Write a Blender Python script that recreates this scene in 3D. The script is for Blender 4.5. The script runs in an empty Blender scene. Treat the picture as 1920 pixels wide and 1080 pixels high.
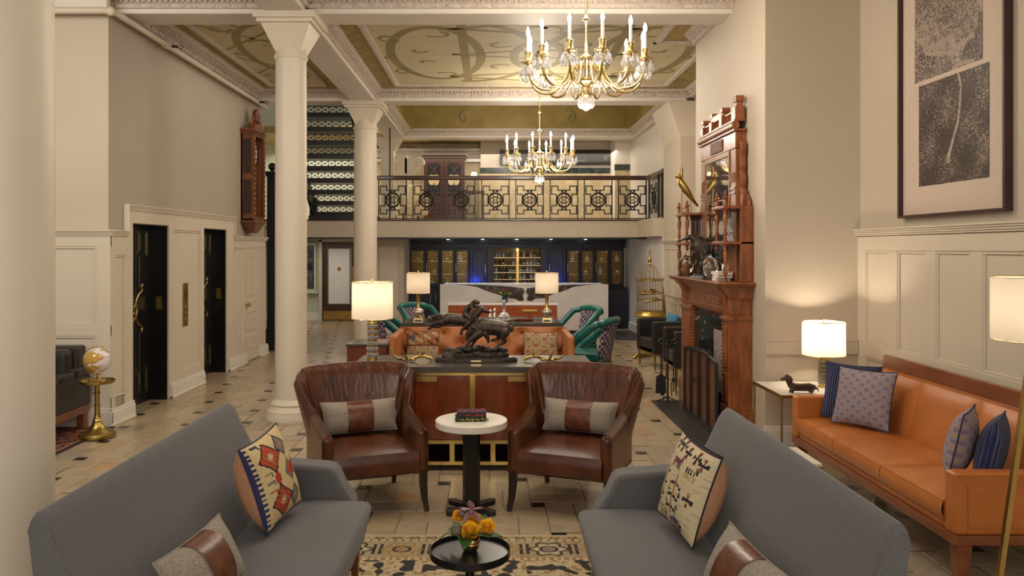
import bpy, math, random
from mathutils import Vector, Matrix
R = math.radians
PI = math.pi
rnd = random.Random(7)
scn = bpy.context.scene
col = scn.collection

# ------------------------------------------------------------------ camera, world, exposure
cd = bpy.data.cameras.new('camera')
cam = bpy.data.objects.new('camera', cd); col.objects.link(cam)
cam.location = (0, 0, 1.85); cam.rotation_euler = (R(90), 0, 0)
cd.sensor_width = 36; cd.lens = 1460/1920*36
cd.shift_x = 38/1920; cd.shift_y = -74/1920
cd.clip_end = 200; cd.clip_start = .05
scn.camera = cam
w = bpy.data.worlds.new('world'); scn.world = w; w.use_nodes = True
w.node_tree.nodes['Background'].inputs[0].default_value = (1, .93, .82, 1)
w.node_tree.nodes['Background'].inputs[1].default_value = .27
scn.view_settings.view_transform = 'Standard'
scn.view_settings.look = 'None'
scn.view_settings.exposure = 0.2
scn.view_settings.gamma = 1
scn.view_settings.use_curve_mapping = False

def lamp(name, kind, loc, power, color=(1, .86, .68), size=.1, rot=(0, 0, 0), sy=None, spot=None, blend=.5, spread=None):
    l = bpy.data.lights.new(name, kind); l.energy = power; l.color = color
    if kind == 'AREA':
        l.size = size
        if sy: l.shape = 'RECTANGLE'; l.size_y = sy
        if spread: l.spread = spread
    else:
        l.shadow_soft_size = size
    if kind == 'SPOT': l.spot_size = spot; l.spot_blend = blend
    o = bpy.data.objects.new(name, l); o.location = loc; o.rotation_euler = rot
    col.objects.link(o); return o
# broad soft fill added behind the viewer, no window modelled there
lamp('rear_fill', 'AREA', (-.2, -1.2, 2.7), 120, (1, .92, .8), 6, (R(84), 0, 0), 3.0)
# soft fills added under the bay ceilings (chandeliers carry their own light)
lamp('front_bay_fill', 'AREA', (-.2, 5.2, 4.42), 62, (1, .9, .77), 3.2, (0, 0, 0), 2.6)
lamp('middle_bay_fill', 'AREA', (.5, 11.0, 4.40), 70, (1, .89, .76), 3.4, (0, 0, 0), 3.0)
lamp('elevator_bay_light', 'AREA', (-3.15, 11.0, 4.40), 10, (1, .88, .72), .8, (0, 0, 0), 3.4)
lamp('left_front_bay_fill', 'AREA', (-4.3, 5.4, 4.42), 120, (1, .9, .78), 1.6, (R(42), 0, 0), 2.4)  # added to brighten the front-left pier, no fitting there
lamp('mezzanine_light', 'AREA', (.5, 18.9, 4.2), 75, (1, .9, .74), 5, (0, 0, 0), 1.6)
lamp('stair_hall_light', 'AREA', (-4.4, 18.8, 4.3), 60, (1, .93, .82), 2.2, (0, 0, 0), 2.0)
lamp('stair_head_fill', 'POINT', (-3.2, 17.6, 5.0), 45, (1, .93, .82), .3)  # unseen point, added to brighten the ceiling behind the top risers
lamp('passage_light', 'AREA', (-4.2, 18.4, 2.02), 20, (1, .92, .8), 2.0, (0, 0, 0), 2.0)
lamp('gallery_bay_fill', 'POINT', (.5, 15.4, 4.55), 60, (1, .9, .74), .5)  # unseen point, added to brighten the coffer sides

# ------------------------------------------------------------------ mesh helpers
class MB:
    def __init__(s): s.v = []; s.f = []; s.m = []
    def add(s, vs, fs, mi=0):
        o = len(s.v); s.v += [tuple(p) for p in vs]
        for f in fs: s.f.append(tuple(i+o for i in f)); s.m.append(mi)
        return s
    def box(s, x0, x1, y0, y1, z0, z1, mi=0):
        if x0 > x1: x0, x1 = x1, x0
        if y0 > y1: y0, y1 = y1, y0
        if z0 > z1: z0, z1 = z1, z0
        return s.add([(x0,y0,z0),(x1,y0,z0),(x1,y1,z0),(x0,y1,z0),(x0,y0,z1),(x1,y0,z1),(x1,y1,z1),(x0,y1,z1)],
              [(0,3,2,1),(4,5,6,7),(0,1,5,4),(1,2,6,5),(2,3,7,6),(3,0,4,7)], mi)
    def frustum(s, cx, cy, z0, a0, b0, z1, a1, b1, mi=0):
        vs = [(cx-a0,cy-b0,z0),(cx+a0,cy-b0,z0),(cx+a0,cy+b0,z0),(cx-a0,cy+b0,z0),(cx-a1,cy-b1,z1),(cx+a1,cy-b1,z1),(cx+a1,cy+b1,z1),(cx-a1,cy+b1,z1)]
        return s.add(vs, [(0,3,2,1),(4,5,6,7),(0,1,5,4),(1,2,6,5),(2,3,7,6),(3,0,4,7)], mi)
    def lathe(s, prof, c=(0,0,0), n=20, mi=0, axis='z', sx=1, sy=1):
        vs = []; fs = []
        for (r, z) in prof:
            for k in range(n):
                a = 2*PI*k/n; x, y = r*math.cos(a)*sx, r*math.sin(a)*sy
                p = (x, y, z) if axis == 'z' else ((x, z, y) if axis == 'y' else (z, x, y))
                vs.append((c[0]+p[0], c[1]+p[1], c[2]+p[2]))
        m = len(prof)
        for i in range(m-1):
            for k in range(n):
                q = (i*n+k, i*n+(k+1) % n, (i+1)*n+(k+1) % n, (i+1)*n+k)
                fs.append(q if axis != 'y' else q[::-1])
        if prof[0][0] > 1e-5: fs.append(tuple(range(n))[::-1])
        if prof[-1][0] > 1e-5: fs.append(tuple((m-1)*n+k for k in range(n)))
        return s.add(vs, fs, mi)
    def cyl(s, c, r, h, n=16, mi=0, axis='z', r2=None):
        return s.lathe([(r, 0), (r if r2 is None else r2, h)], c, n, mi, axis)
    def sphere(s, c, r, sc=(1,1,1), n=14, m=9, mi=0):
        vs = []; fs = []
        for i in range(m+1):
            t = PI*i/m
            for k in range(n):
                a = 2*PI*k/n
                vs.append((c[0]+r*sc[0]*math.sin(t)*math.cos(a), c[1]+r*sc[1]*math.sin(t)*math.sin(a), c[2]-r*sc[2]*math.cos(t)))
        for i in range(m):
            for k in range(n): fs.append((i*n+k, i*n+(k+1) % n, (i+1)*n+(k+1) % n, (i+1)*n+k))
        return s.add(vs, fs, mi)
    def tube(s, pts, r, n=8, mi=0, closed=False, up=None, flat=None):
        pts = [Vector(p) for p in pts]; N = len(pts)
        rr = r if isinstance(r, (list, tuple)) else [r]*N
        vs = []; fs = []; prev = None
        for i, p in enumerate(pts):
            if closed: t = pts[(i+1) % N]-pts[i-1]
            else: t = pts[min(i+1, N-1)]-pts[max(i-1, 0)]
            t.normalize()
            if up is not None: u = Vector(up)
            elif prev is not None: u = prev
            else: u = Vector((0, 0, 1)) if abs(t.z) < .9 else Vector((1, 0, 0))
            a = u-t*u.dot(t)
            if a.length < 1e-6: a = t.orthogonal()
            a.normalize(); b = t.cross(a); prev = a
            for k in range(n):
                an = 2*PI*(k+.5)/n
                fl = flat if flat else 1
                q = p+a*(math.cos(an)*rr[i]*fl)+b*(math.sin(an)*rr[i]); vs.append(q)
        M = N if closed else N-1
        for i in range(M):
            for k in range(n):
                fs.append((i*n+k, i*n+(k+1) % n, ((i+1) % N)*n+(k+1) % n, ((i+1) % N)*n+k))
        if not closed:
            fs.append(tuple(range(n))[::-1]); fs.append(tuple((N-1)*n+k for k in range(n)))
        return s.add(vs, fs, mi)
    def prism(s, poly, axis, a0, a1, mi=0):
        # poly: list of 2d points; axis x -> (a,p,q), y -> (p,a,q), z -> (p,q,a)
        f = {'x': lambda p, q, a: (a, p, q), 'y': lambda p, q, a: (p, a, q), 'z': lambda p, q, a: (p, q, a)}[axis]
        n = len(poly); vs = [f(p, q, a0) for p, q in poly]+[f(p, q, a1) for p, q in poly]
        fs = [tuple(range(n)), tuple(range(2*n-1, n-1, -1))]+[(i, n+i, n+(i+1) % n, (i+1) % n) for i in range(n)]
        return s.add(vs, fs, mi)
    def grid(s, fn, nu, nv, mi=0, flip=False, closeu=False):
        vs = [fn(i/nu, j/nv) for j in range(nv+1) for i in range(nu+1)]
        o = len(s.v); s.v += [tuple(p) for p in vs]
        for j in range(nv):
            for i in range(nu):
                q = (o+j*(nu+1)+i, o+j*(nu+1)+i+1, o+(j+1)*(nu+1)+i+1, o+(j+1)*(nu+1)+i)
                s.f.append(q[::-1] if flip else q)
                s.m.append(mi((i+.5)/nu, (j+.5)/nv) if callable(mi) else mi)
        return s
    def xf(s, M):
        s.v = [tuple(M @ Vector(p)) for p in s.v]; return s
    def mesh(s, name, mats, smooth=None):
        me = bpy.data.meshes.new(name); me.from_pydata(s.v, [], s.f); 
        for m in (mats if isinstance(mats, (list, tuple)) else [mats]): me.materials.append(m)
        if any(s.m): me.polygons.foreach_set('material_index', s.m)
        import bmesh
        b = bmesh.new(); b.from_mesh(me); bmesh.ops.recalc_face_normals(b, faces=b.faces); b.to_mesh(me); b.free()
        if smooth is not None:
            me.shade_smooth()
            if smooth < 179: me.set_sharp_from_angle(angle=R(smooth))
        me.update(); return me
    def build(s, name, mats, parent=None, smooth=None, bevel=0, seg=2, loc=None, rot=None, sub=0):
        o = bpy.data.objects.new(name, s.mesh(name, mats, smooth)); col.objects.link(o)
        if parent: o.parent = parent
        if loc: o.location = loc
        if rot: o.rotation_euler = rot
        if bevel:
            m = o.modifiers.new('bevel', 'BEVEL'); m.width = bevel; m.segments = seg; m.limit_method = 'ANGLE'; m.angle_limit = R(35)
        if sub:
            m = o.modifiers.new('sub', 'SUBSURF'); m.levels = sub; m.render_levels = sub
        return o

def tag(o, label=None, cat=None, group=None, kind=None):
    if label: o['label'] = label
    if cat: o['category'] = cat
    if group: o['group'] = group
    if kind: o['kind'] = kind
    return o
def thing(name, label, cat, loc=(0,0,0), rz=0, group=None, kind=None):
    o = bpy.data.objects.new(name, None); col.objects.link(o); o.empty_display_size = .1
    o.location = loc; o.rotation_euler = (0, 0, rz)
    return tag(o, label, cat, group, kind)
def inst(name, me, parent=None, loc=(0,0,0), rot=(0,0,0), scale=None):
    o = bpy.data.objects.new(name, me); col.objects.link(o)
    if parent: o.parent = parent
    o.location = loc; o.rotation_euler = rot
    if scale: o.scale = scale
    return o
def copy_tree(o, parent=None):
    c = o.copy(); col.objects.link(c); c.parent = parent
    for ch in list(o.children): copy_tree(ch, c)
    return c
def struct(o): o['kind'] = 'structure'; return o
def arc(cx, cy, r, a0, a1, n=12, ry=None):
    ry = ry or r
    return [(cx+r*math.cos(R(a0+(a1-a0)*i/n)), cy+ry*math.sin(R(a0+(a1-a0)*i/n))) for i in range(n+1)]
def bez(p, n=12):
    # catmull-rom through control points
    P = [Vector(q) for q in p]; P = [2*P[0]-P[1]]+P+[2*P[-1]-P[-2]]; out = []
    for i in range(1, len(P)-2):
        for k in range(n):
            t = k/n; a, b, c, d = P[i-1], P[i], P[i+1], P[i+2]
            out.append(.5*((2*b)+(c-a)*t+(2*a-5*b+4*c-d)*t*t+(3*b-a-3*c+d)*t**3))
    out.append(P[-2]); return out
def lerp(a, b, t): return a+(b-a)*t
def interp(x, tab):
    for (x0, y0), (x1, y1) in zip(tab, tab[1:]):
        if x <= x1: return lerp(y0, y1, max(0, (x-x0)/(x1-x0)))
    return tab[-1][1]

# ------------------------------------------------------------------ materials
def mat(name, c, rough=.5, metal=0, c2=None, vs=6, vd=4, stretch=(1,1,1), contrast=(.35,.65), bump=0, bs=80, coat=0,
        trans=0, ior=1.45, emit=None, es=0, alpha=1, sheen=0, spec=.5, bstretch=None, distort=0, rough2=None):
    m = bpy.data.materials.new(name); m.use_nodes = True; nt = m.node_tree; N = nt.nodes; L = nt.links
    b = N['Principled BSDF']; I = b.inputs
    I['Base Color'].default_value = (*c, 1); I['Roughness'].default_value = rough; I['Metallic'].default_value = metal
    I['Coat Weight'].default_value = coat; I['Coat Roughness'].default_value = .12
    I['Transmission Weight'].default_value = trans; I['IOR'].default_value = ior
    I['Specular IOR Level'].default_value = spec; I['Sheen Weight'].default_value = sheen
    tc = N.new('ShaderNodeTexCoord')
    mp = N.new('ShaderNodeMapping'); mp.inputs['Scale'].default_value = stretch; L.new(tc.outputs['Object'], mp.inputs[0])
    nz = N.new('ShaderNodeTexNoise'); nz.inputs['Scale'].default_value = vs; nz.inputs['Detail'].default_value = vd
    nz.inputs['Distortion'].default_value = distort
    L.new(mp.outputs[0], nz.inputs['Vector'])
    cr = N.new('ShaderNodeValToRGB'); cr.color_ramp.elements[0].position = contrast[0]; cr.color_ramp.elements[1].position = contrast[1]
    c2 = c2 or tuple(x*.93 for x in c)
    cr.color_ramp.elements[0].color = (*c2, 1); cr.color_ramp.elements[1].color = (*c, 1)
    L.new(nz.outputs['Fac'], cr.inputs[0]); L.new(cr.outputs[0], I['Base Color'])
    if rough2 is not None:
        mr = N.new('ShaderNodeMapRange'); mr.inputs['To Min'].default_value = rough2; mr.inputs['To Max'].default_value = rough
        L.new(nz.outputs['Fac'], mr.inputs[0]); L.new(mr.outputs[0], I['Roughness'])
    if bump:
        n2 = N.new('ShaderNodeTexNoise'); n2.inputs['Scale'].default_value = bs; n2.inputs['Detail'].default_value = 3
        if bstretch:
            m2 = N.new('ShaderNodeMapping'); m2.inputs['Scale'].default_value = bstretch; L.new(tc.outputs['Object'], m2.inputs[0]); L.new(m2.outputs[0], n2.inputs['Vector'])
        else: L.new(tc.outputs['Object'], n2.inputs['Vector'])
        bp = N.new('ShaderNodeBump'); bp.inputs['Strength'].default_value = bump; bp.inputs['Distance'].default_value = .01
        L.new(n2.outputs['Fac'], bp.inputs['Height']); L.new(bp.outputs[0], I['Normal'])
    if emit:
        I['Emission Color'].default_value = (*emit, 1); I['Emission Strength'].default_value = es
    return m
def nodes_of(m): return m.node_tree.nodes, m.node_tree.links, m.node_tree.nodes['Principled BSDF'].inputs

M = {}
M['wall'] = mat('cream_paint', (.57,.49,.385), .6, c2=(.545,.465,.365), vs=1.2, bump=.02, bs=120)
M['greige_dim'] = mat('dimmed_greige_paint', (.43,.375,.29), .6, c2=(.41,.355,.275), vs=1.2, bump=.02, bs=120)  # same paint as the pier, darkened to carry the left wall's weaker light
M['trim'] = mat('ivory_trim_paint', (.665,.585,.47), .42, c2=(.635,.555,.445), vs=1.5)
M['white'] = mat('white_plaster', (.76,.71,.64), .5, c2=(.72,.67,.6), vs=2)
M['plaster'] = mat('relief_plaster', (.66,.58,.51), .6, c2=(.52,.44,.38), vs=30, bump=.3, bs=60)
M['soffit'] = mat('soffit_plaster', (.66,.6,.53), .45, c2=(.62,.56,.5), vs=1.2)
M['olive'] = mat('olive_gold_ceiling_paint', (.36,.27,.085), .6, c2=(.28,.2,.055), vs=2.5)
M['sand'] = mat('sand_ceiling_paint', (.56,.49,.31), .6, c2=(.51,.44,.27), vs=2)
M['scroll'] = mat('taupe_stencil_paint', (.29,.235,.115), .6, c2=(.25,.2,.095), vs=3)
M['scroll2'] = mat('grey_stencil_paint', (.24,.2,.09), .6, vs=3)
M['grout'] = mat('grout', (.2,.16,.12), .8)
M['tiles'] = [mat('beige_limestone_tile', (.44,.345,.23), .2, c2=(.36,.275,.18), vs=5, vd=8, distort=1.2, rough2=.32),
   mat('tan_limestone_tile', (.41,.31,.195), .2, c2=(.33,.245,.15), vs=7, vd=8, distort=1.5, rough2=.32),
   mat('grey_limestone_tile', (.38,.31,.225), .22, c2=(.28,.225,.16), vs=8, vd=8, distort=2, rough2=.34),
   mat('peach_limestone_tile', (.47,.29,.165), .24, c2=(.4,.235,.13), vs=6, vd=6, rough2=.34),
   mat('black_slate_tile', (.018,.016,.015), .25, c2=(.03,.027,.025), vs=10)]
M['black'] = mat('black_lacquer', (.008,.0075,.008), .25, c2=(.012,.011,.011), vs=5)
M['iron'] = mat('black_iron', (.014,.014,.016), .38, c2=(.022,.021,.022), vs=20)
M['brass'] = mat('polished_brass', (.72,.5,.18), .24, 1, c2=(.62,.42,.14), vs=9)
M['oldbrass'] = mat('antique_brass', (.48,.34,.1), .34, 1, c2=(.35,.24,.07), vs=12)
M['palebrass'] = mat('pale_brass', (.85,.68,.36), .25, 1, c2=(.78,.6,.3), vs=9)
M['steel'] = mat('brushed_steel', (.7,.68,.65), .25, 1)
M['glass'] = mat('clear_glass', (.95,.97,.97), .03, trans=1, ior=1.45)
M['crystal'] = mat('cut_crystal', (.95,.95,.97), .03, trans=.72, ior=1.5)
M['chandelier_brass'] = mat('chandelier_brass', (.72,.55,.27), .27, 1, c2=(.62,.46,.2), vs=9)
M['candle'] = mat('candle_sleeve', (.86,.85,.84), .4)
M['bulb'] = mat('lit_bulb', (1,.95,.88), .3, emit=(1,.9,.78), es=60)
M['down'] = mat('lit_downlight', (1,.95,.88), .3, emit=(.85,.9,1), es=14)
M['wood_mantel'] = mat('carved_oak', (.31,.1,.03), .36, c2=(.17,.048,.013), vs=4, vd=7, stretch=(6,6,1), distort=.6, coat=.25)
M['wood_dark'] = mat('mahogany', (.07,.02,.01), .32, c2=(.04,.011,.006), vs=4, stretch=(1,1,8), coat=.3)
M['wood_red'] = mat('cherry_lacquer', (.2,.042,.012), .16, c2=(.135,.026,.008), vs=3, vd=6, stretch=(5,5,1), coat=.5, distort=.5)
M['wood_mid'] = mat('walnut', (.19,.06,.02), .35, c2=(.12,.035,.012), vs=4, stretch=(1,6,6), coat=.2)
M['wood_leg'] = mat('espresso_wood', (.022,.012,.009), .3, c2=(.03,.016,.01), vs=8)
M['wood_sofa'] = mat('chestnut_wood', (.24,.075,.026), .32, c2=(.17,.05,.018), vs=3, stretch=(6,1,6), coat=.25)
M['greyfab'] = mat('grey_wool_upholstery', (.125,.117,.12), .9, c2=(.092,.087,.09), vs=160, vd=2, bump=.18, bs=420, sheen=.15)
M['brownlea'] = mat('chestnut_leather', (.12,.036,.014), .28, coat=.15, c2=(.05,.014,.006), vs=5, vd=5, bump=.12, bs=220, contrast=(.3,.72), rough2=.25)
M['pleat'] = mat('pleated_chestnut_leather', (.13,.04,.016), .26, coat=.2, c2=(.045,.012,.005), vs=3.2, vd=3, stretch=(5,5,.7), contrast=(.3,.7), bump=.5, bs=7, bstretch=(5,5,.35), rough2=.22)
M['bandlea'] = mat('brown_band_leather', (.15,.048,.02), .3, c2=(.085,.025,.011), vs=14, vd=4, bump=.15, bs=35)
M['orange'] = mat('tan_orange_leather', (.5,.168,.036), .36, c2=(.41,.125,.026), vs=4, vd=4, bump=.06, bs=200, rough2=.3)
M['orange2'] = mat('cognac_leather', (.46,.17,.055), .42, c2=(.37,.125,.04), vs=5, bump=.06, bs=160)
M['blacklea'] = mat('black_leather', (.02,.017,.016), .34, c2=(.03,.025,.024), vs=7, bump=.1, bs=160)
M['teal'] = mat('teal_leather', (.006,.13,.115), .26, c2=(.004,.085,.078), vs=5, coat=.2)
M['tweed'] = mat('oatmeal_tweed', (.34,.285,.225), .95, c2=(.22,.18,.14), vs=130, vd=2, bump=.35, bs=260, sheen=.1)
M['navy'] = mat('navy_knit', (.008,.022,.11), .85, c2=(.005,.014,.075), vs=40, sheen=.2)
M['peachlinen'] = mat('peach_linen', (.62,.32,.18), .9, c2=(.54,.27,.145), vs=60, bump=.15, bs=300)
M['stone_white'] = mat('white_terrazzo', (.74,.69,.61), .3, c2=(.68,.62,.54), vs=90, vd=3)
M['taupe_top'] = mat('taupe_stone_top', (.085,.072,.06), .2, c2=(.07,.06,.05), vs=60)
M['bronze'] = mat('dark_bronze', (.075,.052,.037), .36, .35, c2=(.03,.021,.015), vs=18, bump=.35, bs=70)
M['bronze_rock'] = mat('rough_bronze_rock', (.06,.045,.03), .5, .3, c2=(.024,.018,.013), vs=30, bump=.9, bs=45)
M['mirror'] = mat('old_mirror', (.72,.75,.78), .04, 1)
M['marble_black'] = mat('black_marble', (.012,.012,.014), .12, c2=(.35,.35,.36), vs=3.5, vd=8, distort=3, contrast=(.33,.37))
M['travertine'] = mat('travertine', (.57,.47,.3), .35, c2=(.42,.33,.19), vs=2.5, vd=8, distort=1.5)
M['marble_green'] = mat('dark_green_marble', (.014,.02,.022), .15, c2=(.05,.07,.065), vs=5, vd=8, distort=2)
M['navycab'] = mat('ink_navy_cabinet', (.012,.013,.024), .28, c2=(.015,.016,.03), vs=4)
M['redplum'] = mat('plum_lacquer_wood', (.1,.02,.012), .25, c2=(.07,.014,.009), vs=8, coat=.3)
M['leaf'] = mat('green_leaf', (.075,.17,.035), .45, c2=(.04,.1,.02), vs=25)
M['rose'] = mat('orange_rose_petal', (.88,.5,.04), .5, c2=(.8,.25,.02), vs=30)
M['yellow'] = mat('yellow_petal', (.85,.6,.03), .5, c2=(.75,.45,.02), vs=30)
M['purple'] = mat('purple_orchid_petal', (.22,.085,.15), .5, c2=(.32,.18,.14), vs=40)
M['pink'] = mat('magenta_petal', (.42,.05,.16), .5, c2=(.25,.03,.1), vs=30)
M['protea'] = mat('mottled_bud', (.2,.14,.09), .6, c2=(.08,.06,.05), vs=120, contrast=(.45,.55))
M['paper'] = mat('white_paper', (.75,.7,.66), .7)
M['pages'] = mat('book_pages', (.78,.7,.58), .8, c2=(.65,.57,.46), vs=200, stretch=(1,1,8))
M['sage'] = mat('pale_green_trim', (.55,.56,.42), .45)
M['slatehearth'] = mat('dark_hearth_slate', (.02,.018,.018), .35, c2=(.035,.032,.03), vs=9)
M['copper'] = mat('copper_mesh', (.3,.12,.06), .4, .6, c2=(.2,.075,.035), vs=3)
M['mottled'] = mat('mottled_grey_stone', (.46,.38,.35), .3, c2=(.2,.15,.14), vs=14, vd=8, distort=2)
M['blue'] = mat('cerulean_velvet', (.005,.16,.32), .7, sheen=.3)
M['greyglass'] = mat('smoked_glass_pane', (.22,.24,.22), .12, c2=(.17,.19,.17), vs=4)
M['shade'] = mat('linen_lampshade', (.86,.77,.66), .9, c2=(.82,.72,.6), vs=90)
def shade_mat(m, k=.55):
    N, L, I = nodes_of(m)
    t = N.new('ShaderNodeBsdfTranslucent'); t.inputs[0].default_value = (.9,.78,.62,1)
    x = N.new('ShaderNodeMixShader'); x.inputs[0].default_value = k
    out = N['Material Output']; L.new(N['Principled BSDF'].outputs[0], x.inputs[1]); L.new(t.outputs[0], x.inputs[2]); L.new(x.outputs[0], out.inputs[0])
shade_mat(M['shade'], .33)

def checker_mat(name, c1, c2, scale, rough=.8):
    m = mat(name, c1, rough); N, L, I = nodes_of(m)
    tc = N.new('ShaderNodeTexCoord'); ck = N.new('ShaderNodeTexChecker'); ck.inputs['Scale'].default_value = scale
    ck.inputs[1].default_value = (*c1, 1); ck.inputs[2].default_value = (*c2, 1)
    mp = N.new('ShaderNodeMapping'); mp.inputs['Rotation'].default_value = (0, 0, 0)
    L.new(tc.outputs['Object'], mp.inputs[0]); L.new(mp.outputs[0], ck.inputs[0]); L.new(ck.outputs[0], I['Base Color']); return m
M['hound'] = checker_mat('houndstooth_fabric', (.02,.022,.09), (.34,.26,.24), 26)
def wave_bump(m, scale, axis='X', strength=.6, dist=.01):
    N, L, I = nodes_of(m)
    tc = N.new('ShaderNodeTexCoord'); wv = N.new('ShaderNodeTexWave'); wv.inputs['Scale'].default_value = scale; wv.bands_direction = axis
    L.new(tc.outputs['Object'], wv.inputs['Vector']); bp = N.new('ShaderNodeBump'); bp.inputs['Strength'].default_value = strength; bp.inputs['Distance'].default_value = dist
    L.new(wv.outputs['Fac'], bp.inputs['Height']); L.new(bp.outputs[0], I['Normal'])
wave_bump(M['navy'], 16, 'X', 1, .012)
# ikat cushion: lozenges of ochre on lilac grey
def ikat():
    m = mat('lilac_ochre_ikat', (.25,.2,.22), .7); N, L, I = nodes_of(m)
    tc = N.new('ShaderNodeTexCoord'); mp = N.new('ShaderNodeMapping'); mp.inputs['Rotation'].default_value = (0, R(45), 0); mp.inputs['Scale'].default_value = (17, .01, 21)
    L.new(tc.outputs['Object'], mp.inputs[0])
    vo = N.new('ShaderNodeTexVoronoi'); vo.inputs['Scale'].default_value = 1; vo.inputs['Randomness'].default_value = .12; vo.distance = 'MANHATTAN'
    nz = N.new('ShaderNodeTexNoise'); nz.inputs['Scale'].default_value = 60; L.new(tc.outputs['Object'], nz.inputs['Vector'])
    ad = N.new('ShaderNodeMath'); ad.operation = 'MULTIPLY_ADD'; ad.inputs[1].default_value = .22
    L.new(mp.outputs[0], vo.inputs['Vector']); L.new(nz.outputs['Fac'], ad.inputs[0]); L.new(vo.outputs['Distance'], ad.inputs[2])
    cr = N.new('ShaderNodeValToRGB'); e = cr.color_ramp.elements
    e[0].position = .2; e[0].color = (.5,.26,.06,1); e[1].position = .9; e[1].color = (.2,.13,.16,1)
    for p, c in ((.34,(.4,.22,.08,1)),(.38,(.2,.15,.19,1)),(.52,(.3,.3,.36,1)),(.6,(.19,.13,.16,1)),(.7,(.3,.28,.33,1))):
        x = e.new(p); x.color = c
    L.new(ad.outputs[0], cr.inputs[0]); L.new(cr.outputs[0], I['Base Color']); return m
M['ikat'] = ikat()
# white marble with broad dark veins for the bar
def bar_marble():
    m = mat('white_marble_dark_veins', (.7,.67,.66), .18); N, L, I = nodes_of(m)
    tc = N.new('ShaderNodeTexCoord'); mp = N.new('ShaderNodeMapping'); mp.inputs['Scale'].default_value = (.55, 1, 1.1)
    nz = N.new('ShaderNodeTexNoise'); nz.inputs['Scale'].default_value = 1.4; nz.inputs['Detail'].default_value = 7; nz.inputs['Distortion'].default_value = .5
    L.new(tc.outputs['Object'], mp.inputs[0]); L.new(mp.outputs[0], nz.inputs['Vector'])
    cr = N.new('ShaderNodeValToRGB'); e = cr.color_ramp.elements
    e[0].position = .3; e[0].color = (.74,.7,.69,1); e[1].position = .8; e[1].color = (.86,.83,.82,1)
    for p, c in ((.5,(.83,.79,.78,1)),(.64,(.72,.68,.67,1))): x = e.new(p); x.color = c
    L.new(nz.outputs['Fac'], cr.inputs[0]); L.new(cr.outputs[0], I['Base Color']); return m
M['bar_marble'] = bar_marble()
# globe: off-white seas, gold land
def globe_mat():
    m = mat('globe_print', (.74,.66,.66), .2, c2=(.5,.28,.05), vs=5.5, vd=5, contrast=(.45,.465), coat=.4); return m
M['globe'] = globe_mat()
# sepia photograph of trees
def photo(name, dark, mid, light, sc):
    m = mat(name, mid, .35); N, L, I = nodes_of(m)
    tc = N.new('ShaderNodeTexCoord')
    n1 = N.new('ShaderNodeTexNoise'); n1.inputs['Scale'].default_value = sc; n1.inputs['Detail'].default_value = 9; n1.inputs['Roughness'].default_value = .78
    n2 = N.new('ShaderNodeTexNoise'); n2.inputs['Scale'].default_value = 2.6; n2.inputs['Detail'].default_value = 2
    L.new(tc.outputs['Object'], n1.inputs['Vector']); L.new(tc.outputs['Object'], n2.inputs['Vector'])
    ad = N.new('ShaderNodeMath'); ad.operation = 'MULTIPLY_ADD'; ad.inputs[1].default_value = .27
    s2 = N.new('ShaderNodeMath'); s2.operation = 'MULTIPLY'; s2.inputs[1].default_value = .45
    L.new(n2.outputs['Fac'], s2.inputs[0]); L.new(n1.outputs['Fac'], ad.inputs[0]); L.new(s2.outputs[0], ad.inputs[2])
    cr = N.new('ShaderNodeValToRGB'); e = cr.color_ramp.elements
    e[0].position = .42; e[0].color = (*dark, 1); e[1].position = .64; e[1].color = (*light, 1)
    x = e.new(.53); x.color = (*mid, 1)
    L.new(ad.outputs[0], cr.inputs[0]); L.new(cr.outputs[0], I['Base Color']); return m
M['photo'] = photo('sepia_foliage_print', (.07,.052,.043), (.19,.145,.12), (.46,.37,.32), 9)
M['photo_sky'] = mat('sepia_sky_print', (.42,.33,.28), .4, c2=(.36,.28,.235), vs=2)
M['photo_trunk'] = mat('sepia_trunk_print', (.5,.41,.34), .4, c2=(.28,.21,.17), vs=30)
M['mat_board'] = mat('blush_mat_board', (.62,.5,.41), .75, c2=(.6,.48,.39), vs=70)
M['photo_grey'] = photo('grey_panorama_print', (.05,.047,.047), (.16,.15,.145), (.34,.32,.3), 12)
M['fleck_dark'] = mat('sepia_ink_dark', (.06,.044,.036), .4)
M['fleck_mid'] = mat('sepia_ink_mid', (.15,.115,.095), .4)
M['fleck_light'] = mat('sepia_ink_light', (.36,.285,.24), .4)
RUGM = [mat('rug_'+n, c, .95, c2=tuple(x*.8 for x in c), vs=40) for n, c in (('tan',(.37,.285,.165)),('charcoal',(.032,.028,.028)),('cream',(.5,.4,.235)),('taupe',(.22,.175,.115)),('ochre',(.31,.185,.085)),('gold',(.38,.27,.11)))]
M['frame'] = mat('dark_brown_frame', (.045,.018,.014), .35, c2=(.06,.025,.02), vs=5)
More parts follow.
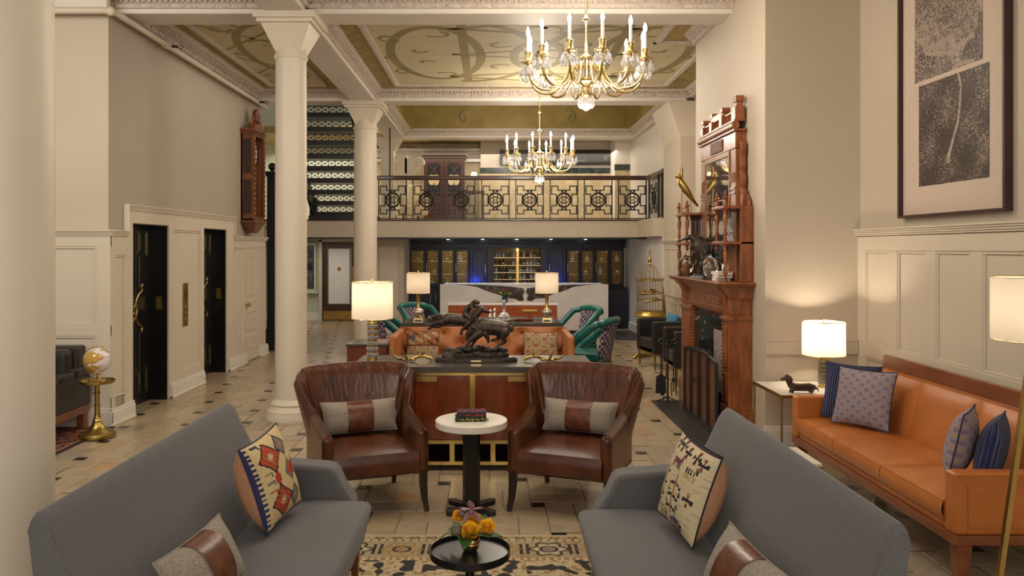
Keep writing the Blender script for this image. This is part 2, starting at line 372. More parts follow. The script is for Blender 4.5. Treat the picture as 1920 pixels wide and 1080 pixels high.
# plain colours used for woven and printed patterns
def plain(n, c, r=.9): return mat(n, c, r, c2=tuple(x*.86 for x in c), vs=70)
K = {'cream': plain('cream_wool', (.62,.47,.24)), 'ecru': plain('ecru_wool', (.6,.49,.31)), 'red': plain('red_wool', (.42,.045,.014)), 'ink': plain('ink_wool', (.018,.014,.022)),
     'grey': plain('grey_wool', (.2,.165,.13)), 'rust': plain('rust_wool', (.36,.15,.06)), 'indigo': plain('indigo_wool', (.03,.03,.09)), 'plum': plain('plum_wool', (.16,.045,.07)), 'gold': plain('gold_wool', (.42,.26,.06)),
     'sand': plain('sand_wool', (.44,.335,.19)), 'taupe': plain('taupe_wool', (.27,.205,.125)), 'blue': plain('blue_wool', (.07,.1,.17)), 'maroon': plain('maroon_wool', (.13,.028,.014)), 'brown': plain('brown_wool', (.1,.05,.022)), 'char': plain('charcoal_wool', (.045,.04,.038)), 'green': plain('green_cloth', (.02,.05,.016)), 'navy': plain('navy_cloth', (.03,.025,.045))}
# ================================================================== SETTING
FX, CZ = 4.35, 4.53            # beam soffit height, ceiling height
WL, WR, CB = -3.99, 3.45, 2.56 # left wall, right wall, chimney breast
# ---- floor: hopscotch limestone paving
floor = struct(MB().box(-9, 4.4, -2.5, 26, -.12, -.006).build('floor', M['grout']))
def in_poly(x, y, P):
    c = False
    for i in range(len(P)):
        (x0, y0), (x1, y1) = P[i-1], P[i]
        if (y0 > y) != (y1 > y) and x < (x1-x0)*(y-y0)/(y1-y0)+x0: c = not c
    return c
hidden = [[(80,950),(440,750),(640,880),(700,940),(680,1085),(80,1085)], [(1083,945),(1155,885),(1300,880),(1365,762),(1700,975),(1690,1085),(1090,1085)],
  [(550,690),(750,690),(800,800),(798,880),(610,900),(550,850)], [(1207,690),(1005,690),(960,800),(960,880),(1150,900),(1207,850)], [(740,560),(1010,560),(1010,880),(740,880)],
  [(660,1004),(1110,1004),(1110,1085),(660,1085)], [(0,0),(95,0),(95,1085),(0,1085)], [(517,0),(576,0),(576,795),(517,795)], [(1490,740),(1690,760),(1790,1010),(1490,840)], [(660,560),(1120,560),(1120,690),(660,690)]]
A, S = .61, .1; G = .0035; t3 = A/3
O = (-.425-A+S, 6.09-A)
tl = []
for i in range(-26, 26):
    for j in range(-22, 36):
        px, py = O[0]+i*A-j*S, O[1]+i*S+j*A
        if px < -8.5 or px > 4.2 or py < -1.5 or py > 25: continue
        q = rnd.random
        for (x0, x1, y0, y1, big) in ((0,2*t3,0,t3,1),(2*t3,A,0,2*t3,1),(t3,A,2*t3,A,1),(0,t3,t3,A,1),(t3,2*t3,t3,2*t3,2),(A-S,A,A,A+S,0)):
            k = 4 if big == 0 else rnd.choice([0,0,0,1,1,2])
            if big == 2 and q() < .42: k = 3
            tl.append((px+x0+G, px+x1-G, py+y0+G, py+y1-G, k, rnd.uniform(-.0012, 0)))
def vis(t):
    x, y = (t[0]+t[1])/2, (t[2]+t[3])/2
    if y < 3: return 0
    u, v = 922+1460*x/y, 466+1460*1.85/y
    if not (90 < u < 1920 and v < 1085): return 0
    if any(in_poly(u, v, p) for p in hidden): return 0
    if x < WL or x > 3.3: return 0
    return (t[1]-t[0])*(t[3]-t[2])*1460**2*1.85/y**3
tl.sort(key=lambda t: -vis(t))
near, rest = tl[:300], tl[300:]
shared = {}
for (x0, x1, y0, y1, k, dz) in near:
    key = (round(x1-x0, 3), round(y1-y0, 3), k)
    if key not in shared:
        a, b = (x1-x0)/2, (y1-y0)/2
        shared[key] = MB().frustum(0, 0, -.02, a, b, -.002, a, b).frustum(0, 0, -.002, a, b, 0, a-.002, b-.002).mesh('tile', M['tiles'][k])
    inst('tile', shared[key], floor, ((x0+x1)/2, (y0+y1)/2, dz))
mb = MB()
for (x0, x1, y0, y1, k, dz) in rest:
    mb.add([(x0,y0,dz),(x1,y0,dz),(x1,y1,dz),(x0,y1,dz)], [(0,1,2,3)], k)
mb.build('tile_field', M['tiles'], floor)['kind'] = 'stuff'

# ---- plaster cornice runs
def cornice(mb, axis, a0, a1, c, d, z=CZ, k=1.0):
    # runs along axis from a0 to a1, at wall coordinate c, projecting in direction d
    def bx(p0, p1, h0, h1, mi=0, s0=None, s1=None):
        s0, s1 = (a0, a1) if s0 is None else (s0, s1)
        if axis == 'x': mb.box(s0, s1, c+d*p0, c+d*p1, z-h1*k, z-h0*k, mi)
        else: mb.box(c+d*p0, c+d*p1, s0, s1, z-h1*k, z-h0*k, mi)
    bx(0, .15*k, 0, .018); bx(0, .125*k, .018, .04); bx(0, .075*k, .04, .085); bx(0, .05*k, .085, .13)
    n = int(abs(a1-a0)/(.058*k)); st = (a1-a0)/max(n, 1)
    for i in range(n):
        bx(.07*k, .108*k, .044, .078, 0, a0+st*(i+.2), a0+st*(i+.75))
    n = int(abs(a1-a0)/(.16*k)); st = (a1-a0)/max(n, 1)
    for i in range(n):
        bx(.045*k, .062*k, .094, .122, 0, a0+st*(i+.3), a0+st*(i+.62))
def ceiling_bay(name, x0, x1, y0, y1, z, m):
    return struct(MB().box(x0, x1, y0, y1, z, z+.15).build(name, m))
# beams (white fascia, duller soffit)
def beam(name, x0, x1, y0, y1, z0=FX, z1=CZ+.1):
    mb = MB().box(x0, x1, y0, y1, z0, z1)
    o = mb.build(name, [M['soffit']]); struct(o)
    f = MB()
    if x1-x0 > y1-y0:
        f.box(x0, x1, y0-.014, y0, z0+.003, z0+.08).box(x0, x1, y1, y1+.014, z0+.003, z0+.08)
    else:
        f.box(x0-.014, x0, y0, y1, z0+.003, z0+.08).box(x1, x1+.014, y0, y1, z0+.003, z0+.08)
    f.build('beam_fascia', M['white'], o, bevel=.003)
    return o
b1 = beam('trim_1', -4.0, CB, 8.3, 8.7)
b2 = beam('trim_2', -4.0, 3.3, 13.2, 13.6)
b3 = beam('trim_3', -2.4, 3.4, 17.6, 18.0)
bl = beam('trim_4', -2.39, -1.99, 2.0, 13.2)
bl2 = beam('trim_5', -2.39, -1.99, 13.6, 17.6)

# ---- painted ceilings with raised mouldings and stencilled strapwork
def ribbon(mb, pts, wd, z, mi=0):
    pts = [Vector((p[0], p[1])) for p in pts]; n = len(pts); vs = []
    ws = wd if isinstance(wd, (list, tuple)) else [wd]*n
    for i, p in enumerate(pts):
        t = pts[min(i+1, n-1)]-pts[max(i-1, 0)]; t.normalize(); nn = Vector((-t.y, t.x))*(ws[i]/2)
        vs += [(p.x+nn.x, p.y+nn.y, z), (p.x-nn.x, p.y-nn.y, z)]
    mb.add(vs, [(2*i, 2*i+1, 2*i+3, 2*i+2) for i in range(n-1)], mi)
def frame_mould(mb, pts, z, wd=.085):
    for (p, q) in zip(pts, pts[1:]+pts[:1]):
        L = math.hypot(q[0]-p[0], q[1]-p[1]); ux, uy = (q[0]-p[0])/L, (q[1]-p[1])/L
        lo = (min(p[0], q[0])-wd/2, max(p[0], q[0])+wd/2, min(p[1], q[1])-wd/2, max(p[1], q[1])+wd/2)
        mb.box(*lo, z-.022, z)
        i = 0; n = int(L/.06)
        for i in range(n):
            s = L*(i+.5)/n; cx, cy = p[0]+ux*s, p[1]+uy*s
            mb.box(cx-.019, cx+.019, cy-.019, cy+.019, z-.034, z-.022)
def curl(cx, cy, r, a0, turns, sgn=1, n=26):
    out = []
    for i in range(n+1):
        t = i/n; a = R(a0)+sgn*turns*2*PI*t; rr = r*(1-.78*t)
        out.append((cx+rr*math.cos(a), cy+rr*math.sin(a)))
    return out
def taper(n, w0, w1): return [lerp(w0, w1, i/(n-1)) for i in range(n)]
def strapwork(mb, cx, s, z):
    X = lambda x: cx+s*x
    el = lambda ex, rx, ry, a0=0, a1=360, n=48: [(X(ex+rx*math.cos(R(a0+(a1-a0)*i/n))), 10.85+ry*math.sin(R(a0+(a1-a0)*i/n))) for i in range(n+1)]
    ribbon(mb, el(-1.42, .62, 1.42), .13, z-.0010)
    ribbon(mb, el(-1.0, .98, 1.6, -98, 98), .12, z-.0014)
    ribbon(mb, [(X(-1.02), 9.1), (X(-1.02), 12.5)], .12, z-.0018)
    for (ya, yb) in ((10.2, 11.3), (11.3, 10.2)): ribbon(mb, [(X(-2.2), ya), (X(-1.2), lerp(ya, yb, .5)), (X(.0), lerp(ya, yb, .72))], .06, z-.0022)
    for (ya, yb) in ((9.2, 9.7), (12.35, 11.9), (9.85, 9.25), (11.8, 12.4)): ribbon(mb, [(X(-2.2), ya), (X(-1.3), (ya+yb)/2), (X(-.2), yb)], .07, z-.0026)
    for (x, y, r, a, sg) in ((-1.95,9.9,.22,60,1),(-1.95,11.8,.22,-60,-1),(-1.3,9.7,.2,150,-1),(-1.3,12.0,.2,210,1),(-.55,10.2,.2,30,1),(-.55,11.5,.2,-30,-1),(-1.65,10.55,.13,0,1),(-1.6,11.2,.13,0,-1),(-.05,9.5,.2,120,1),(-.05,12.1,.2,240,-1),(-2.05,10.9,.12,90,1)):
        c = curl(X(x), y, r, a if s > 0 else 180-a, .62, sg*s); ribbon(mb, c, taper(len(c), .03, .075), z-.003)
# middle bay
cB = ceiling_bay('ceiling', -1.99, WR, 8.7, 13.2, CZ, M['olive'])
panB = [(-1.56,8.95),(2.15,8.95),(2.15,10.1),(2.85,10.1),(2.85,12.75),(-1.56,12.75)]
mb = MB(); mb.add([(x, y, CZ-.0006) for x, y in panB], [(0,1,2,5), (2,3,4,5)]); mb.build('ceiling_field', M['sand'], cB)
mb = MB(); strapwork(mb, .65, 1, CZ); strapwork(mb, .65, -1, CZ)
c = arc(.65, 10.85, .34, 0, 360, 40, .75); ribbon(mb, c, .12, CZ-.0034)
# keep the stencil inside the panel
mb2 = MB()
for f, m_ in zip(mb.f, mb.m):
    vs = [mb.v[i] for i in f]
    if all(-1.52 < p[0] < 2.81 and 8.9 < p[1] < 12.71 and not (p[0] > 2.1 and p[1] < 10.15) for p in vs): mb2.add(vs, [tuple(range(len(vs)))])
mb2.build('painted_strapwork', M['scroll'], cB)
mb = MB()
for k in range(14):
    y = 9.0+k*.31
    for xx, sg in ((-1.76, 1), (3.03, -1)):
        if xx > 0 and y < 10.3: continue
        c = curl(xx, y, .12, 90*sg, .7, sg if k % 2 else -sg); ribbon(mb, c, taper(len(c), .06, .02), CZ-.001)
        ribbon(mb, bez([(xx-.06, y-.15, 0), (xx+.07, y, 0), (xx-.06, y+.15, 0)], 6), .035, CZ-.0013)
for k in range(15):
    x = -1.4+k*.3; c = curl(x, 12.95, .09, 0, .7, 1 if k % 2 else -1); ribbon(mb, c, taper(len(c), .05, .02), CZ-.001)
mb.build('painted_border', M['scroll2'], cB)
mb = MB(); frame_mould(mb, panB, CZ); mb.build('panel_moulding', M['plaster'], cB)
mb = MB(); cornice(mb, 'x', -1.99, WR, 13.2, -1); cornice(mb, 'y', 8.7, 13.2, -1.99, 1); cornice(mb, 'y', 8.7, 9.76, CB, -1); cornice(mb, 'y', 9.76, 13.2, WR-.06, -1)
mb.build('cornice', M['plaster'], cB)
# elevator bay
cA = ceiling_bay('ceiling.001', WL, -2.39, 8.7, 13.2, CZ, M['olive'])
panA = [(-3.62,8.95),(-2.72,8.95),(-2.72,12.75),(-3.62,12.75)]
mb = MB(); mb.add([(x, y, CZ-.0006) for x, y in panA], [(0,1,2,3)]); mb.build('ceiling_field', M['sand'], cA)
mb = MB()
ribbon(mb, arc(-2.75, 10.75, .62, 100, 262, 30, 1.45), .11, CZ-.001)
for (x, y, r, a, sg) in ((-2.95,10.2,.22,200,1),(-2.95,11.3,.2,160,-1),(-3.35,9.5,.16,0,1),(-3.4,12.1,.16,0,-1),(-3.0,9.3,.16,90,1),(-3.05,12.2,.15,200,1),(-3.45,10.7,.1,30,1)):
    c = curl(x, y, r, a, .95, sg); ribbon(mb, c, taper(len(c), .07, .03), CZ-.0014)
for (a, b) in (((-3.58,9.3),(-2.75,10.3)),((-3.58,11.9),(-2.75,10.9)),((-3.58,10.5),(-2.75,9.6)),((-3.58,10.9),(-2.75,11.9)),((-3.58,12.5),(-2.75,12.0))): ribbon(mb, [a, b], .05, CZ-.002)
mb.build('painted_strapwork', M['scroll'], cA)
mb = MB()
for k in range(13):
    c = curl(-3.78, 9.0+k*.31, .07, 90, .7, 1 if k % 2 else -1); ribbon(mb, c, taper(len(c), .045, .015), CZ-.001)
mb.build('painted_border', M['scroll2'], cA)
mb = MB(); frame_mould(mb, panA, CZ, .07); mb.build('panel_moulding', M['plaster'], cA)
mb = MB(); cornice(mb, 'x', WL, -2.39, 13.2, -1); cornice(mb, 'y', 8.7, 13.2, WL, 1, CZ, 1.25); cornice(mb, 'y', 8.7, 13.2, -2.39, -1)
mb.build('cornice', M['plaster'], cA)
# front bay
cF = ceiling_bay('ceiling.002', -5.6, WR, 2.0, 8.3, CZ, M['olive'])
mb = MB(); cornice(mb, 'x', -1.99, CB, 8.3, -1); cornice(mb, 'x', WL, -2.39, 8.3, -1)
cornice(mb, 'y', 6.5, 8.3, -2.39, -1); cornice(mb, 'y', 6.5, 8.3, -1.99, 1)
mb.build('cornice', M['plaster'], cF)
# gallery bay: deep olive coffer
gz = 5.15
cG = ceiling_bay('ceiling.003', -1.99, 3.25, 13.6, 17.6, gz, M['olive'])
mb = MB().box(-1.99, 3.25, 17.56, 17.6, FX+.18, gz).box(-1.99, -1.95, 13.6, 17.6, FX+.18, gz).box(3.21, 3.25, 13.6, 17.6, FX+.18, gz).box(-1.99, 3.25, 13.6, 13.64, FX+.18, gz)
mb.build('coffer_side', M['olive'], cG)
mb = MB().box(-1.99, -1.74, 17.3, 17.56, FX+.18, gz).box(3.0, 3.25, 17.3, 17.56, FX+.18, gz); mb.build('coffer_corner', M['olive'], cG)
mb = MB()
for x, s in ((-.62, 1), (1.78, -1)):
    P = [(x+s*.12, 17.555, 4.95), (x+s*.02, 17.555, 4.97), (x-s*.06, 17.555, 4.9), (x-s*.08, 17.555, 4.8), (x-s*.03, 17.555, 4.72), (x+s*.05, 17.555, 4.69)]
    mb.tube(bez(P, 6), [.012+.02*math.sin(PI*i/30) for i in range(31)], 6)
    P = [(x-s*.1, 17.555, 4.88), (x-s*.02, 17.555, 4.88), (x+s*.04, 17.555, 4.8), (x+s*.0, 17.555, 4.7), (x-s*.07, 17.555, 4.69)]
    mb.tube(bez(P, 6), [.008+.014*math.sin(PI*i/24) for i in range(25)], 6)
mb.build('crescent_emblem', M['scroll'], cG)
mb = MB(); cornice(mb, 'x', -1.99, 3.25, 17.6, -1, FX+.19, 1.1); cornice(mb, 'y', 13.6, 17.6, -1.99, 1, FX+.19, 1.1); cornice(mb, 'y', 13.6, 17.6, 3.25, -1, FX+.19, 1.1)
mb.build('cornice', M['plaster'], cG)
struct(MB().box(3.2, 3.5, 13.6, 17.6, FX, CZ).build('trim_6', M['soffit']))
ceiling_bay('ceiling.004', -9, 3.6, 18.0, 21, CZ, M['olive'])
ceiling_bay('ceiling.005', -9, -2.39, 13.6, 18.0, 5.6, M['soffit'])

# ---- left wall with elevators
E = [(8.60, 9.565), (10.73, 11.66)]; EH = 2.13
mb = MB()
ys = [8.11, 8.60, 9.565, 10.73, 11.66, 13.64]
for a, b in ((8.11,8.6),(9.565,10.73),(11.66,13.64)): mb.box(WL-.3, WL, a, b, 0, CZ)
for a, b in E: mb.box(WL-.3, WL, a, b, EH, CZ)
wl = struct(mb.build('wall_left', M['greige_dim']))
def rail_y(mb, x, d, y0, y1, z, k=1):
    for p, h0, h1 in ((.045,0,.016),(.034,.016,.032),(.024,.032,.05),(.014,.05,.066)): mb.box(x, x+d*p*k, y0, y1, z-h1*k, z-h0*k)
def rail_x(mb, y, d, x0, x1, z, k=1):
    for p, h0, h1 in ((.045,0,.016),(.034,.016,.032),(.024,.032,.05),(.014,.05,.066)): mb.box(x0, x1, y, y+d*p*k, z-h1*k, z-h0*k)
def panel_frame(parent, axis, c, d, a0, a1, z0, z1, m=None, nm='panel', w=.022, t=.02):
    # a recessed field edged by a small raised bead; axis is the direction the panel runs
    mb = MB()
    B = (lambda s0, s1, p0, p1, h0, h1: mb.box(c+d*p0, c+d*p1, s0, s1, h0, h1)) if axis == 'y' else (lambda s0, s1, p0, p1, h0, h1: mb.box(s0, s1, c+d*p0, c+d*p1, h0, h1))
    B(a0, a1, 0, t, z0, z0+w); B(a0, a1, 0, t, z1-w, z1); B(a0, a0+w, 0, t, z0+w, z1-w); B(a1-w, a1, 0, t, z0+w, z1-w)
    B(a0+w, a1-w, 0, t*.35, z0+w, z1-w)
    return mb.build(nm, m or M['trim'], parent, bevel=.004, seg=1)
# high wainscot field around the elevators, made of stiles and rails standing off the wall
T = .03; JIT = [0]
def jit():
    JIT[0] = (JIT[0]+1) % 7; return .0005*JIT[0]
def stile(y0, y1, z0, z1, nm='stile', x=WL, d=1, t=T):
    t = t-jit()
    return MB().box(x, x+d*t, y0, y1, z0, z1).build(nm, M['trim'], wl, bevel=.004, seg=1)
for y0, y1 in ((8.46,8.60),(9.565,9.70),(10.60,10.73),(11.66,11.96)): stile(y0, y1, 0, 2.27)
for y0, y1 in ((8.6,9.565),(10.73,11.66)): stile(y0, y1, EH, 2.27, 'rail')
stile(9.70, 10.60, 2.08, 2.27, 'rail'); stile(9.70, 10.60, 0, .3, 'rail')
panel_frame(wl, 'y', WL, 1, 9.70, 10.60, .3, 2.08)
mb = MB(); rail_y(mb, WL+T, 1, 8.46, 11.99, 2.335); mb.build('wainscot_cap', M['trim'], wl, bevel=.004)
MB().box(WL, WL+.055, 8.44, 8.47, 2.04, 2.335).build('wainscot_end', M['white'], wl, bevel=.004); MB().box(WL, WL+.055, 11.96, 11.99, 2.06, 2.335).build('wainscot_end', M['trim'], wl, bevel=.004)
stile(8.11, 8.2, 0, 1.98); stile(8.2, 8.46, 1.78, 1.98, 'rail'); panel_frame(wl, 'y', WL, 1, 8.2, 8.42, .28, 1.78); stile(8.42, 8.46, 0, 1.98)
mb = MB(); rail_y(mb, WL+T, 1, 8.07, 8.46, 2.045); mb.build('chair_rail', M['trim'], wl, bevel=.004)
mb = MB(); rail_y(mb, WL+T, 1, 11.96, 13.68, 2.045); mb.build('chair_rail', M['trim'], wl, bevel=.004)
stile(11.96, 13.64, 1.86, 1.98, 'rail'); stile(12.42, 12.53, 0, 1.86); stile(13.24, 13.64, 0, 1.86)
panel_frame(wl, 'y', WL, 1, 11.99, 12.42, .24, 1.86)
stile(11.96, 12.42, 0, .24, 'rail')
mb = MB()
for a, b in ((8.06,8.6),(9.6,10.70),(11.72,12.53),(13.24,13.72)):
    mb.box(WL+T, WL+T+.03, a, b, 0, .15).box(WL+T, WL+T+.02, a, b, .15, .18).box(WL+T, WL+T+.038, a, b, 0, .03)
struct(mb.build('baseboard_left', M['white'], bevel=.005))
# wall end by the stair
struct(MB().box(-9, WL-.3, 13.3, 13.63, 0, 5.6).build('wall_back_left', M['wall']))
# pier facing the room
pf = struct(MB().box(-7.5, WL-.0005, 8.104, 8.3, 0, CZ).build('wall_front_left', M['wall']))
mb = MB(); rail_x(mb, 8.09, -1, -7.5, WL+T+.03, 2.045); mb.build('chair_rail', M['trim'], pf, bevel=.004)
for x0, x1, z0, z1 in ((-7.5, WL+T, 1.87, 1.985), (-7.5, WL+T, .94, 1.05), (-4.11, WL+T, 0, 1.985), (-4.78, -4.62, 0, 1.985), (-7.5, WL+T, 0, .3)):
    MB().box(x0, x1, 8.085+jit(), 8.11, z0, z1).build('stile', M['trim'], pf, bevel=.003)
panel_frame(pf, 'x', 8.11, -1, -4.62, -4.11, 1.05, 1.87); panel_frame(pf, 'x', 8.11, -1, -4.62, -4.11, .3, .94)
struct(MB().box(-7.5, WL+T+.03, 8.05, 8.085, 0, .16).box(-7.5, WL+T+.02, 8.06, 8.085, .16, .19).build('baseboard_front', M['white'], bevel=.005))
MB().box(-7.5, WL+.02, 8.03, 8.11, 4.32, 4.44).box(-7.5, WL+.08, 7.98, 8.11, 4.44, CZ).build('cornice', M['white'], pf, bevel=.006)
# elevators
def elevator(n, y0, y1):
    d = struct(MB().box(WL-.24, WL-.2, y0, y1, 0, EH).build('door_%d' % n, M['black'], bevel=.003))
    MB().box(WL-.2, WL+.005, y1-.012, y1, 0, EH).box(WL-.2, WL+.005, y0, y0+.012, 0, EH).box(WL-.2, WL+.005, y0, y1, EH-.012, EH).build('jamb_lining', M['black'], d)
    yc = y0+.30; x = WL-.198; mb = MB()
    def L(p, r=.0025): mb.tube([(x, yc+a, b) for a, b in p], r, 6)
    for z, s in ((1.86, 1), (.32, -1)):
        L([(.33,z-.06*s),(.33,z+.2*s),(.56,z+.2*s),(.56,z-.1*s),(.40,z-.1*s)]); L([(.37,z-.03*s),(.37,z+.17*s),(.52,z+.17*s),(.52,z-.07*s),(.36,z-.07*s)])
        L([(.0,z-.06*s),(.33,z-.06*s)]); L([(.0,z-.1*s),(.29,z-.1*s),(.29,z-.03*s)])
    L([(.36,1.76),(.36,1.38)]); L([(.36,.86),(.36,.24)])
    mb.build('gold_line_inlay', M['oldbrass'], d)
    mb = MB()
    mb.tube([(x, yc+.16+.13*math.cos(a), 1.13+.13*math.sin(a)) for a in [2*PI*i/28 for i in range(28)]], .011, 6, closed=True)
    for z in (1.09, 1.17): mb.tube([(x, yc+.05, z), (x, yc+.27, z)], .01, 6)
    for a, s in ((.30, 1),):
        mb.tube([(x, p.x, p.y) for p in bez([(yc+.44,1.42,0),(yc+.40,1.39,0),(yc+.42,1.35,0),(yc+.30,1.28,0),(yc+.22,1.13,0),(yc+.30,.98,0),(yc+.42,.91,0),(yc+.40,.87,0),(yc+.44,.84,0)], 6)], .011, 6)
    mb.build('gold_emblem', M['oldbrass'], d)
    pl = MB().box(WL-.13, WL-.055, y1-.016, y1-.012, 1.1, 1.26).build('floor_plate', M['oldbrass'], d)
    MB().box(WL-.103, WL-.097, y1-.018, y1-.0161, 1.14, 1.22).box(WL-.103, WL-.08, y1-.018, y1-.0161, 1.14, 1.147).build('letter', M['palebrass'], pl)
elevator(1, *E[0]); elevator(2, *E[1])
# closet door
d3 = struct(MB().box(WL-.02, WL+.012, 12.53, 13.24, .02, 1.86).build('door_3', M['trim']))
for a, b, z0, z1 in ((12.60,12.85,1.08,1.72),(12.92,13.17,1.08,1.72),(12.62,13.15,.8,.99),(12.62,13.15,.52,.71),(12.62,13.15,.2,.43)):
    panel_frame(d3, 'y', WL+.012, 1, a, b, z0, z1, nm='door_panel', t=.014)
MB().lathe([(.012,0),(.012,.03),(.03,.04),(.033,.06),(.02,.075),(0,.078)], (WL+.012,12.6,.94), 14, axis='x').build('door_knob', M['oldbrass'], d3, smooth=50)
# ---- right wall, chimney breast and pier
wr = struct(MB().box(WR, WR+.25, 2.0, 13.6, 0, CZ).build('wall_right', M['wall']))
cb = struct(MB().box(CB, WR, 7.29, 9.76, 0, CZ+.1).build('wall_chimney', M['wall']))
def rst(y0, y1, z0, z1, nm): return MB().box(WR-.028+jit(), WR, y0, y1, z0, z1).build(nm, M['trim'], wr, bevel=.004, seg=1)
rst(2, 7.29, 1.83, 1.96, 'rail'); rst(2, 7.29, .86, .985, 'rail'); rst(2, 7.29, 0, .3, 'rail'); rst(7.15, 7.29, 0, 1.96, 'stile')
y = 7.15
while y > 2.6:
    panel_frame(wr, 'y', WR, -1, y-.43, y, .985, 1.83); panel_frame(wr, 'y', WR, -1, y-.43, y, .3, .86)
    rst(y-.57, y-.43, .3, 1.83, 'stile'); y -= .57
mb = MB(); rail_y(mb, WR-.028, -1, 2, 7.29, 2.03); mb.build('chair_rail', M['trim'], wr, bevel=.004)
struct(MB().box(WR-.06, WR-.028, 2, 7.29, 0, .17).build('baseboard_right', M['white'], bevel=.005))
mb = MB().box(CB, WR-.03, 7.262, 7.29, .86, .99).box(CB, WR-.03, 7.255, 7.29, .985, 1.0); mb.build('chair_rail', M['wall'], cb, bevel=.004)
struct(MB().box(CB-.02, WR-.03, 7.25, 7.29, 0, .16).box(CB-.015, WR-.03, 7.262, 7.29, .16, .19).build('baseboard_chimney', M['white'], bevel=.005))
pr = struct(MB().box(3.2, 3.7, 13.2, 14.5, 0, FX).build('wall_pier', M['wall']))
MB().frustum(3.45, 13.85, 3.75, .25, .65, FX, .46, .68).build('pier_capital', M['trim'], pr)
for a, b in ((13.3,13.8),(13.9,14.4)):
    panel_frame(pr, 'y', 3.2, -1, a, b, 1.0, 1.85, nm='panel'); panel_frame(pr, 'y', 3.2, -1, a, b, .3, .9)
mb = MB(); rail_y(mb, 3.2, -1, 13.15, 14.5, 2.0); mb.build('chair_rail', M['trim'], pr, bevel=.004)
struct(MB().box(3.18, 3.7, 14.5, 18.9, 0, 2.08).box(3.3, 3.9, 14.5, 21, 2.08, 5.2).build('wall_right_back', M['white']))
struct(MB().box(3.14, 3.2, 13.15, 17.9, 0, .18).build('baseboard_right_back', M['white'], bevel=.006))
# ---- columns
def column(nm, y, r, k):
    o = struct(MB().lathe([(r*.96,.2),(r,.6),(r,2.2),(r*.97,3.9),(r*1.0,3.9),(r*1.06,3.915),(r*1.06,3.94),(r*1.0,3.955),(r*.97,3.97),(r*.97,4.2)], (-2.19, y, 0), 40).build(nm, M['trim'], smooth=50))
    a = .325*k
    MB().box(-2.19-a, -2.19+a, y-a, y+a, 4.285, FX+.012).box(-2.19-a+.03, -2.19+a-.03, y-a+.03, y+a-.03, 4.245, 4.285).frustum(-2.19, y, 3.965, .135*k, .135*k, 4.245, .26*k, .26*k).build('capital', M['trim'], o, bevel=.004)
    MB().lathe([(r*1.55,0),(r*1.55,.05),(r*1.5,.065),(r*1.5,.1),(r*1.3,.125),(r*1.22,.15),(r*1.28,.17),(r*1.2,.195),(r*.98,.22)], (-2.19, y, 0), 36).build('column_base', M['trim'], o, smooth=40)
column('trim_7', 8.5, .17, 1); column('trim_8', 13.5, .2, 1.06); column('trim_9', 3.5, .2, 1)
# ---- passage under the gallery
wf = struct(MB().box(-9, -2.55, 20, 20.2, 0, 5.7).build('wall_back', M['sage']))
struct(MB().box(-2.55, -1.92, 17.0, 20.2, 0, 2.08).build('wall_bar_left', M['wall']))
MB().box(-2.45, -2.05, 16.985, 17.0, .25, 1.9).build('panel', M['trim'], bpy.data.objects['wall_bar_left'], bevel=.004)
struct(MB().box(-2.56, -1.9, 16.96, 17.0, 0, .2).build('baseboard_bar', M['white'], bevel=.005))
d4 = struct(MB().box(-4.33, -3.45, 19.94, 19.99, .02, 2.0).build('door_4', mat('brown_door_wood', (.075,.032,.014), .35, c2=(.05,.02,.009), vs=3, stretch=(6,1,1))))
MB().box(-4.42, -4.34, 19.9, 20, 0, 2.1).box(-4.42, -3.36, 19.9, 20, 2.02, 2.12).box(-3.44, -3.36, 19.9, 20, 0, 2.1).build('door_frame', M['sage'], d4, bevel=.005)
MB().box(-4.2, -3.58, 19.925, 19.94, .42, 1.86).build('glass_pane', M['greyglass'], d4)
MB().box(-4.17, -3.64, 19.918, 19.925, .44, 1.84).build('paper_cover', M['paper'], d4)
MB().lathe([(.05,0),(.05,.004),(0,.004)], (-3.9,19.912,1.33), 20, axis='y').build('round_emblem', M['oldbrass'], d4)
MB().box(-4.31, -3.47, 19.925, 19.94, .03, .25).build('kick_plate', M['brass'], d4)
MB().box(-3.57, -3.49, 19.92, 19.94, 1.0, 1.38).build('push_plate', M['brass'], d4)
MB().tube([(-3.53,19.9,1.1),(-3.53,19.86,1.12),(-3.53,19.86,1.24),(-3.53,19.9,1.26)], .012, 8).build('door_handle', M['brass'], d4)
w1 = struct(MB().box(-4.82, -4.5, 19.93, 19.99, .75, 2.0).build('window_1', M['sage']))
MB().box(-4.77, -4.55, 19.92, 19.93, .82, 1.93).build('leaded_glass', mat('leaded_glass', (.13,.14,.13), .15, c2=(.05,.06,.07), vs=9), w1)
mb = MB()
for x in (-4.74, -4.58): mb.box(x-.005, x+.005, 19.912, 19.92, .82, 1.93)
for z in (.95, 1.1, 1.62, 1.78): mb.box(-4.77, -4.55, 19.912, 19.92, z-.005, z+.005)
mb.lathe([(.09,0),(.09,.006),(0,.006)], (-4.66,19.91,1.38), 20, axis='y'); mb.build('lead_came', M['iron'], w1)
MB().box(-4.9, -4.44, 19.86, 19.96, .7, .75).build('window_sill', M['sage'], w1, bevel=.005)
struct(MB().box(-9, -4.42, 19.95, 20, 0, .2).build('baseboard_back', M['white'], bevel=.005))
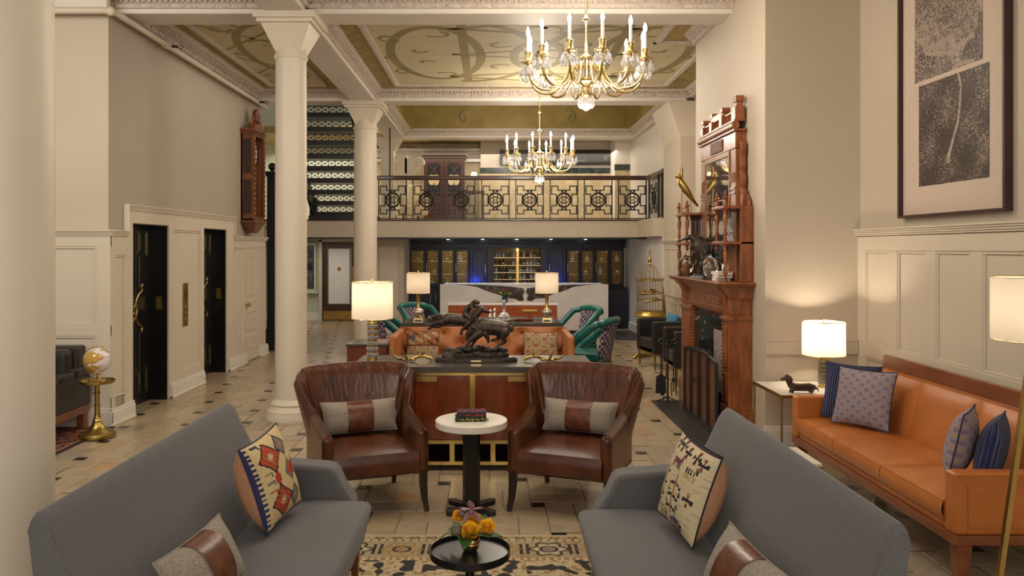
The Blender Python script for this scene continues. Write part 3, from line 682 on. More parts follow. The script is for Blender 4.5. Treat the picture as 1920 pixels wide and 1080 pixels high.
# ---- gallery slab and upper walls
sl = struct(MB().box(-9, 3.22, 16.0, 21, 2.08, 2.42).box(3.0, 3.22, 14.5, 16.0, 2.08, 2.42).build('floor_gallery', M['wall']))
MB().box(-9, 3.22, 15.985, 16.3, 2.045, 2.08).build('steel_edge', M['iron'], sl)
MB().box(-9, 3.24, 15.97, 16.1, 2.42, 2.45).box(3.18, 3.24, 14.5, 16.1, 2.42, 2.45).build('nosing', M['wood_dark'], sl, bevel=.005)
MB().box(-9, 3.22, 16.02, 20.1, 2.0795, 2.0805).build('gallery_soffit', M['white'], sl)
gw = struct(MB().box(-.28, 3.4, 19.4, 19.6, 2.42, CZ).build('wall_gallery', mat('greige_paint', (.5,.44,.37), .6)))
MB().box(-.3, 2.95, 19.37, 19.4, 3.72, 3.86).build('marble_band', M['marble_green'], gw, bevel=.004)
MB().box(-.3, 2.95, 19.38, 19.4, 2.42, 3.72).build('travertine_dado', M['travertine'], gw)
MB().box(2.95, 3.35, 18.6, 19.4, 2.42, CZ).build('pilaster', M['white'], gw)
MB().box(2.93, 3.35, 18.57, 18.6, 3.72, 3.86).build('marble_band', M['marble_green'], gw); MB().box(2.94, 3.35, 18.585, 18.6, 2.42, 3.72).build('travertine_dado', M['travertine'], gw)
gl = struct(MB().box(-3.5, -.28, 19.9, 20.05, 2.42, CZ).build('wall_gallery_left', M['travertine']))
mb = MB(); cornice(mb, 'x', -3.5, -.28, 19.9, -1, CZ-.15, 1.6); mb.build('cornice', M['white'], gl)
MB().box(-3.5, -.28, 19.8, 19.9, 4.05, 4.14).build('ledge', M['white'], gl, bevel=.01)
struct(MB().box(-2.5, -2.22, 17.6, 17.95, 2.42, FX).frustum(-2.36, 17.78, 4.05, .14, .17, FX, .3, .3).build('trim_10', M['trim']))
cbk = struct(MB().prism([(-2.02,3.95),(-1.62,3.95),(-1.62,3.8),(-1.72,3.68),(-1.9,3.5),(-2.02,3.6)], 'y', 18.0, 18.25).box(-2.2,-1.95,18.0,18.3,3.0,4.0).build('trim_11', M['trim'], bevel=.01))
MB().lathe([(.09,0),(.1,.02),(.1,.28),(.09,.3)], (-1.66,17.98,3.86), 20, axis='y').build('volute', M['trim'], cbk, smooth=40)
# ================================================================== STAIR, RAILING, BAR
st = thing('iron_staircase', 'black iron staircase with pierced lattice risers rising behind the column', 'staircase', (-3.2, 16.9, 2.45))
NS = 10
def stp(i): # world y, z of step i (0 lowest)
    return 16.65-i*.30, 2.62+i*.213
rm = MB(); x0, x1 = -.58, .62
rm.box(x0, x1, -.008, .008, 0, .02).box(x0, x1, -.008, .008, .115, .135)
n = 9; wv = (x1-x0)/n
for k in range(n):
    a = x0+k*wv
    rm.box(a-.006, a+.006, -.006, .006, .02, .115)
    rm.tube([(a, 0, .02), (a+wv, 0, .115)], .008, 4).tube([(a+wv, 0, .02), (a, 0, .115)], .008, 4)
    rm.box(a+wv/2-.016, a+wv/2+.016, -.006, .006, .052, .083)
rme = rm.mesh('riser', M['iron'])
tme = MB().box(x0, x1, -.02, .30, -.075, 0).box(x0, x1, -.035, -.02, -.03, 0).mesh('tread', M['iron'])
for i in range(NS):
    y, z = stp(i)
    inst('tread', tme, st, (0, y-16.9, z-2.45)); inst('riser', rme, st, (0, y-16.9+.02, z-2.45))
for x in (-.62, .63):
    a, b = stp(0), stp(NS-1)
    mb = MB(); q = [(a[0]-16.9+.35, a[1]-2.45-.35), (a[0]-16.9+.35, a[1]-2.45+.16), (b[0]-16.9, b[1]-2.45+.2), (b[0]-16.9-.12, b[1]-2.45+.05)]
    mb.prism(q, 'x', x-.02, x+.02); mb.build('stringer', M['iron'], st)
MB().box(-.68, .72, -.42, .5, -.0, .1).build('landing_beam', M['iron'], st)
MB().box(-.7, -.55, -.25, -.1, 0, .5).build('landing_post', M['iron'], st, bevel=.01)
nw = thing('newel_post', 'tall black square newel post with ball finial beside the wall clock', 'newel post', (-4.0, 14.2, 0))
MB().box(-.08, .08, -.08, .08, 0, 3.2).box(-.095,.095,-.095,.095,0,.4).box(-.09,.09,-.09,.09,2.2,2.24).build('post', M['iron'], nw, bevel=.006)
MB().box(-.12, .12, -.12, .12, 3.2, 3.25).box(-.1,.1,-.1,.1,3.16,3.2).build('cap', M['iron'], nw, bevel=.006)
MB().sphere((0,0,3.34), .075).cyl((0,0,3.25), .03, .05).build('ball_finial', M['iron'], nw, smooth=60)
lr = thing('stair_balustrade', 'lower stair balustrade with sloping brown handrail left of the newel post', 'balustrade', (-4.35, 14.15, 0))
MB().box(-.6, .24, -.03, .03, 1.02, 1.09).build('handrail', M['wood_mid'], lr, bevel=.015)
MB().prism([(-.3,1.95),(-.18,1.95),(.2,2.6),(.1,2.66)], 'y', -.03, .03).build('sloping_handrail', M['wood_mid'], lr, bevel=.01)
for k in range(4): MB().box(-.5+k*.18, -.48+k*.18, -.012, .012, .1, 1.02).build('baluster', M['iron'], lr)
MB().box(-.6, .24, -.02, .02, .0, .12).build('bottom_rail', M['iron'], lr)

# gallery railing
rl = thing('balcony_railing', 'black iron balcony railing with stepped key panels under a mahogany handrail', 'railing', (0, 16.05, 2.45))
MB().box(-2.36, 3.26, -.045, .045, .81, .90).build('handrail', M['wood_dark'], rl, bevel=.02, seg=3)
MB().box(3.17, 3.26, -1.5, .0, .81, .90).build('handrail', M['wood_dark'], rl, bevel=.02, seg=3)
def orn():
    mb = MB(); s = .00163; cx, cy = 405, 375
    P = [(250,205),(330,205),(330,255),(480,255),(480,205),(565,205),(565,305),(505,305),(505,445),(565,445),(565,545),(485,545),(485,498),(330,498),(330,545),(250,545),(250,445),(310,445),(310,305),(250,305)]
    q = [((x-cx)*s, .40-(y-cy)*s*1.03) for x, y in P]
    for a, b in zip(q, q[1:]+q[:1]):
        mb.box(min(a[0],b[0])-.011, max(a[0],b[0])+.011, -.008, .008, min(a[1],b[1])-.011, max(a[1],b[1])+.011)
    for z in (q[0][1]-.085, q[14][1]+.08):
        for x in (1, -1): mb.box(x*.25, x*.285, -.008, .008, z-.008, z+.008)
    f = mb
    ring = lambda rx, rz, r: f.tube([(rx*math.cos(2*PI*i/28), 0, .4+rz*math.sin(2*PI*i/28)) for i in range(28)], r, 6, closed=True)
    ring(.14, .143, .022); ring(.105, .06, .012)
    for x in (-1, 1):
        f.tube([(x*.045, 0, .4+.12), (x*.036, 0, .4+.05), (x*.036, 0, .4-.05), (x*.045, 0, .4-.12)], .010, 6)
        for z in (.585, .215): f.sphere((x*.035, 0, z), .026, n=10, m=6)
    f.box(-.04, .04, -.008, .008, .392, .408)
    return mb.mesh('key_panel', M['iron'])
om = orn()
bm_ = MB().box(-.011, .011, -.011, .011, 0, .81).mesh('baluster', M['iron'])
for k in range(8):
    xa = -2.328+.706*k; inst('baluster', bm_, rl, (xa, 0, 0)); inst('baluster', bm_, rl, (xa+.57, 0, 0)); inst('key_panel', om, rl, (xa+.285, 0, 0))
for y in (-.12, -.2, -1.0, -1.12, -1.3, -1.42): inst('baluster', bm_, rl, (3.215, y, 0))
inst('key_panel', om, rl, (3.215, -.6, 0), (0, 0, R(90)))
MB().box(-2.36, 3.22, -.012, .012, .012, .03).build('bottom_rail', M['iron'], rl)
tag(MB().cyl((-2.12, 16.2, 2.45), .016, 2.0, 10).build('hanger_rod', M['iron'], smooth=50), 'slender black steel hanger rod rising through the balcony railing', 'rod')

# gallery furniture
cabn = thing('bookcase', 'mahogany glazed bookcase on the balcony with crossed glazing bars', 'bookcase', (-1.18, 19.5, 2.42))
MB().box(-.5, .5, -.2, .25, 0, 1.72).build('carcass', M['wood_dark'], cabn, bevel=.008)
MB().box(-.56, .56, -.26, .27, 1.72, 1.78).box(-.53, .53, -.23, .26, 1.66, 1.72).build('cornice', M['wood_dark'], cabn, bevel=.012)
for s in (-1, 1):
    dd = MB().box(s*.25-.22, s*.25+.22, -.235, -.2, .75, 1.62).build('door', M['wood_dark'], cabn, bevel=.006)
    gm = MB().box(s*.25-.165, s*.25+.165, -.24, -.235, .82, 1.55).build('glass_pane', M['black'], dd)
    mb = MB()
    for a, b in (((-.16,.83),(.16,1.2)),((.16,.83),(-.16,1.2)),((-.16,1.2),(.16,1.54)),((.16,1.2),(-.16,1.54)),((0,.83),(0,1.54))): mb.tube([(s*.25+a[0], -.243, a[1]), (s*.25+b[0], -.243, b[1])], .007, 6)
    mb.build('glazing_bar', M['wood_dark'], dd)
    MB().box(s*.25-.22, s*.25+.22, -.235, -.2, .06, .7).build('lower_door', M['wood_dark'], cabn, bevel=.006)
for x, c in ((-.3,'ecru'),(-.2,'cream'),(.18,'ecru'),(.3,'ecru')):
    MB().lathe([(.04,0),(.07,.05),(.09,.15),(.05,.22),(.06,.25)], (x,-.246,1.0), 14, sy=.04).build('ornament', K[c], cabn, smooth=50)
gp = thing('framed_panorama', 'long black framed grey panorama photograph on the balcony wall', 'picture', (1.62, 19.36, 3.9))
def frame_box(mb, x0, x1, z0, z1, w, t):
    mb.box(x0, x1, -t, 0, z0, z0+w).box(x0, x1, -t, 0, z1-w, z1).box(x0, x0+w, -t, 0, z0+w, z1-w).box(x1-w, x1, -t, 0, z0+w, z1-w)
mb = MB(); frame_box(mb, -1.42, 1.42, .03, .40, .07, .04); mb.build('frame', M['black'], gp, bevel=.005)
MB().box(-1.36, 1.36, -.02, 0, .09, .34).build('print', M['photo_grey'], gp)
sl_ = thing('gallery_lamp', 'small white-shaded lamp glowing beside the balcony bookcase', 'lamp', (-.43, 18.9, 2.42))
MB().lathe([(.09,1.1),(.06,1.28)], n=20).build('shade', M['shade'], sl_, smooth=60)
MB().lathe([(.07,.83),(.02,.86),(.015,1.15)], n=14).build('lamp_base', M['oldbrass'], sl_, smooth=50)
tb = MB().box(-.25,.25,-.2,.2,.76,.82).build('table_top', M['wood_dark'], sl_, bevel=.01)
for x in (-.22,.22):
    for y in (-.17,.17): MB().box(x-.02,x+.02,y-.02,y+.02,0,.76).build('leg', M['wood_dark'], sl_)
lamp('gallery_lamp_light', 'POINT', (-.43, 18.9, 3.6), 4, (1,.82,.6), .04)
ch = thing('gallery_armchair', 'pale wing armchair seen through the balcony railing', 'armchair', (-1.9, 18.3, 2.42), R(30))
MB().box(-.32,.32,-.3,.3,.2,.45).build('seat', K['ecru'], ch, bevel=.05, seg=3); MB().box(-.32,.32,.2,.32,.45,.95).build('backrest', K['ecru'], ch, bevel=.05, seg=3)
for x in (-.3,.3):
    MB().box(x-.05,x+.05,-.3,.3,.3,.62).build('arm', K['ecru'], ch, bevel=.03)
    for y in (-.25,.25): MB().box(x-.025,x+.025,y-.025,y+.025,0,.22).build('leg', M['wood_mid'], ch)

# ---- back bar
BX0, BX1, BY = -1.88, 3.12, 18.25
bb = thing('back_bar_cabinet', 'ink navy back bar wall of cabinets with brass lattice doors', 'bar cabinet', (0, BY, 0))
MB().box(BX0, BX1, .3, .36, 0, 2.07).build('back_panel', M['navycab'], bb)
MB().box(BX0, BX1, -.12, .3, 1.97, 2.07).box(BX0, BX1, -.06, .3, 1.86, 1.97).build('crown', M['navycab'], bb, bevel=.006)
MB().box(BX0, BX1, -.35, .3, .93, .965).build('counter', M['black'], bb, bevel=.005)
MB().box(BX0, BX1, -.3, .3, .1, .93).box(BX0, BX1, -.26, .3, 0, .1).build('base_unit', M['navycab'], bb)
def px(x, Y=BY): return (x-922)/1460*Y
def hnd(parent, x, z0, z1, y): MB().tube([(x, y, z0), (x, y-.03, z0+.005), (x, y-.03, z1-.005), (x, y, z1)], .006, 6).build('handle', M['steel'], parent)
e = [768, 798, 825, 853, 880, 914, 926, 1014, 1026, 1062, 1088, 1115, 1143, 1170]
kinds = ['l','l','l','l','s','g','o','g','s','l','l','l','l']
lat_cache = {}
def lattice(w_, z0, z1):
    mb = MB(); st_ = .06; zz = z1-z0; x0, x1 = -w_/2, w_/2
    k = -int(zz/st_)-1
    for sgn in (1, -1):
        t = -zz-w_
        while t < w_+zz:
            pts = []
            # line x = x0 + t + s, z = s (or mirrored)
            s0, s1 = max(0, -t), min(zz, w_-t)
            if s1-s0 > .005:
                a = (x0+t+s0, s0); b = (x0+t+s1, s1)
                if sgn < 0: a, b = (-a[0], a[1]), (-b[0], b[1])
                mb.tube([(a[0], 0, z0+a[1]), (b[0], 0, z0+b[1])], .0036, 4)
            t += st_
    return mb.mesh('lattice', M['brass'])
for i, kd in enumerate(kinds):
    xa, xb = px(e[i]), px(e[i+1]); zc0, zc1 = .97, 1.86
    if kd == 's':
        d_ = MB().box(xa+.01, xb-.01, -.02, .02, zc0, zc1).build('solid_door', M['navycab'], bb, bevel=.004)
        panel_frame(d_, 'x', -.02, -1, xa+.06, xb-.06, zc0+.08, zc1-.06, M['navycab'], 'door_panel')
        hnd(d_, xb-.05 if i < 6 else xa+.05, 1.28, 1.48, -.02)
    elif kd == 'g': MB().box(xa, xb, -.02, .3, zc0, zc1).build('divider', M['navycab'], bb)
    elif kd == 'l':
        w_ = xb-xa; f_ = MB(); fr = .055
        f_.box(xa+.005, xa+fr, -.02, .02, zc0, zc1).box(xb-fr, xb-.005, -.02, .02, zc0, zc1).box(xa+fr, xb-fr, -.02, .02, zc0, zc0+.07).box(xa+fr, xb-fr, -.02, .02, zc1-.07, zc1)
        d_ = f_.build('lattice_door', M['navycab'], bb, bevel=.003)
        key = round(w_, 2)
        if key not in lat_cache: lat_cache[key] = lattice(w_-2*fr, zc0+.07, zc1-.07)
        inst('lattice', lat_cache[key], d_, ((xa+xb)/2, -.005, 0))
        if i in (1, 3, 9, 11): hnd(d_, xa+.028, 1.3, 1.52, -.02)
        MB().box(xa+.03, xb-.03, .27, .298, zc0, zc1).build('lit_lining', mat('amber_lining', (.075,.045,.016), .5), bb)
        for z in (1.25, 1.55): MB().box(xa+.02, xb-.02, .05, .28, z-.008, z).build('shelf', M['palebrass'], bb)
for x in (.1,): pass
MB().box(px(926), px(1014), .28, .299, .97, 1.86).build('gold_lining', mat('dim_gold_lining', (.2,.14,.05), .4, .5), bb)
rows = [(.97, 1.0), (1.13, 1.0), (1.29, 1.0), (1.46, 1.0), (1.64, 1.0)]
for z, k in rows[1:]: MB().box(px(926), px(1014), .06, .28, z-.012, z).build('bottle_shelf', M['palebrass'], bb)
MB().box(px(968), px(973), .03, .29, .97, 1.86).build('upright', M['brass'], bb)
for k in range(10):
    xx = BX0+.05+(BX1-BX0-.1)*k/10
    if xx < -1.1 or xx > 2.2:
        dd = MB().box(xx, xx+.46, -.32, -.3, .14, .9).build('lower_door', M['navycab'], bb, bevel=.004); hnd(dd, xx+.42 if k % 2 == 0 else xx+.05, .6, .8, -.32)
bsh = [[(.033,0),(.034,.075),(.03,.09),(.012,.105),(.012,.135),(.014,.14),(0,.141)], [(.03,0),(.03,.06),(.026,.085),(.011,.1),(.010,.13),(.013,.134),(0,.135)], [(.036,0),(.038,.05),(.034,.075),(.013,.085),(.012,.12),(.016,.125),(.016,.138),(0,.14)]]
gcol = [mat('amber_bottle_glass', (.25,.09,.015), .08, coat=.4), mat('dark_bottle_glass', (.014,.016,.02), .08, coat=.4), mat('pale_bottle_glass', (.42,.44,.42), .08, coat=.4), mat('green_bottle_glass', (.05,.12,.06), .08, coat=.4), mat('clear_spirit_glass', (.55,.54,.5), .06, coat=.4), mat('red_bottle_glass', (.2,.02,.015), .08, coat=.4)]
bname = ['amber', 'dark', 'pale', 'green', 'clear', 'red']
lblm = MB().lathe([(.0345,.02),(.0345,.06)], n=12); lbl_me = lblm.mesh('paper_label', M['paper'], 60)
bmes = {}
ORD = ['first','second','third','fourth','fifth','sixth','seventh','eighth','ninth','tenth','eleventh','twelfth']
rown = ['bottom', 'second', 'middle', 'fourth', 'top']
for ri, (z, k) in enumerate(rows):
    for j in range(13):
        if j == 6: continue
        c = rnd.choice([0,1,1,2,3,4,4,5]); s = rnd.randrange(3)
        if (c, s) not in bmes: bmes[(c, s)] = MB().lathe(bsh[s], n=12).mesh('bottle', gcol[c], 50)
        x = px(926)+.055+(px(1014)-px(926)-.11)*j/12
        b_ = inst('liquor_bottle', bmes[(c, s)], None, (x, BY+.15+.02*(j % 2), z+.001), (0, 0, 0), (k, k, k*1.0))
        tag(b_, '%s liquor bottle, %s from left on the %s shelf of the open bar cabinet' % (bname[c], ORD[j if j < 6 else j-1], rown[ri]), 'bottle', 'bottles in the open bar cabinet')
        if rnd.random() < .6: inst('paper_label', lbl_me, b_)
for i, x in enumerate([784, 811, 838, 866, 1074, 1101, 1129, 1157]):
    for z in (.98, 1.255, 1.555):
        if rnd.random() < .2: continue
        c = rnd.choice([0,2,4,5,2]); s = rnd.randrange(3)
        if (c, s) not in bmes: bmes[(c, s)] = MB().lathe(bsh[s], n=12).mesh('bottle', gcol[c], 50)
        b_ = inst('display_bottle', bmes[(c, s)], None, (px(x)+rnd.uniform(-.03,.03), BY+.14, z), (0,0,0), (1.4,1.4,1.35))
        side = 'left' if i < 4 else 'right'
        tag(b_, '%s bottle behind the %s brass lattice door from left, %s shelf' % (bname[c], ORD[i], {.98: 'bottom', 1.255: 'middle', 1.555: 'top'}[z]), 'bottle', 'display bottles behind lattice doors')
        inst('paper_label', lbl_me, b_)
for i, x in enumerate((840, 905, 969, 1033, 1098)):
    d = thing('downlight', 'small recessed downlight over the back bar, %s of five' % ['leftmost','second from left','middle one','fourth from left','rightmost'][i], 'downlight', (px(x, 17.6), 17.6, 2.03), 0, 'row of downlights over the bar')
    MB().lathe([(.06,.04),(.06,.05),(.045,.05),(.045,.04)], n=20).build('trim_ring', M['steel'], d, smooth=40)
    MB().lathe([(.0,.02),(.03,.025),(.044,.042),(.044,.049)], n=18).build('lens', M['down'], d, smooth=60)
    lamp('downlight_beam', 'SPOT', (px(x, 17.6), 17.6, 2.02), 26, (.8,.87,1), .03, (R(-8), 0, 0), spot=R(105), blend=.8)
for x in (px(890, 18), px(1043, 18)):
    lamp('bar_accent_light', 'SPOT', (x, 17.75, 1.02), 20, (.02,.08,1), .12, (R(115), 0, 0), spot=R(80), blend=.9)
for x in (px(784), px(838), px(1074), px(1129)): lamp('cabinet_strip_light', 'POINT', (x+.1, BY+.12, 1.8), .35, (1,.75,.42), .03)
lamp('bottle_strip_light', 'POINT', (px(970), BY+.02, 1.82), 1.3, (1,.82,.55), .05)
# bar counter
bc = thing('bar_counter', 'white marble bar counter with bold dark brown veins', 'bar counter', (0, 16.7, 0))
MB().box(-1.11, 2.5, 0, .05, .09, 1.085).box(-1.11, -1.03, .05, .7, .09, 1.085).box(2.42, 2.5, .05, .7, .09, 1.085).build('counter_front', M['bar_marble'], bc, bevel=.004)
MB().box(-1.11, 2.5, .05, .72, 1.045, 1.085).build('counter_top', M['bar_marble'], bc, bevel=.004)
MB().box(-1.05, 2.44, .04, .66, 0, .09).build('toe_kick', M['black'], bc)
# book-matched dark veining, flat inlay on the marble face
vn = mat('dark_brown_marble_vein', (.055,.04,.036), .2, c2=(.16,.125,.11), vs=7, vd=8, distort=1.5, contrast=(.4,.5))
mb = MB(); cxv = .72
for s in (-1, 1):
    top = [(.0,1.084),(.28,1.084),(.6,1.06),(.95,1.07),(1.2,1.083),(1.5,1.08)]
    P = [(.10,.70),(.2,.78),(.42,.78),(.55,.85),(.72,.91),(.86,.955),(1.05,1.03),(1.3,1.07),(1.5,1.083),(1.22,1.084),(.95,1.084),(.55,1.05),(.3,1.03),(.05,.99),(.0,.92),(.06,.85),(.02,.74)]
    Q = [(x+.012*math.sin(37*x+9*z), z+.010*math.sin(51*x)) for x, z in P]
    Q = [(x, min(z, 1.0845)) for x, z in Q]
    mb.prism([(cxv+s*x, z) for x, z in Q], 'y', -.0012, .001)
    mb.prism([(cxv+s*(.05+.16*i/8), .99-.03*i+.012*(1 if j else -1)*math.sin(PI*i/8)) for j in (0,1) for i in (range(9) if j == 0 else range(8,-1,-1))], 'y', -.001, .001)
mb.build('vein', vn, bc)
tag(MB().box(2.52, 3.12, 15.7, 17.6, .001, .006).build('bar_shadow_sheet', mat('shadow_stripes', (.09,.08,.08), .95, c2=(.03,.028,.03), vs=5, stretch=(1.2,.6,1))), 'dark sheet painted as shadow stripes on the floor at the right end of the bar', 'painted shadow')  # thin dark sheet standing in for shadow stripes on the floor

# ---- sideboard with marble top
sb = thing('sideboard', 'orange cherry sideboard with white marble top and brass pulls before the bar', 'sideboard', (.2, 14.3, 0))
MB().box(-1.0, 1.0, 0, .5, .08, .81).build('body', M['wood_red'].copy(), sb, bevel=.004)
wo = mat('orange_cherry', (.36,.085,.02), .25, c2=(.25,.055,.013), vs=3, stretch=(1,1,6), coat=.3); sb.children[0].data.materials[0] = wo
MB().box(-1.02, 1.02, -.02, .52, .81, .85).build('top', M['bar_marble'], sb, bevel=.004)
for i in range(4):
    a = -1.0+.5*i; dd = MB().box(a+.01, a+.49, -.018, 0, .1, .8).build('door', wo, sb, bevel=.003)
    MB().box(a+.06, a+.44, -.022, -.018, .2, .6).build('glass_pane', M['greyglass'], dd)
for x in (-.5, .5): MB().box(x-.14, x+.14, -.04, -.018, .69, .725).build('pull', M['brass'], sb, bevel=.003)
for x in (-.92, .92):
    for y in (.06, .44): MB().box(x-.03, x+.03, y-.03, y+.03, 0, .08).build('leg', wo, sb)

def petal_ball(mb, c, r, mi, n=14, seed=1, flat=.7):
    q = random.Random(seed)
    for ring, (rr, tilt, cnt) in enumerate(((r, .25, 7), (r*.8, .6, 6), (r*.55, .95, 5), (r*.3, 1.2, 4))):
        for k in range(cnt):
            a = 2*PI*k/cnt+ring*.5+q.uniform(-.15,.15)
            def fn(u, v):
                w_ = (u-.5)*2*rr*.62*math.sin(PI*min(1, .25+v*.75)); h = v*rr*1.05
                out = rr*(.35+.65*math.sin(v*PI*.5)*math.cos(tilt*.6)); up = h*math.sin(tilt)*.9
                ca, sa = math.cos(a), math.sin(a); bend = -((u-.5)**2)*rr*.9
                d_ = out+bend
                return (c[0]+d_*ca*.62-w_*sa, c[1]+d_*sa*.62+w_*ca, c[2]+up*flat-rr*.2)
            mb.grid(fn, 4, 4, mi)
def leaf(mb, c, d, L, w_, mi, droop=.4):
    d = Vector(d).normalized(); s = d.cross(Vector((0,0,1)));
    if s.length < .1: s = Vector((1,0,0))
    s.normalize(); up = s.cross(d)
    def fn(u, v):
        p = Vector(c)+d*(L*v)-Vector((0,0,1))*(droop*L*v*v)+s*((u-.5)*2*w_*math.sin(PI*min(1,.06+v*.94)))+up*(abs(u-.5)*w_*.5)
        return p
    mb.grid(fn, 4, 7, mi)
# flowers on the sideboard
fv = thing('sideboard_bouquet', 'bouquet of yellow and magenta flowers in a dark glass vase on sideboard', 'flowers', (.245, 14.45, .85))
MB().lathe([(.05,0),(.055,.02),(.06,.1),(.055,.1),(.05,.02),(0,.01)], n=20).build('vase', mat('dark_blue_glass', (.03,.04,.07), .08, coat=.5), fv, smooth=50)
for i, (x, y, z, r, m) in enumerate(((-.08,-.05,.19,.055,'yellow'),(.09,-.05,.17,.055,'yellow'),(.02,-.02,.25,.06,'pink'),(.07,.03,.24,.045,'pink'),(-.05,.04,.24,.045,'purple'))):
    mb = MB(); petal_ball(mb, (x,y,z), r, 0, seed=i); mb.build('flower', M[m], fv, smooth=180)
q = random.Random(3)
for i in range(16):
    mb = MB(); a = q.uniform(0, 2*PI); leaf(mb, (.03*math.cos(a),.03*math.sin(a),.1), (math.cos(a), math.sin(a), q.uniform(.5,1.4)), q.uniform(.12,.19), .022, 0, .2); mb.build('leaf', M['leaf'], fv, smooth=180)
# ================================================================== CONSOLES, SEATING, TABLES
TZ = .868
def console(label, x0, x1, y0, y1):
    cx, w_ = (x0+x1)/2, (x1-x0)/2; dp = y1-y0
    c = thing('console_cabinet', label, 'console', (cx, y0, 0), 0, 'long brass-trimmed consoles')
    MB().box(-w_, w_, 0, dp, TZ-.05, TZ).build('top', M['taupe_top'], c, bevel=.003)
    MB().box(-w_+.05, w_-.05, .02, dp-.02, TZ-.075, TZ-.05).build('brass_band', M['brass'], c)
    MB().box(-w_+.05, w_-.05, .04, dp-.03, .255, TZ-.075).build('body', M['wood_red'], c)
    n = 4; a0 = -w_+.05; sw = (2*w_-.1)/n
    for i in range(n):
        xa = a0+sw*i
        dd = MB().box(xa+.012, xa+sw-.012, .022, .04, .26, TZ-.08).build('door', M['wood_red'], c, bevel=.002)
        pa = xa+sw-.19 if i % 2 == 0 else xa+.02
        MB().box(pa, pa+.17, .004, .022, TZ-.125, TZ-.085).build('pull', M['brass'], dd, bevel=.002)
    MB().box(-.022, .022, .012, .03, .255, TZ-.075).build('centre_strip', M['brass'], c)
    MB().box(-w_+.05, w_-.05, .015, .04, .225, .255).build('upper_rail', M['brass'], c)
    MB().box(-w_+.05, w_-.05, .015, .04, .05, .078).build('lower_rail', M['brass'], c)
    MB().box(-w_+.05, w_-.05, .04, dp-.03, .055, .07).build('shelf', M['wood_dark'], c)
    MB().box(-w_+.05, w_-.05, dp-.05, dp-.03, .07, .255).build('shelf_back', M['black'], c)
    for x in (-w_+.07, -.6, -.17, .17, .6, w_-.07): MB().box(x-.02, x+.02, .018, .04, .078, .225).build('strut', M['brass'], c)
    for x in (-w_+.1, 0, w_-.1): MB().box(x-.04, x+.04, .1, dp-.1, 0, .055).build('foot', M['black'], c)
    return c
console('long red lacquer console with dark stone top behind the two wing chairs', -1.18, .86, 6.46, 7.17)
console('red lacquer console behind the tufted sofa carrying two brass lamps', -1.19, .92, 10.3, 10.9)

# ---- lamps
def drum(t, r, z0, z1, r0=None, m='shade'):
    r0 = r0 or r
    s = MB().lathe([(r0, z0), (r, z1)], n=40); s.f = s.f[:-2]; s.m = s.m[:-2]
    o = s.build('shade', M[m], t, smooth=60)
    mb = MB()
    for z, rr in ((z0, r0), (z1, r)): MB().tube([(rr*math.cos(2*PI*i/40), rr*math.sin(2*PI*i/40), z) for i in range(40)], .003, 6, closed=True).build('shade_ring', M['palebrass'], o)
    for a in (0, 120, 240): mb.tube([(r*math.cos(R(a)), r*math.sin(R(a)), z1-.006), (0, 0, z1-.012)], .002, 5)
    mb.build('shade_spider', M['palebrass'], o)
    MB().cyl((0,0,z1-.03), .008, .05, 10).sphere((0,0,z1+.022), .011, n=10, m=6).build('finial', M['palebrass'], t, smooth=60)
    MB().sphere((0,0,(z0+z1)/2-.02), .028, (1,1,1.3), n=12, m=8).build('bulb', mat('frosted_bulb', (1,.93,.82), .4, emit=(1,.8,.55), es=3), t, smooth=180)
    return o
def lamp_light(t, z, p): 
    l = lamp('lamp_light', 'POINT', (0,0,0), p, (1,.85,.66), .03); l.parent = t; l.location = (0,0,z); return l
def crystal_lamp(label, x, y, z, r, zs0, zs1, hb, p):
    t = thing('crystal_lamp', label, 'lamp', (x, y, z))
    MB().lathe([(.045,0),(.045,.035)], n=24).build('foot', M['brass'], t, smooth=40)
    k = 0; zz = .035
    n = 6; st_ = (hb-.035)/n
    for k in range(n):
        MB().lathe([(.046,0),(.05,.004),(.05,st_*.26),(.046,st_*.3)], (0,0,zz), 8).build('crystal_block', M['crystal'], t)
        MB().lathe([(.05,0),(.056,.004),(.056,st_*.28),(.05,st_*.32)], (0,0,zz+st_*.3), 8).build('crystal_block', M['crystal'], t)
        MB().lathe([(.042,0),(.045,st_*.05),(.045,st_*.33),(.042,st_*.38)], (0,0,zz+st_*.62), 20).build('brass_ring', M['brass'], t, smooth=40)
        zz += st_
    MB().lathe([(.036,0),(.036,.03),(.01,.034),(.01,zs0-hb+.16),(.016,zs0-hb+.16),(.016,zs0-hb+.2)], (0,0,hb), 18).build('neck', M['brass'], t, smooth=40)
    drum(t, r*.985, zs0, zs1, r); lamp_light(t, zs0+.62*(zs1-zs0), p)
    return t
crystal_lamp('crystal block lamp with blush drum shade on the front console', -1.05, 6.85, TZ, .18, .367, .687, .335, 5)
crystal_lamp('crystal block lamp glowing in the corner beside the tan leather sofa', 2.95, 6.92, .62, .182, .285, .58, .25, 24)
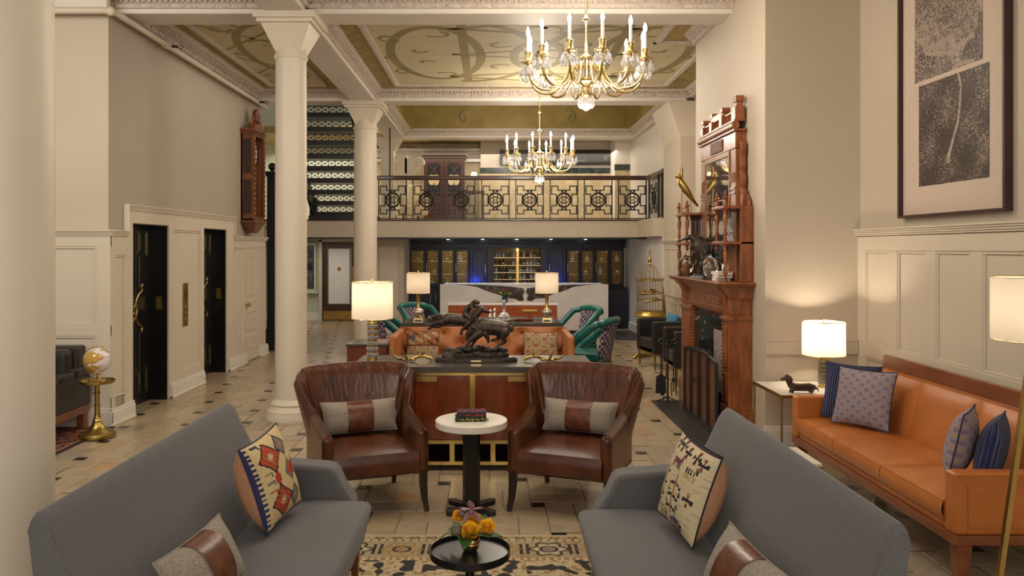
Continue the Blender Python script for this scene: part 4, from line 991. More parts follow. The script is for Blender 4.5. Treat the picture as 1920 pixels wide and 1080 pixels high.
def ball_lamp(label, x, y):
    t = thing('brass_ball_lamp', label, 'lamp', (x, y, TZ), 0, 'pair of mercury glass lamps')
    MB().box(-.065,.065,-.05,.05,.012,.03).box(-.065,-.045,-.05,.05,0,.012).box(.045,.065,-.05,.05,0,.012).box(-.06,.06,-.045,.045,.03,.04).build('foot', M['palebrass'], t, bevel=.002)
    mb = MB(); n, m = 36, 14; prof = []
    def fn(u, v):
        a = 2*PI*u; th = PI*(.06+.88*v); rr = .065*math.sin(th)*(1+.045*math.cos(a*14)); return (rr*math.cos(a), rr*math.sin(a), .11-.066*math.cos(th))
    mb.grid(fn, 84, 12); mb.build('ribbed_ball', mat('mercury_glass', (.72,.66,.56), .15, .9, c2=(.5,.42,.3), vs=22), t, smooth=180)
    MB().lathe([(.04,.036),(.042,.045),(.02,.052)], n=20).build('ball_seat', M['brass'], t, smooth=40)
    MB().lathe([(.03,.168),(.022,.185),(.026,.36),(.03,.365),(.03,.385),(.012,.39),(.012,.52)], n=20).build('stem', M['brass'], t, smooth=40)
    drum(t, .158, .375, .65); lamp_light(t, .51, 3.5)
ball_lamp('brass lamp with ribbed silvered ball, left end of the rear console', -1.0, 10.6)
ball_lamp('brass lamp with ribbed silvered ball, right end of the rear console', .75, 10.6)
# floor lamp far right
fl = thing('floor_lamp', 'brass tripod floor lamp with white drum shade at the right edge', 'floor lamp', (2.66, 3.74, 0))
hub = Vector((-.06, 0, 1.42))
for a, rr in ((196, .34), (290, .34), (20, .34)):
    f_ = Vector((rr*math.cos(R(a)), rr*math.sin(R(a)), 0)); 
    MB().tube([f_, hub+(f_-hub)*.02], .0165, 4, up=(0,1,0)).build('leg', M['brass'], fl)
MB().cyl((-.06,0,1.38), .035, .05, 16).cyl((-.06,0,1.43), .01, .1, 12).build('hub', M['brass'], fl)
drum(fl, .226, 1.41, 1.712); lamp_light(fl, 1.56, 10)

# ---- grey settees
def settee(label, s, y0, y1):
    c = thing('grey_settee', label, 'sofa', (-.1, (y0+y1)/2, 0), 0, 'facing grey settees'); L = (y1-y0)/2
    def ex(nm, P, a, b, m, bev=.02, seg=3):
        o = MB().prism([(s*d, z) for d, z in P], 'y', a, b).build(nm, m, c, smooth=50, bevel=bev, seg=seg); return o
    back = [(1.10,.30),(1.125,.47),(1.20,.64),(1.275,.80),(1.315,.90),(1.335,.95),(1.352,.978),(1.37,.992),(1.385,.99),(1.397,.975),(1.40,.95),(1.385,.80),(1.36,.55),(1.33,.30)]
    rc, rn = .10, .03; ys = [-L+rn*(1-math.cos(PI/2*i/6)) for i in range(7)]+[-L+rn+(2*L-rn-rc)*i/6 for i in range(1, 6)]+[L-rc*(1-math.cos(PI/2*i/8)) for i in range(8, -1, -1)]
    mb = MB(); nb = len(back); vs = []
    for yy in ys:
        e_, rr_ = (yy+L, rn) if yy < 0 else (L-yy, rc); dz = rr_-math.sqrt(max(0, rr_*rr_-max(0, rr_-e_)**2))
        vs += [(s*d, yy, z-dz*max(0, (z-.7)/.29)) for d, z in back]
    fs_ = [(i*nb+k, i*nb+(k+1) % nb, (i+1)*nb+(k+1) % nb, (i+1)*nb+k) for i in range(len(ys)-1) for k in range(nb)]
    fs_ += [tuple(range(nb)), tuple((len(ys)-1)*nb+k for k in range(nb))[::-1]]
    mb.add(vs, fs_).build('backrest', M['greyfab'], c, smooth=50, bevel=.012, seg=2)
    ex('seat', [(.60,.25),(.552,.44),(.565,.468),(.60,.476),(.85,.482),(1.16,.462),(1.16,.25)], -L+.17, L-.17, M['greyfab'], .022)
    for a, b in ((-L+.005, -L+.168), (L-.168, L-.005)):
        ex('arm', [(1.2,.27),(1.22,.68),(1.1,.675),(.82,.655),(.775,.645),(.75,.62),(.72,.55),(.665,.47),(.62,.27)], a, b, M['greyfab'], .022)
    ex('seat_rail', [(.63,.2),(.60,.27),(1.3,.31),(1.3,.2)], -L+.03, L-.03, M['greyfab'], .006)
    for d, tl in ((.66,0), (1.27,.05)):
        for yy in (-L+.09, L-.09):
            zb = .0095 if d < 1 else 0
            MB().frustum(s*d, yy, .2, .028, .028, .21, .028, .028).add([(s*(d+tl)-.016,yy-.016,zb),(s*(d+tl)+.016,yy-.016,zb),(s*(d+tl)+.016,yy+.016,zb),(s*(d+tl)-.016,yy+.016,zb),(s*d-.028,yy-.028,.22),(s*d+.028,yy-.028,.22),(s*d+.028,yy+.028,.22),(s*d-.028,yy+.028,.22)], [(0,3,2,1),(4,5,6,7),(0,1,5,4),(1,2,6,5),(2,3,7,6),(3,0,4,7)]).build('leg', M['wood_sofa'], c)
    for yy in (-L, L): MB().tube([(s*d, yy*.9985, z-(rn if yy < 0 else rc)*max(0, (z-.7)/.29)) for d, z in back[1:11]], .0035, 5).build('piping', M['greyfab'], c)
    return c
settee('grey wool settee on the left with red and gold kilim cushion', -1, 2.52, 4.42)
settee('grey wool settee on the right with cream animal-motif cushion', 1, 2.42, 4.28)

# ---- cushions
def cushion(name, label, w_, h, t, loc, rot, front, back, pattern=None, n=26, piping=None, group=None, mats=None, edge=.07, cat='cushion', bulge=1):
    # local: x width, z height, front faces -y, origin at bottom centre
    mats = mats or [front, back]
    def S(sgn):
        def fn(u, v):
            a, b = 2*u-1, 2*v-1
            x = w_/2*a*(1-edge*(1-b*b)*abs(a)); z = h/2*b*(1-edge*(1-a*a)*abs(b))
            y = sgn*t/2*(max(0, 1-abs(a)**2.6)*max(0, 1-abs(b)**2.6))**.62*(bulge if sgn > 0 else 1)
            return (x, y, z+h/2)
        return fn
    mb = MB(); mb.grid(S(-1), n, n, pattern if pattern else 0)
    mb.grid(S(1), 16, 16, len(mats)-1, flip=True)
    o = mb.build(name, mats, None, smooth=180, loc=loc); o.rotation_mode = 'XYZ'
    o.rotation_euler = rot; tag(o, label, cat, group)
    P = []
    for k in range(48):
        f = k/12; i, q_ = int(f), f-int(f)
        a, b = [(2*q_-1,-1),(1,2*q_-1),(1-2*q_,1),(-1,1-2*q_)][i]
        P.append((w_/2*a*(1-edge*(1-b*b)*abs(a)), 0, h/2*b*(1-edge*(1-a*a)*abs(b))+h/2))
    MB().tube(P, .0045, 6, closed=True).build('piping', piping or mats[-1], o, smooth=180)
    return o
def lumbar(label, loc, rot, w_=.5, h=.26):
    t = .16; o = cushion('lumbar_cushion', label, w_, h, t, loc, rot, M['tweed'], M['tweed'], group='tweed cushions with leather band', edge=.09)
    def fn(u, v):
        a = (u-.5)*2*.33; an = 2*PI*v; b = math.sin(an); 
        x = w_/2*a; zz = h/2*b*(1-.09*(1-a*a)*abs(b))
        y = -math.copysign(1, math.cos(an))*t/2*(max(0, 1-abs(a)**2.6)*max(0, 1-abs(b)**2.6))**.62 if abs(b) < .999 else 0
        k = 1.02; return (x, y*k+(-.004 if y < 0 else .004), zz*k+h/2)
    mb = MB(); mb.grid(fn, 10, 40); mb.build('leather_band', M['bandlea'], o, smooth=180)
    return o
def dia(x, z, cx, cz, rx, rz): return abs(x-cx)/rx+abs(z-cz)/rz
def kilim(u, v):
    # 0 cream 1 red 2 ink 3 grey 4 rust 5 indigo
    x, z = u, v
    if x < .075 and not (x > .035 and int(z*34) % 2): return 5
    for cx, cz in ((.36,.76),(.36,.24),(.93,.5)):
        q = dia(x, z, cx, cz, .235, .2)+.03*math.sin(40*z)
        d0 = dia(x, z, cx, cz, .07, .06)
        if d0 < .55: return 0
        if d0 < 1.1: return 3 if (int(x*50)+int(z*50)) % 2 else 0
        if q < .86: return 1 if math.sin((x+z)*70) > -.8 else 4
        if q < 1: return 2
        s = 1 if cz > .5 else -1
        if abs(x-cx) < .03 and 0 < (cz-z)*s < .3: return 1
        if abs((cz-z)*s-.28) < .03 and abs(x-cx) < .06: return 1
    for cx, cz in ((.68,.82),(.68,.18),(.68,.5)):
        q = dia(x, z, cx, cz, .15, .15)
        if q < .3: return 1 if cz == .5 or int(x*50) % 2 else 0
        if q < .62 and cz == .5: return 1
        if q < .8: return 3
        if q < .95: return 2
        if abs(x-cx) < .014 and abs(z-cz) < .22: return 3
    for cz in (.5, .6, .4, .04, .95):
        if abs(z-cz) < .012 and .14 < x < .28 or abs(x-.27) < .015 and 0 < cz-z < .05: return 3 if cz in (.5,.6) else (1 if cz == .4 else 5)
    if abs(math.sin(z*120)) < .08: return 6
    return 0
KM = [K['cream'], K['red'], K['ink'], K['grey'], K['rust'], K['indigo'], K['ecru'], M['peachlinen']]
def animal(u, v):
    # 0 ecru 1 ink 2 rust 3 plum 4 blue 5 gold
    x, z = u, v
    if z > .965: return 1
    if int(z*90) % 7 == 0 and (int(x*13)+int(z*30)) % 3 == 0: return 6
    def cross(cx, cz, c):
        dx, dz = abs(x-cx), abs(z-cz)
        if dx < .012 and dz < .07 or dz < .012 and dx < .08: return c
        if dx < .03 and abs(dz-.06) < .022: return 2
        if abs(dx-.06) < .022 and dz < .022: return 1
        return None
    for cx, cz in ((.85,.83),(.7,.87),(.5,.86),(.33,.9),(.2,.9),(.82,.42)):
        r_ = cross(cx, cz, 1)
        if r_ is not None: return r_
    # animals: body, neck, legs
    for cx, cz, c in ((.38,.72,3),(.72,.7,1)):
        if abs(x-cx) < .1 and abs(z-cz) < .028: return c if c == 3 or int(x*40) % 2 else 0
        if abs(x-cx-.1) < .025 and 0 < z-cz < .085: return c
        if abs(z-cz+.055) < .03 and min(abs(x-cx+.08), abs(x-cx+.03), abs(x-cx-.04), abs(x-cx-.09)) < .012: return 1 if c == 3 else 5
    if abs(x-.14) < .07 and abs(z-.74) < .028 and int(x*50) % 2: return 1
    # trees
    if abs(x-.52) < .013 and .16 < z < .6: return 2
    if abs(x-.22) < .01 and .2 < z < .62: return 1
    for k in range(3):
        if abs(z-(.5-.13*k)+.25*abs(x-.52)) < .016 and abs(x-.52) < .13: return 1
        if abs(z-(.54-.13*k)-.3*abs(x-.22)) < .012 and abs(x-.22) < .075: return 1
        for sx in (.4, .66):
            if (abs(x-sx) < .012 and abs(z-(.4-.14*k)) < .03) or (abs(z-(.4-.14*k)) < .011 and abs(x-sx) < .03): return 1
    for cx, cz, c in ((.1,.2,3),(.32,.1,1),(.66,.09,4)):
        q = max(abs(x-cx)/.085, abs(z-cz)/.07)
        if q < .3: return 2
        if q < .6: return 0 if c == 1 else (1 if c == 3 else 2)
        if q < 1: return c if c != 1 else (1 if int(x*60+z*60) % 2 else 0)
        if c == 4 and abs(z-cz) < .03 and abs(x-cx) < .14: return 1
    return 0
AM = [K['ecru'], K['ink'], K['rust'], K['plum'], K['blue'], K['gold'], K['sand'], M['peachlinen']]
# rot: pitch (lean back) about local x then yaw about z
cushion('kilim_cushion', 'gold and red kilim cushion with peach back propped on left grey settee', .42, .43, .14, (-1.03, 3.88, .51), (R(-17), R(-5), R(81)), None, None, kilim, 64, K['indigo'], mats=KM, bulge=2.2)
cushion('animal_cushion', 'cream embroidered cushion with small animals and trees on right grey settee', .42, .44, .14, (.87, 3.72, .51), (R(-17), R(5), R(-80)), None, None, animal, 64, K['ink'], mats=AM, bulge=2.2)
lumbar('tweed cushion with brown leather band lying on the left grey settee', (-1.05, 2.99, .496), (R(-26), 0, R(84)), .52, .27)
lumbar('tweed cushion with brown leather band lying on the right grey settee', (.87, 2.88, .496), (R(-26), 0, R(-86)), .56, .27)

# ---- leather wing chairs
def wing_chair(label, x, y, rz):
    c = thing('wing_chair', label, 'armchair', (x, y, 0), rz, 'pair of brown leather wing chairs'); c.scale = (1.07, 1.04, 1)
    # plan path from right arm front round the back to left arm front; parameter s in [0,1] over half path
    half = [(.345,-.385),(.35,-.25),(.355,-.10),(.36,.05),(.362,.16),(.35,.235),(.315,.285),(.24,.31),(.12,.322),(0,.326)]
    top = [.585,.605,.625,.665,.77,.89,.935,.945,.95,.952]
    flare = [.0,.0,.0,.02,.085,.135,.115,.09,.085,.085]
    def pt(s):
        f = s*(len(half)-1); i = min(int(f), len(half)-2); t = f-i
        return (lerp(half[i][0], half[i+1][0], t), lerp(half[i][1], half[i+1][1], t), lerp(top[i], top[i+1], t), lerp(flare[i], flare[i+1], t))
    def surf(sgn, s, v, inner):
        a, b, tz, fl_ = pt(s); e = .01
        a2, b2, _, _ = pt(min(1, s+e)); a1, b1, _, _ = pt(max(0, s-e))
        tx, ty = a2-a1, b2-b1; l = math.hypot(tx, ty); nx, ny = ty/l, -tx/l  # outward normal
        th = .075 if s > .5 else .07
        z = lerp(.27, tz, v)
        k = max(0, (z-.45)/.5)
        off = -th if inner else 0
        if s > .35: off += fl_*k*(1 if True else 0)*.9
        if inner and s > .6: off += -.03*math.exp(-((v-.42)/.2)**2)   # lumbar swell
        rd = .03*max(0, (v-.9)/.1)**2
        off += (rd if inner else -rd)
        xx, yy = a+nx*off, b+ny*off
        return (sgn*xx, yy, z)
    def shell(nm, s0, s1, sgn=1, both=False):
        mb = MB(); nu, nv = 26, 14
        rng = (lambda u: lerp(s0, s1, u))
        if both:
            F = lambda inner: (lambda u, v: surf(1 if u < .5 else -1, (s0+(1-s0)*2*u) if u < .5 else (s0+(1-s0)*2*(1-u)), v, inner))
            nu = 40
        else: F = lambda inner: (lambda u, v: surf(sgn, rng(u), v, inner))
        mb.grid(F(True), nu, nv); mb.grid(F(False), nu, nv)
        ti, to = F(True), F(False)
        def cap(u, v):
            a, b = ti(u, 1), to(u, 1); h = .014*math.sin(PI*v); return (lerp(a[0], b[0], v), lerp(a[1], b[1], v), a[2]+h)
        mb.grid(cap, nu, 6)
        mb.grid(lambda u, v: tuple(lerp(a, b, v) for a, b in zip(ti(u, 0), to(u, 0))), nu, 1)
        for e_ in (0, 1): mb.grid(lambda u, v, e_=e_: tuple(lerp(a, b, u) for a, b in zip(ti(e_, v), to(e_, v))), 1, nv)
        o = mb.build(nm, M['pleat'] if both else M['brownlea'], c, smooth=60)
        m = o.modifiers.new('weld', 'WELD'); m.merge_threshold = .0015
        return o
    shell('backrest', .62, 1, both=True); shell('arm', 0, .62, 1); shell('arm', 0, .62, -1)
    def seat(u, v):
        a, b = 2*u-1, v; zz = .425+.028*(1-a**4)*(1-(2*b-1)**4); yy = lerp(-.385, .28, b)
        return (a*.285, yy, zz)
    mb = MB(); mb.grid(seat, 16, 16)
    fr = lambda u, v: ((2*u-1)*.285, -.385-.018*math.sin(PI*min(1, v*1.05)), lerp(.27+.012*math.cos((2*u-1)*PI/2), seat(u, 0)[2], v))
    mb.grid(fr, 16, 8)
    for a in (0, 1): mb.grid(lambda u, v, a=a: (lambda p: (p[0], p[1], lerp(.27, p[2], v)))(seat(a, u)), 8, 1)
    mb.grid(lambda u, v: ((2*u-1)*.285, lerp(-.385, .28, v), .27), 1, 1)
    mb.build('seat', M['brownlea'], c, smooth=50)
    mb = MB()
    for sg in (1, -1):
        mb.tube([surf(sg, i/26*.62, 1, False) for i in range(27)], .005, 6)
        mb.tube([surf(sg, 0, j/10, False) for j in range(11)], .005, 6)
        mb.tube([(sg*.2, .245-.0*z+.13*max(0, z-.45)-.0, z) for z in [.46+.045*i for i in range(1)]] + [surf(sg, .80, v, True) for v in [.3+.07*i for i in range(10)]], .002, 5)
    mb.tube([fr(i/20, 0) for i in range(21)], .004, 6)
    mb.build('piping', M['brownlea'], c, smooth=180)
    for sx in (-1, 1):
        MB().tube([(sx*.32, -.36, .285), (sx*.32, -.365, .19), (sx*.325, -.375, .09), (sx*.335, -.40, 0)], [.034,.032,.026,.02], 4, up=(0,1,0)).build('leg', M['wood_leg'], c)
        MB().tube([(sx*.29, .27, .285), (sx*.29, .28, .15), (sx*.295, .32, 0)], [.03,.027,.02], 4, up=(0,1,0)).build('leg', M['wood_leg'], c)
    return c
wc1 = wing_chair('brown leather wing chair on the left of the white round table', -.945, 5.74, R(22))
wc2 = wing_chair('brown leather wing chair on the right of the white round table', .61, 5.74, R(-22))
def at_chair(c, p):
    return tuple(Matrix.Translation(c.location) @ Matrix.Rotation(c.rotation_euler[2], 4, 'Z') @ Vector(p))
lumbar('tweed cushion with leather band against the back of the left wing chair', at_chair(wc1, (-.0, .12, .468)), (R(-14), 0, R(22)), .58, .24)
lumbar('tweed cushion with leather band against the back of the right wing chair', at_chair(wc2, (.0, .12, .468)), (R(-14), 0, R(-22)), .58, .24)

# ---- round tables
pt_ = thing('pedestal_table', 'round white stone table on black pedestal between the wing chairs', 'table', (-.144, 5.52, 0))
MB().lathe([(.25,.59),(.255,.595),(.255,.635),(.25,.64)], n=56).build('top', M['stone_white'], pt_, smooth=40)
MB().lathe([(.062,.02),(.062,.57),(.12,.575),(.12,.59)], n=8).build('column', M['black'], pt_)
for a in (40, 140, 220, 320):
    d = Vector((math.cos(R(a)), math.sin(R(a)), 0)); p = d.cross(Vector((0,0,1)))
    P = [d*.03+p*.03, d*.19+p*.03, d*.215+p*.012, d*.215-p*.012, d*.19-p*.03, d*.03-p*.03]
    MB().prism([(q.x, q.y) for q in P], 'z', 0, .035).build('foot', M['black'], pt_, bevel=.003)
ck = thing('cocktail_table', 'small round black tray table on the rug in front', 'table', (-.096, 3.42, 0))
MB().lathe([(.0,.518),(.165,.518),(.166,.514),(.1735,.514),(.1745,.534),(.177,.535),(.177,.505),(.172,.5),(0,.5)], n=64).build('top', M['black'], ck, smooth=40)
MB().lathe([(.02,.02),(.02,.49),(.05,.495),(.05,.5)], n=20).build('column', M['black'], ck, smooth=40)
MB().lathe([(.14,.009),(.14,.018),(.02,.03)], n=40).build('base', M['black'], ck, smooth=40)
# books on the pedestal table
def book(name, label, w_, d, h, loc, rz, cover, pat):
    o = thing(name, label, 'book', loc, rz)
    MB().box(-w_/2, w_/2, -d/2, d/2, 0, .004).box(-w_/2, w_/2, -d/2, d/2, h-.004, h).box(-w_/2, w_/2, -d/2, -d/2+.004, .004, h-.004).build('cover', cover, o, bevel=.001)
    MB().box(-w_/2+.004, w_/2-.004, -d/2+.004, d/2-.005, .004, h-.004).build('pages', M['pages'], o)
    if pat:
        mb = MB(); q = random.Random(len(label))
        for i in range(18):
            x, z = q.uniform(-w_*.44, w_*.44), q.uniform(.008, h-.008); s = q.uniform(.002, .005)
            mb.box(x-s*1.6, x+s*1.6, -d/2-.0006, -d/2, max(.003, z-s), min(h-.003, z+s))
        for i in range(40):
            x, y_ = q.uniform(-w_*.44, w_*.44), q.uniform(-d*.42, d*.42); s = q.uniform(.002, .006)
            mb.box(x-s*2, x+s*2, y_-s, y_+s, h, h+.0005)
        mb.build('cover_print', pat, o)
    return o
b1_ = book('green_book', 'green floral hardback at the bottom of the pair on the white table', .215, .13, .03, (-.15, 5.5, .64), R(4), K['green'], K['gold'])
MB().tube(bez([(.108,-.02,.01),(.12,-.055,.014),(.118,-.07,.004)], 6), .003, 6).build('ribbon_marker', K['char'], b1_)
book('navy_book', 'navy hardback with red pattern on top of the green book', .205, .135, .034, (-.142, 5.505, .671), R(1), K['navy'], K['red'])
def rose(mb, c, r, seed):
    # nested wavy petal cups tilted towards the viewer
    T_ = Matrix.Translation(c) @ Matrix.Rotation(R(38), 4, 'X') @ Matrix.Rotation(seed, 4, 'Z')
    for k, (rr, h, lo) in enumerate(((1,.42,-.35),(.8,.52,-.3),(.6,.58,-.25),(.42,.62,-.2),(.24,.64,-.1))):
        def fn(u, v):
            a = 2*PI*u; w_ = 1+.07*math.sin(a*(5-k*.0)+k*1.7)*v
            q_ = math.sin(v*PI*.5)**.7; rad = r*rr*(.25+.75*q_)*w_*(1+.12*max(0, v-.75)*4*(1 if k < 2 else 0))
            return T_ @ Vector((rad*math.cos(a+k), rad*math.sin(a+k), r*lerp(lo, h, v)))
        mb.grid(fn, 28, 7, k % 2)
# flowers on the cocktail table
ff = thing('rose_arrangement', 'orange roses and purple orchid in small gold pot on the tray table', 'flowers', (-.094, 3.43, .519))
MB().lathe([(.026,0),(.034,.008),(.041,.03),(.043,.055),(.04,.058),(.037,.05),(0,.045)], n=28).build('pot', M['brass'], ff, smooth=50)
MB().tube([(.043*math.cos(2*PI*i/28), .043*math.sin(2*PI*i/28), .036) for i in range(28)], .0025, 6, closed=True).build('pot_ring', M['brass'], ff)
for i, (x, y, z, r, m) in enumerate(((-.0,-.048,.1,.039,'rose'),(.074,-.02,.108,.034,'rose'),(-.05,.01,.145,.028,'rose'),(.015,.035,.12,.03,'rose'))):
    mb = MB(); rose(mb, (x,y,z), r, i); mb.build('rose', [M['rose'], M['yellow']], ff, smooth=180)
mb = MB()
for a in (20, 100, 165, 235, 310): leaf(mb, (.005,-.02,.185), (math.cos(R(a)), -.4, math.sin(R(a))), .06, .019, 0, .1)
mb.sphere((.005,-.032,.183), .012, n=10, m=6); mb.build('orchid', M['purple'], ff, smooth=180)
for x, y, z, r in ((-.058,-.045,.108,.027), (-.035,.0,.165,.018)): MB().sphere((x,y,z), r, n=16, m=10).build('bud', M['protea'], ff, smooth=180)
q = random.Random(5)
for i in range(15):
    a = R(i*24+q.uniform(-8,8)); mb = MB(); leaf(mb, (.03*math.cos(a), .03*math.sin(a), .07), (math.cos(a), math.sin(a), q.uniform(.1, 1.1)), q.uniform(.085, .125), .03, 0, q.uniform(.1,.7)); mb.build('leaf', M['leaf'], ff, smooth=180)

# ---- front rug, woven pattern
def rug(u, v):
    # 0 sand 1 char 2 ecru 3 taupe 4 rust 5 gold
    X, Y = (u-.5)*2.5, (1-v)*3.0
    h = lambda a, b: (math.sin(a*127.1+b*311.7)*43758.5453) % 1
    edge = min(Y, X+1.25, 1.25-X)
    if edge < .02: return 2
    s = X if edge == Y else Y
    if edge < .075:
        q = (s*9) % 1; d = math.hypot(q-.5, (edge-.047)/.028*.4)
        return 4 if d < .2 else (1 if d < .28 and h(int(s*9), 2) > .4 else 5 if d < .42 else 0)
    if edge < .1: return 2 if int(s*60) % 3 else 3
    if edge < .36:
        k = math.floor(s/.3); q = s/.3-k-.5; w_ = (edge-.23)/.13; d = math.hypot(q*2.1, w_)
        ang = math.atan2(w_, q*2.1)
        if d < .3: return 3 if k % 2 else 4
        if d < .42: return 1
        if abs(d-.72-.12*math.cos(6*ang)) < .075: return 1 if k % 2 else 4
        if d < .62: return 2 if k % 2 else 5
        if abs(abs(q)-.42) < .03 and abs(w_) < .6: return 1
        return 0 if h(int(X*40), int(Y*40)) > .18 else 4
    if edge < .40: return 2 if int(s*45) % 2 else 4
    # field: large dark palmettes
    x, y = X, Y-.40
    kx, ky = math.floor((x+.3)/.6), math.floor(y/.62)
    qx, qy = (x+.3)/.6-kx-.5, y/.62-ky-.45
    if abs(qx) < .16 and abs(qy) < .13 and (kx+ky) % 2 == 0: return 3 if (int(X*190)+int(Y*190)) % 2 else 1
    d = math.hypot(qx*1.6, qy*1.5); an = math.atan2(qy, qx)
    w_ = math.sin(7*an+9*d)+.7*math.sin(23*x+5*math.sin(17*y))*math.cos(19*y+4*math.sin(13*x))
    if d < .12: return 4
    if d < .2: return 2
    if w_ > .42: return 1
    if w_ > .3: return 5
    if w_ < -1.15: return 4
    return 2 if h(int(x*60), int(y*60)) > .25 else 0
mb = MB(); mb.grid(lambda u, v: (-1.35+2.5*u, 2.0+3.0*v, .009), 250, 300, rug)
mb.box(-1.35, 1.15, 2.0, 5.0, .0005, .0085, 0)
tag(mb.build('persian_rug', RUGM), 'cream and charcoal patterned Persian rug under the grey settees', 'rug')
mb = MB(); q = random.Random(9)
for i in range(420):
    x = -1.35+2.5*i/420; mb.add([(x,5.0,.007),(x+.003,5.0,.007),(x+.003+q.uniform(-.004,.004),5.0+q.uniform(.012,.03),.002),(x,5.0+.02,.002)], [(0,1,2,3)])
mb.build('fringe', K['ecru'], bpy.data.objects['persian_rug'])['kind'] = 'stuff'

# ---- tan leather sofa on the right
so = thing('tan_leather_sofa', 'long tan orange leather sofa against the panelled right wall', 'sofa', (2.45, 5.24, 0))
hl = 1.12; XB = .76
for a in (-hl, hl-.1):
    ar = MB().box(0, XB-.02, a, a+.1, .33, .66).build('arm', M['orange'], so, bevel=.018, seg=3)
    f_ = -.004 if a < 0 else .104
    if a < 0:
        MB().box(.07, XB-.09, a-.006, a+.002, .37, .585).build('arm_panel', M['orange'], ar, bevel=.005)
        mb = MB(); mb.tube([(.012,a-.001,.65),(.07,a-.002,.59),(.07,a-.002,.345)], .002, 5); mb.tube([(.012,a-.001,.648),(XB-.03,a-.001,.648)], .002, 5); mb.build('seam', M['orange'], ar)
w3 = (2*hl-.2)/3
for i in range(3):
    y0 = -hl+.1+w3*i
    def st(u, v, y0=y0):
        a, b = 2*u-1, 2*v-1
        return (lerp(.0, .6, u), y0+.003+(w3-.006)*v, .485+.022*(1-a**6)*(1-b**6))
    mb = MB(); mb.grid(st, 14, 14)
    for e_ in (0, 1):
        mb.grid(lambda u, v, e_=e_: (lambda p: (p[0]-(.012*math.sin(PI*v) if e_ == 0 else 0), p[1], lerp(.385, p[2], v)))(st(e_, u)), 14, 5)
        mb.grid(lambda u, v, e_=e_: (lambda p: (p[0], p[1], lerp(.385, p[2], v)))(st(u, e_)), 14, 4)
    o = mb.build('seat_cushion', M['orange'], so, smooth=50)
    MB().tube([st(0, k/12) for k in range(13)], .004, 6).build('piping', M['orange'], o)
    def bk(u, v, y0=y0):
        a, b = 2*u-1, 2*v-1
        return (.52+.12*v-.03*(1-a**6)*(1-b**6), y0+.001+(w3-.002)*u, lerp(.45, .89, v))
    mb = MB(); mb.grid(bk, 12, 12); mb.grid(lambda u, v: (lambda p: (lerp(p[0], .72, v), p[1], p[2]))(bk(u, 1)), 12, 2)
    mb.grid(lambda u, v: (lambda p: (lerp(p[0], .72, v), p[1], p[2]))(bk(0, u)), 8, 2); mb.grid(lambda u, v: (lambda p: (lerp(p[0], .72, v), p[1], p[2]))(bk(1, u)), 8, 2)
    mb.build('back_cushion', M['orange'], so, smooth=50)
MB().box(.02, XB-.04, -hl+.1, hl-.1, .33, .39).build('seat_frame', M['orange'], so, bevel=.01)
MB().prism([(.69,.3),(.75,.985),(.785,.985),(.77,.3)], 'y', -hl, hl).build('wood_back', M['wood_sofa'], so, bevel=.004)
MB().box(.0, XB, -hl, hl, .275, .33).build('wood_base', M['wood_sofa'], so, bevel=.006)
for y in (-hl+.05, hl-.05):
    for x in (.06, XB-.06): MB().frustum(x, y, 0, .022, .022, .275, .04, .04).build('leg', M['wood_sofa'], so)
cushion('knit_cushion', 'navy ribbed knit cushion behind the ikat one, far end of tan sofa', .42, .44, .12, (2.755, 6.02, .52), (R(-16), 0, R(-45)), M['navy'], M['navy'], group='navy knit cushions')
cushion('ikat_cushion', 'lilac and ochre ikat cushion leaning at far end of the tan sofa', .44, .44, .12, (2.735, 5.80, .52), (R(-18), 0, R(-52)), M['ikat'], M['ikat'], piping=K['navy'], group='ikat cushions')
cushion('ikat_cushion', 'lilac and ochre ikat cushion turned sideways at near end of the tan sofa', .38, .41, .15, (2.70, 4.56, .518), (R(-12), 0, R(-130)), M['ikat'], M['ikat'], piping=K['navy'], group='ikat cushions')
cushion('knit_cushion', 'navy ribbed knit cushion squeezed beside the near arm of tan sofa', .38, .40, .15, (2.79, 4.42, .518), (R(-12), 0, R(-130)), M['navy'], M['navy'], group='navy knit cushions')
# corner side table
sd = thing('side_table', 'slim brass side table with white top in the corner behind tan sofa', 'side table', (2.42, 6.52, 0))
MB().box(.008, .66, .008, .69, .605, .62).build('top', M['stone_white'], sd)
MB().box(0, .668, 0, .012, .595, .62).box(0, .668, .69, .702, .595, .62).box(0, .012, .012, .69, .595, .62).box(.656, .668, .012, .69, .595, .62).build('rim', M['oldbrass'], sd)
for x in (.012, .656):
    for y in (.012, .69): MB().cyl((x, y, 0), .010, .595, 10).lathe([(.016,.57),(.016,.595)], (x,y,0), 10).build('leg', M['oldbrass'], sd, smooth=40)
# dachshund figurine
dg = thing('dachshund_figurine', 'dark wooden dachshund figurine on the corner side table', 'figurine', (2.63, 6.62, .62), R(0))
mb = MB(); mb.tube([(-.095,0,.075),(-.06,0,.052),(.0,0,.05),(.07,0,.052),(.115,0,.046)], [.028,.036,.033,.036,.026], 12)
mb.tube([(-.08,0,.06),(-.105,0,.1),(-.115,0,.128)], [.03,.024,.026], 10); mb.sphere((-.118,0,.135), .027, (1.1,.85,.95), 12, 8); mb.tube([(-.125,0,.132),(-.16,0,.12),(-.172,0,.118)], [.02,.015,.011], 10)
for s in (-1, 1):
    mb.tube([(-.105,s*.025,.15),(-.098,s*.034,.125),(-.1,s*.033,.098)], [.008,.016,.010], 8)
    for x in (-.075, .09): mb.tube([(x,s*.02,.045),(x-.006,s*.022,.012),(x-.018,s*.022,.008)], [.015,.011,.009], 8)
mb.tube([(.11,0,.052),(.14,0,.035),(.15,0,.012)], [.012,.008,.004], 8)
dbod = mb.build('body', mat('dark_carved_wood', (.07,.035,.02), .35, c2=(.035,.018,.011), vs=20), dg, smooth=180)
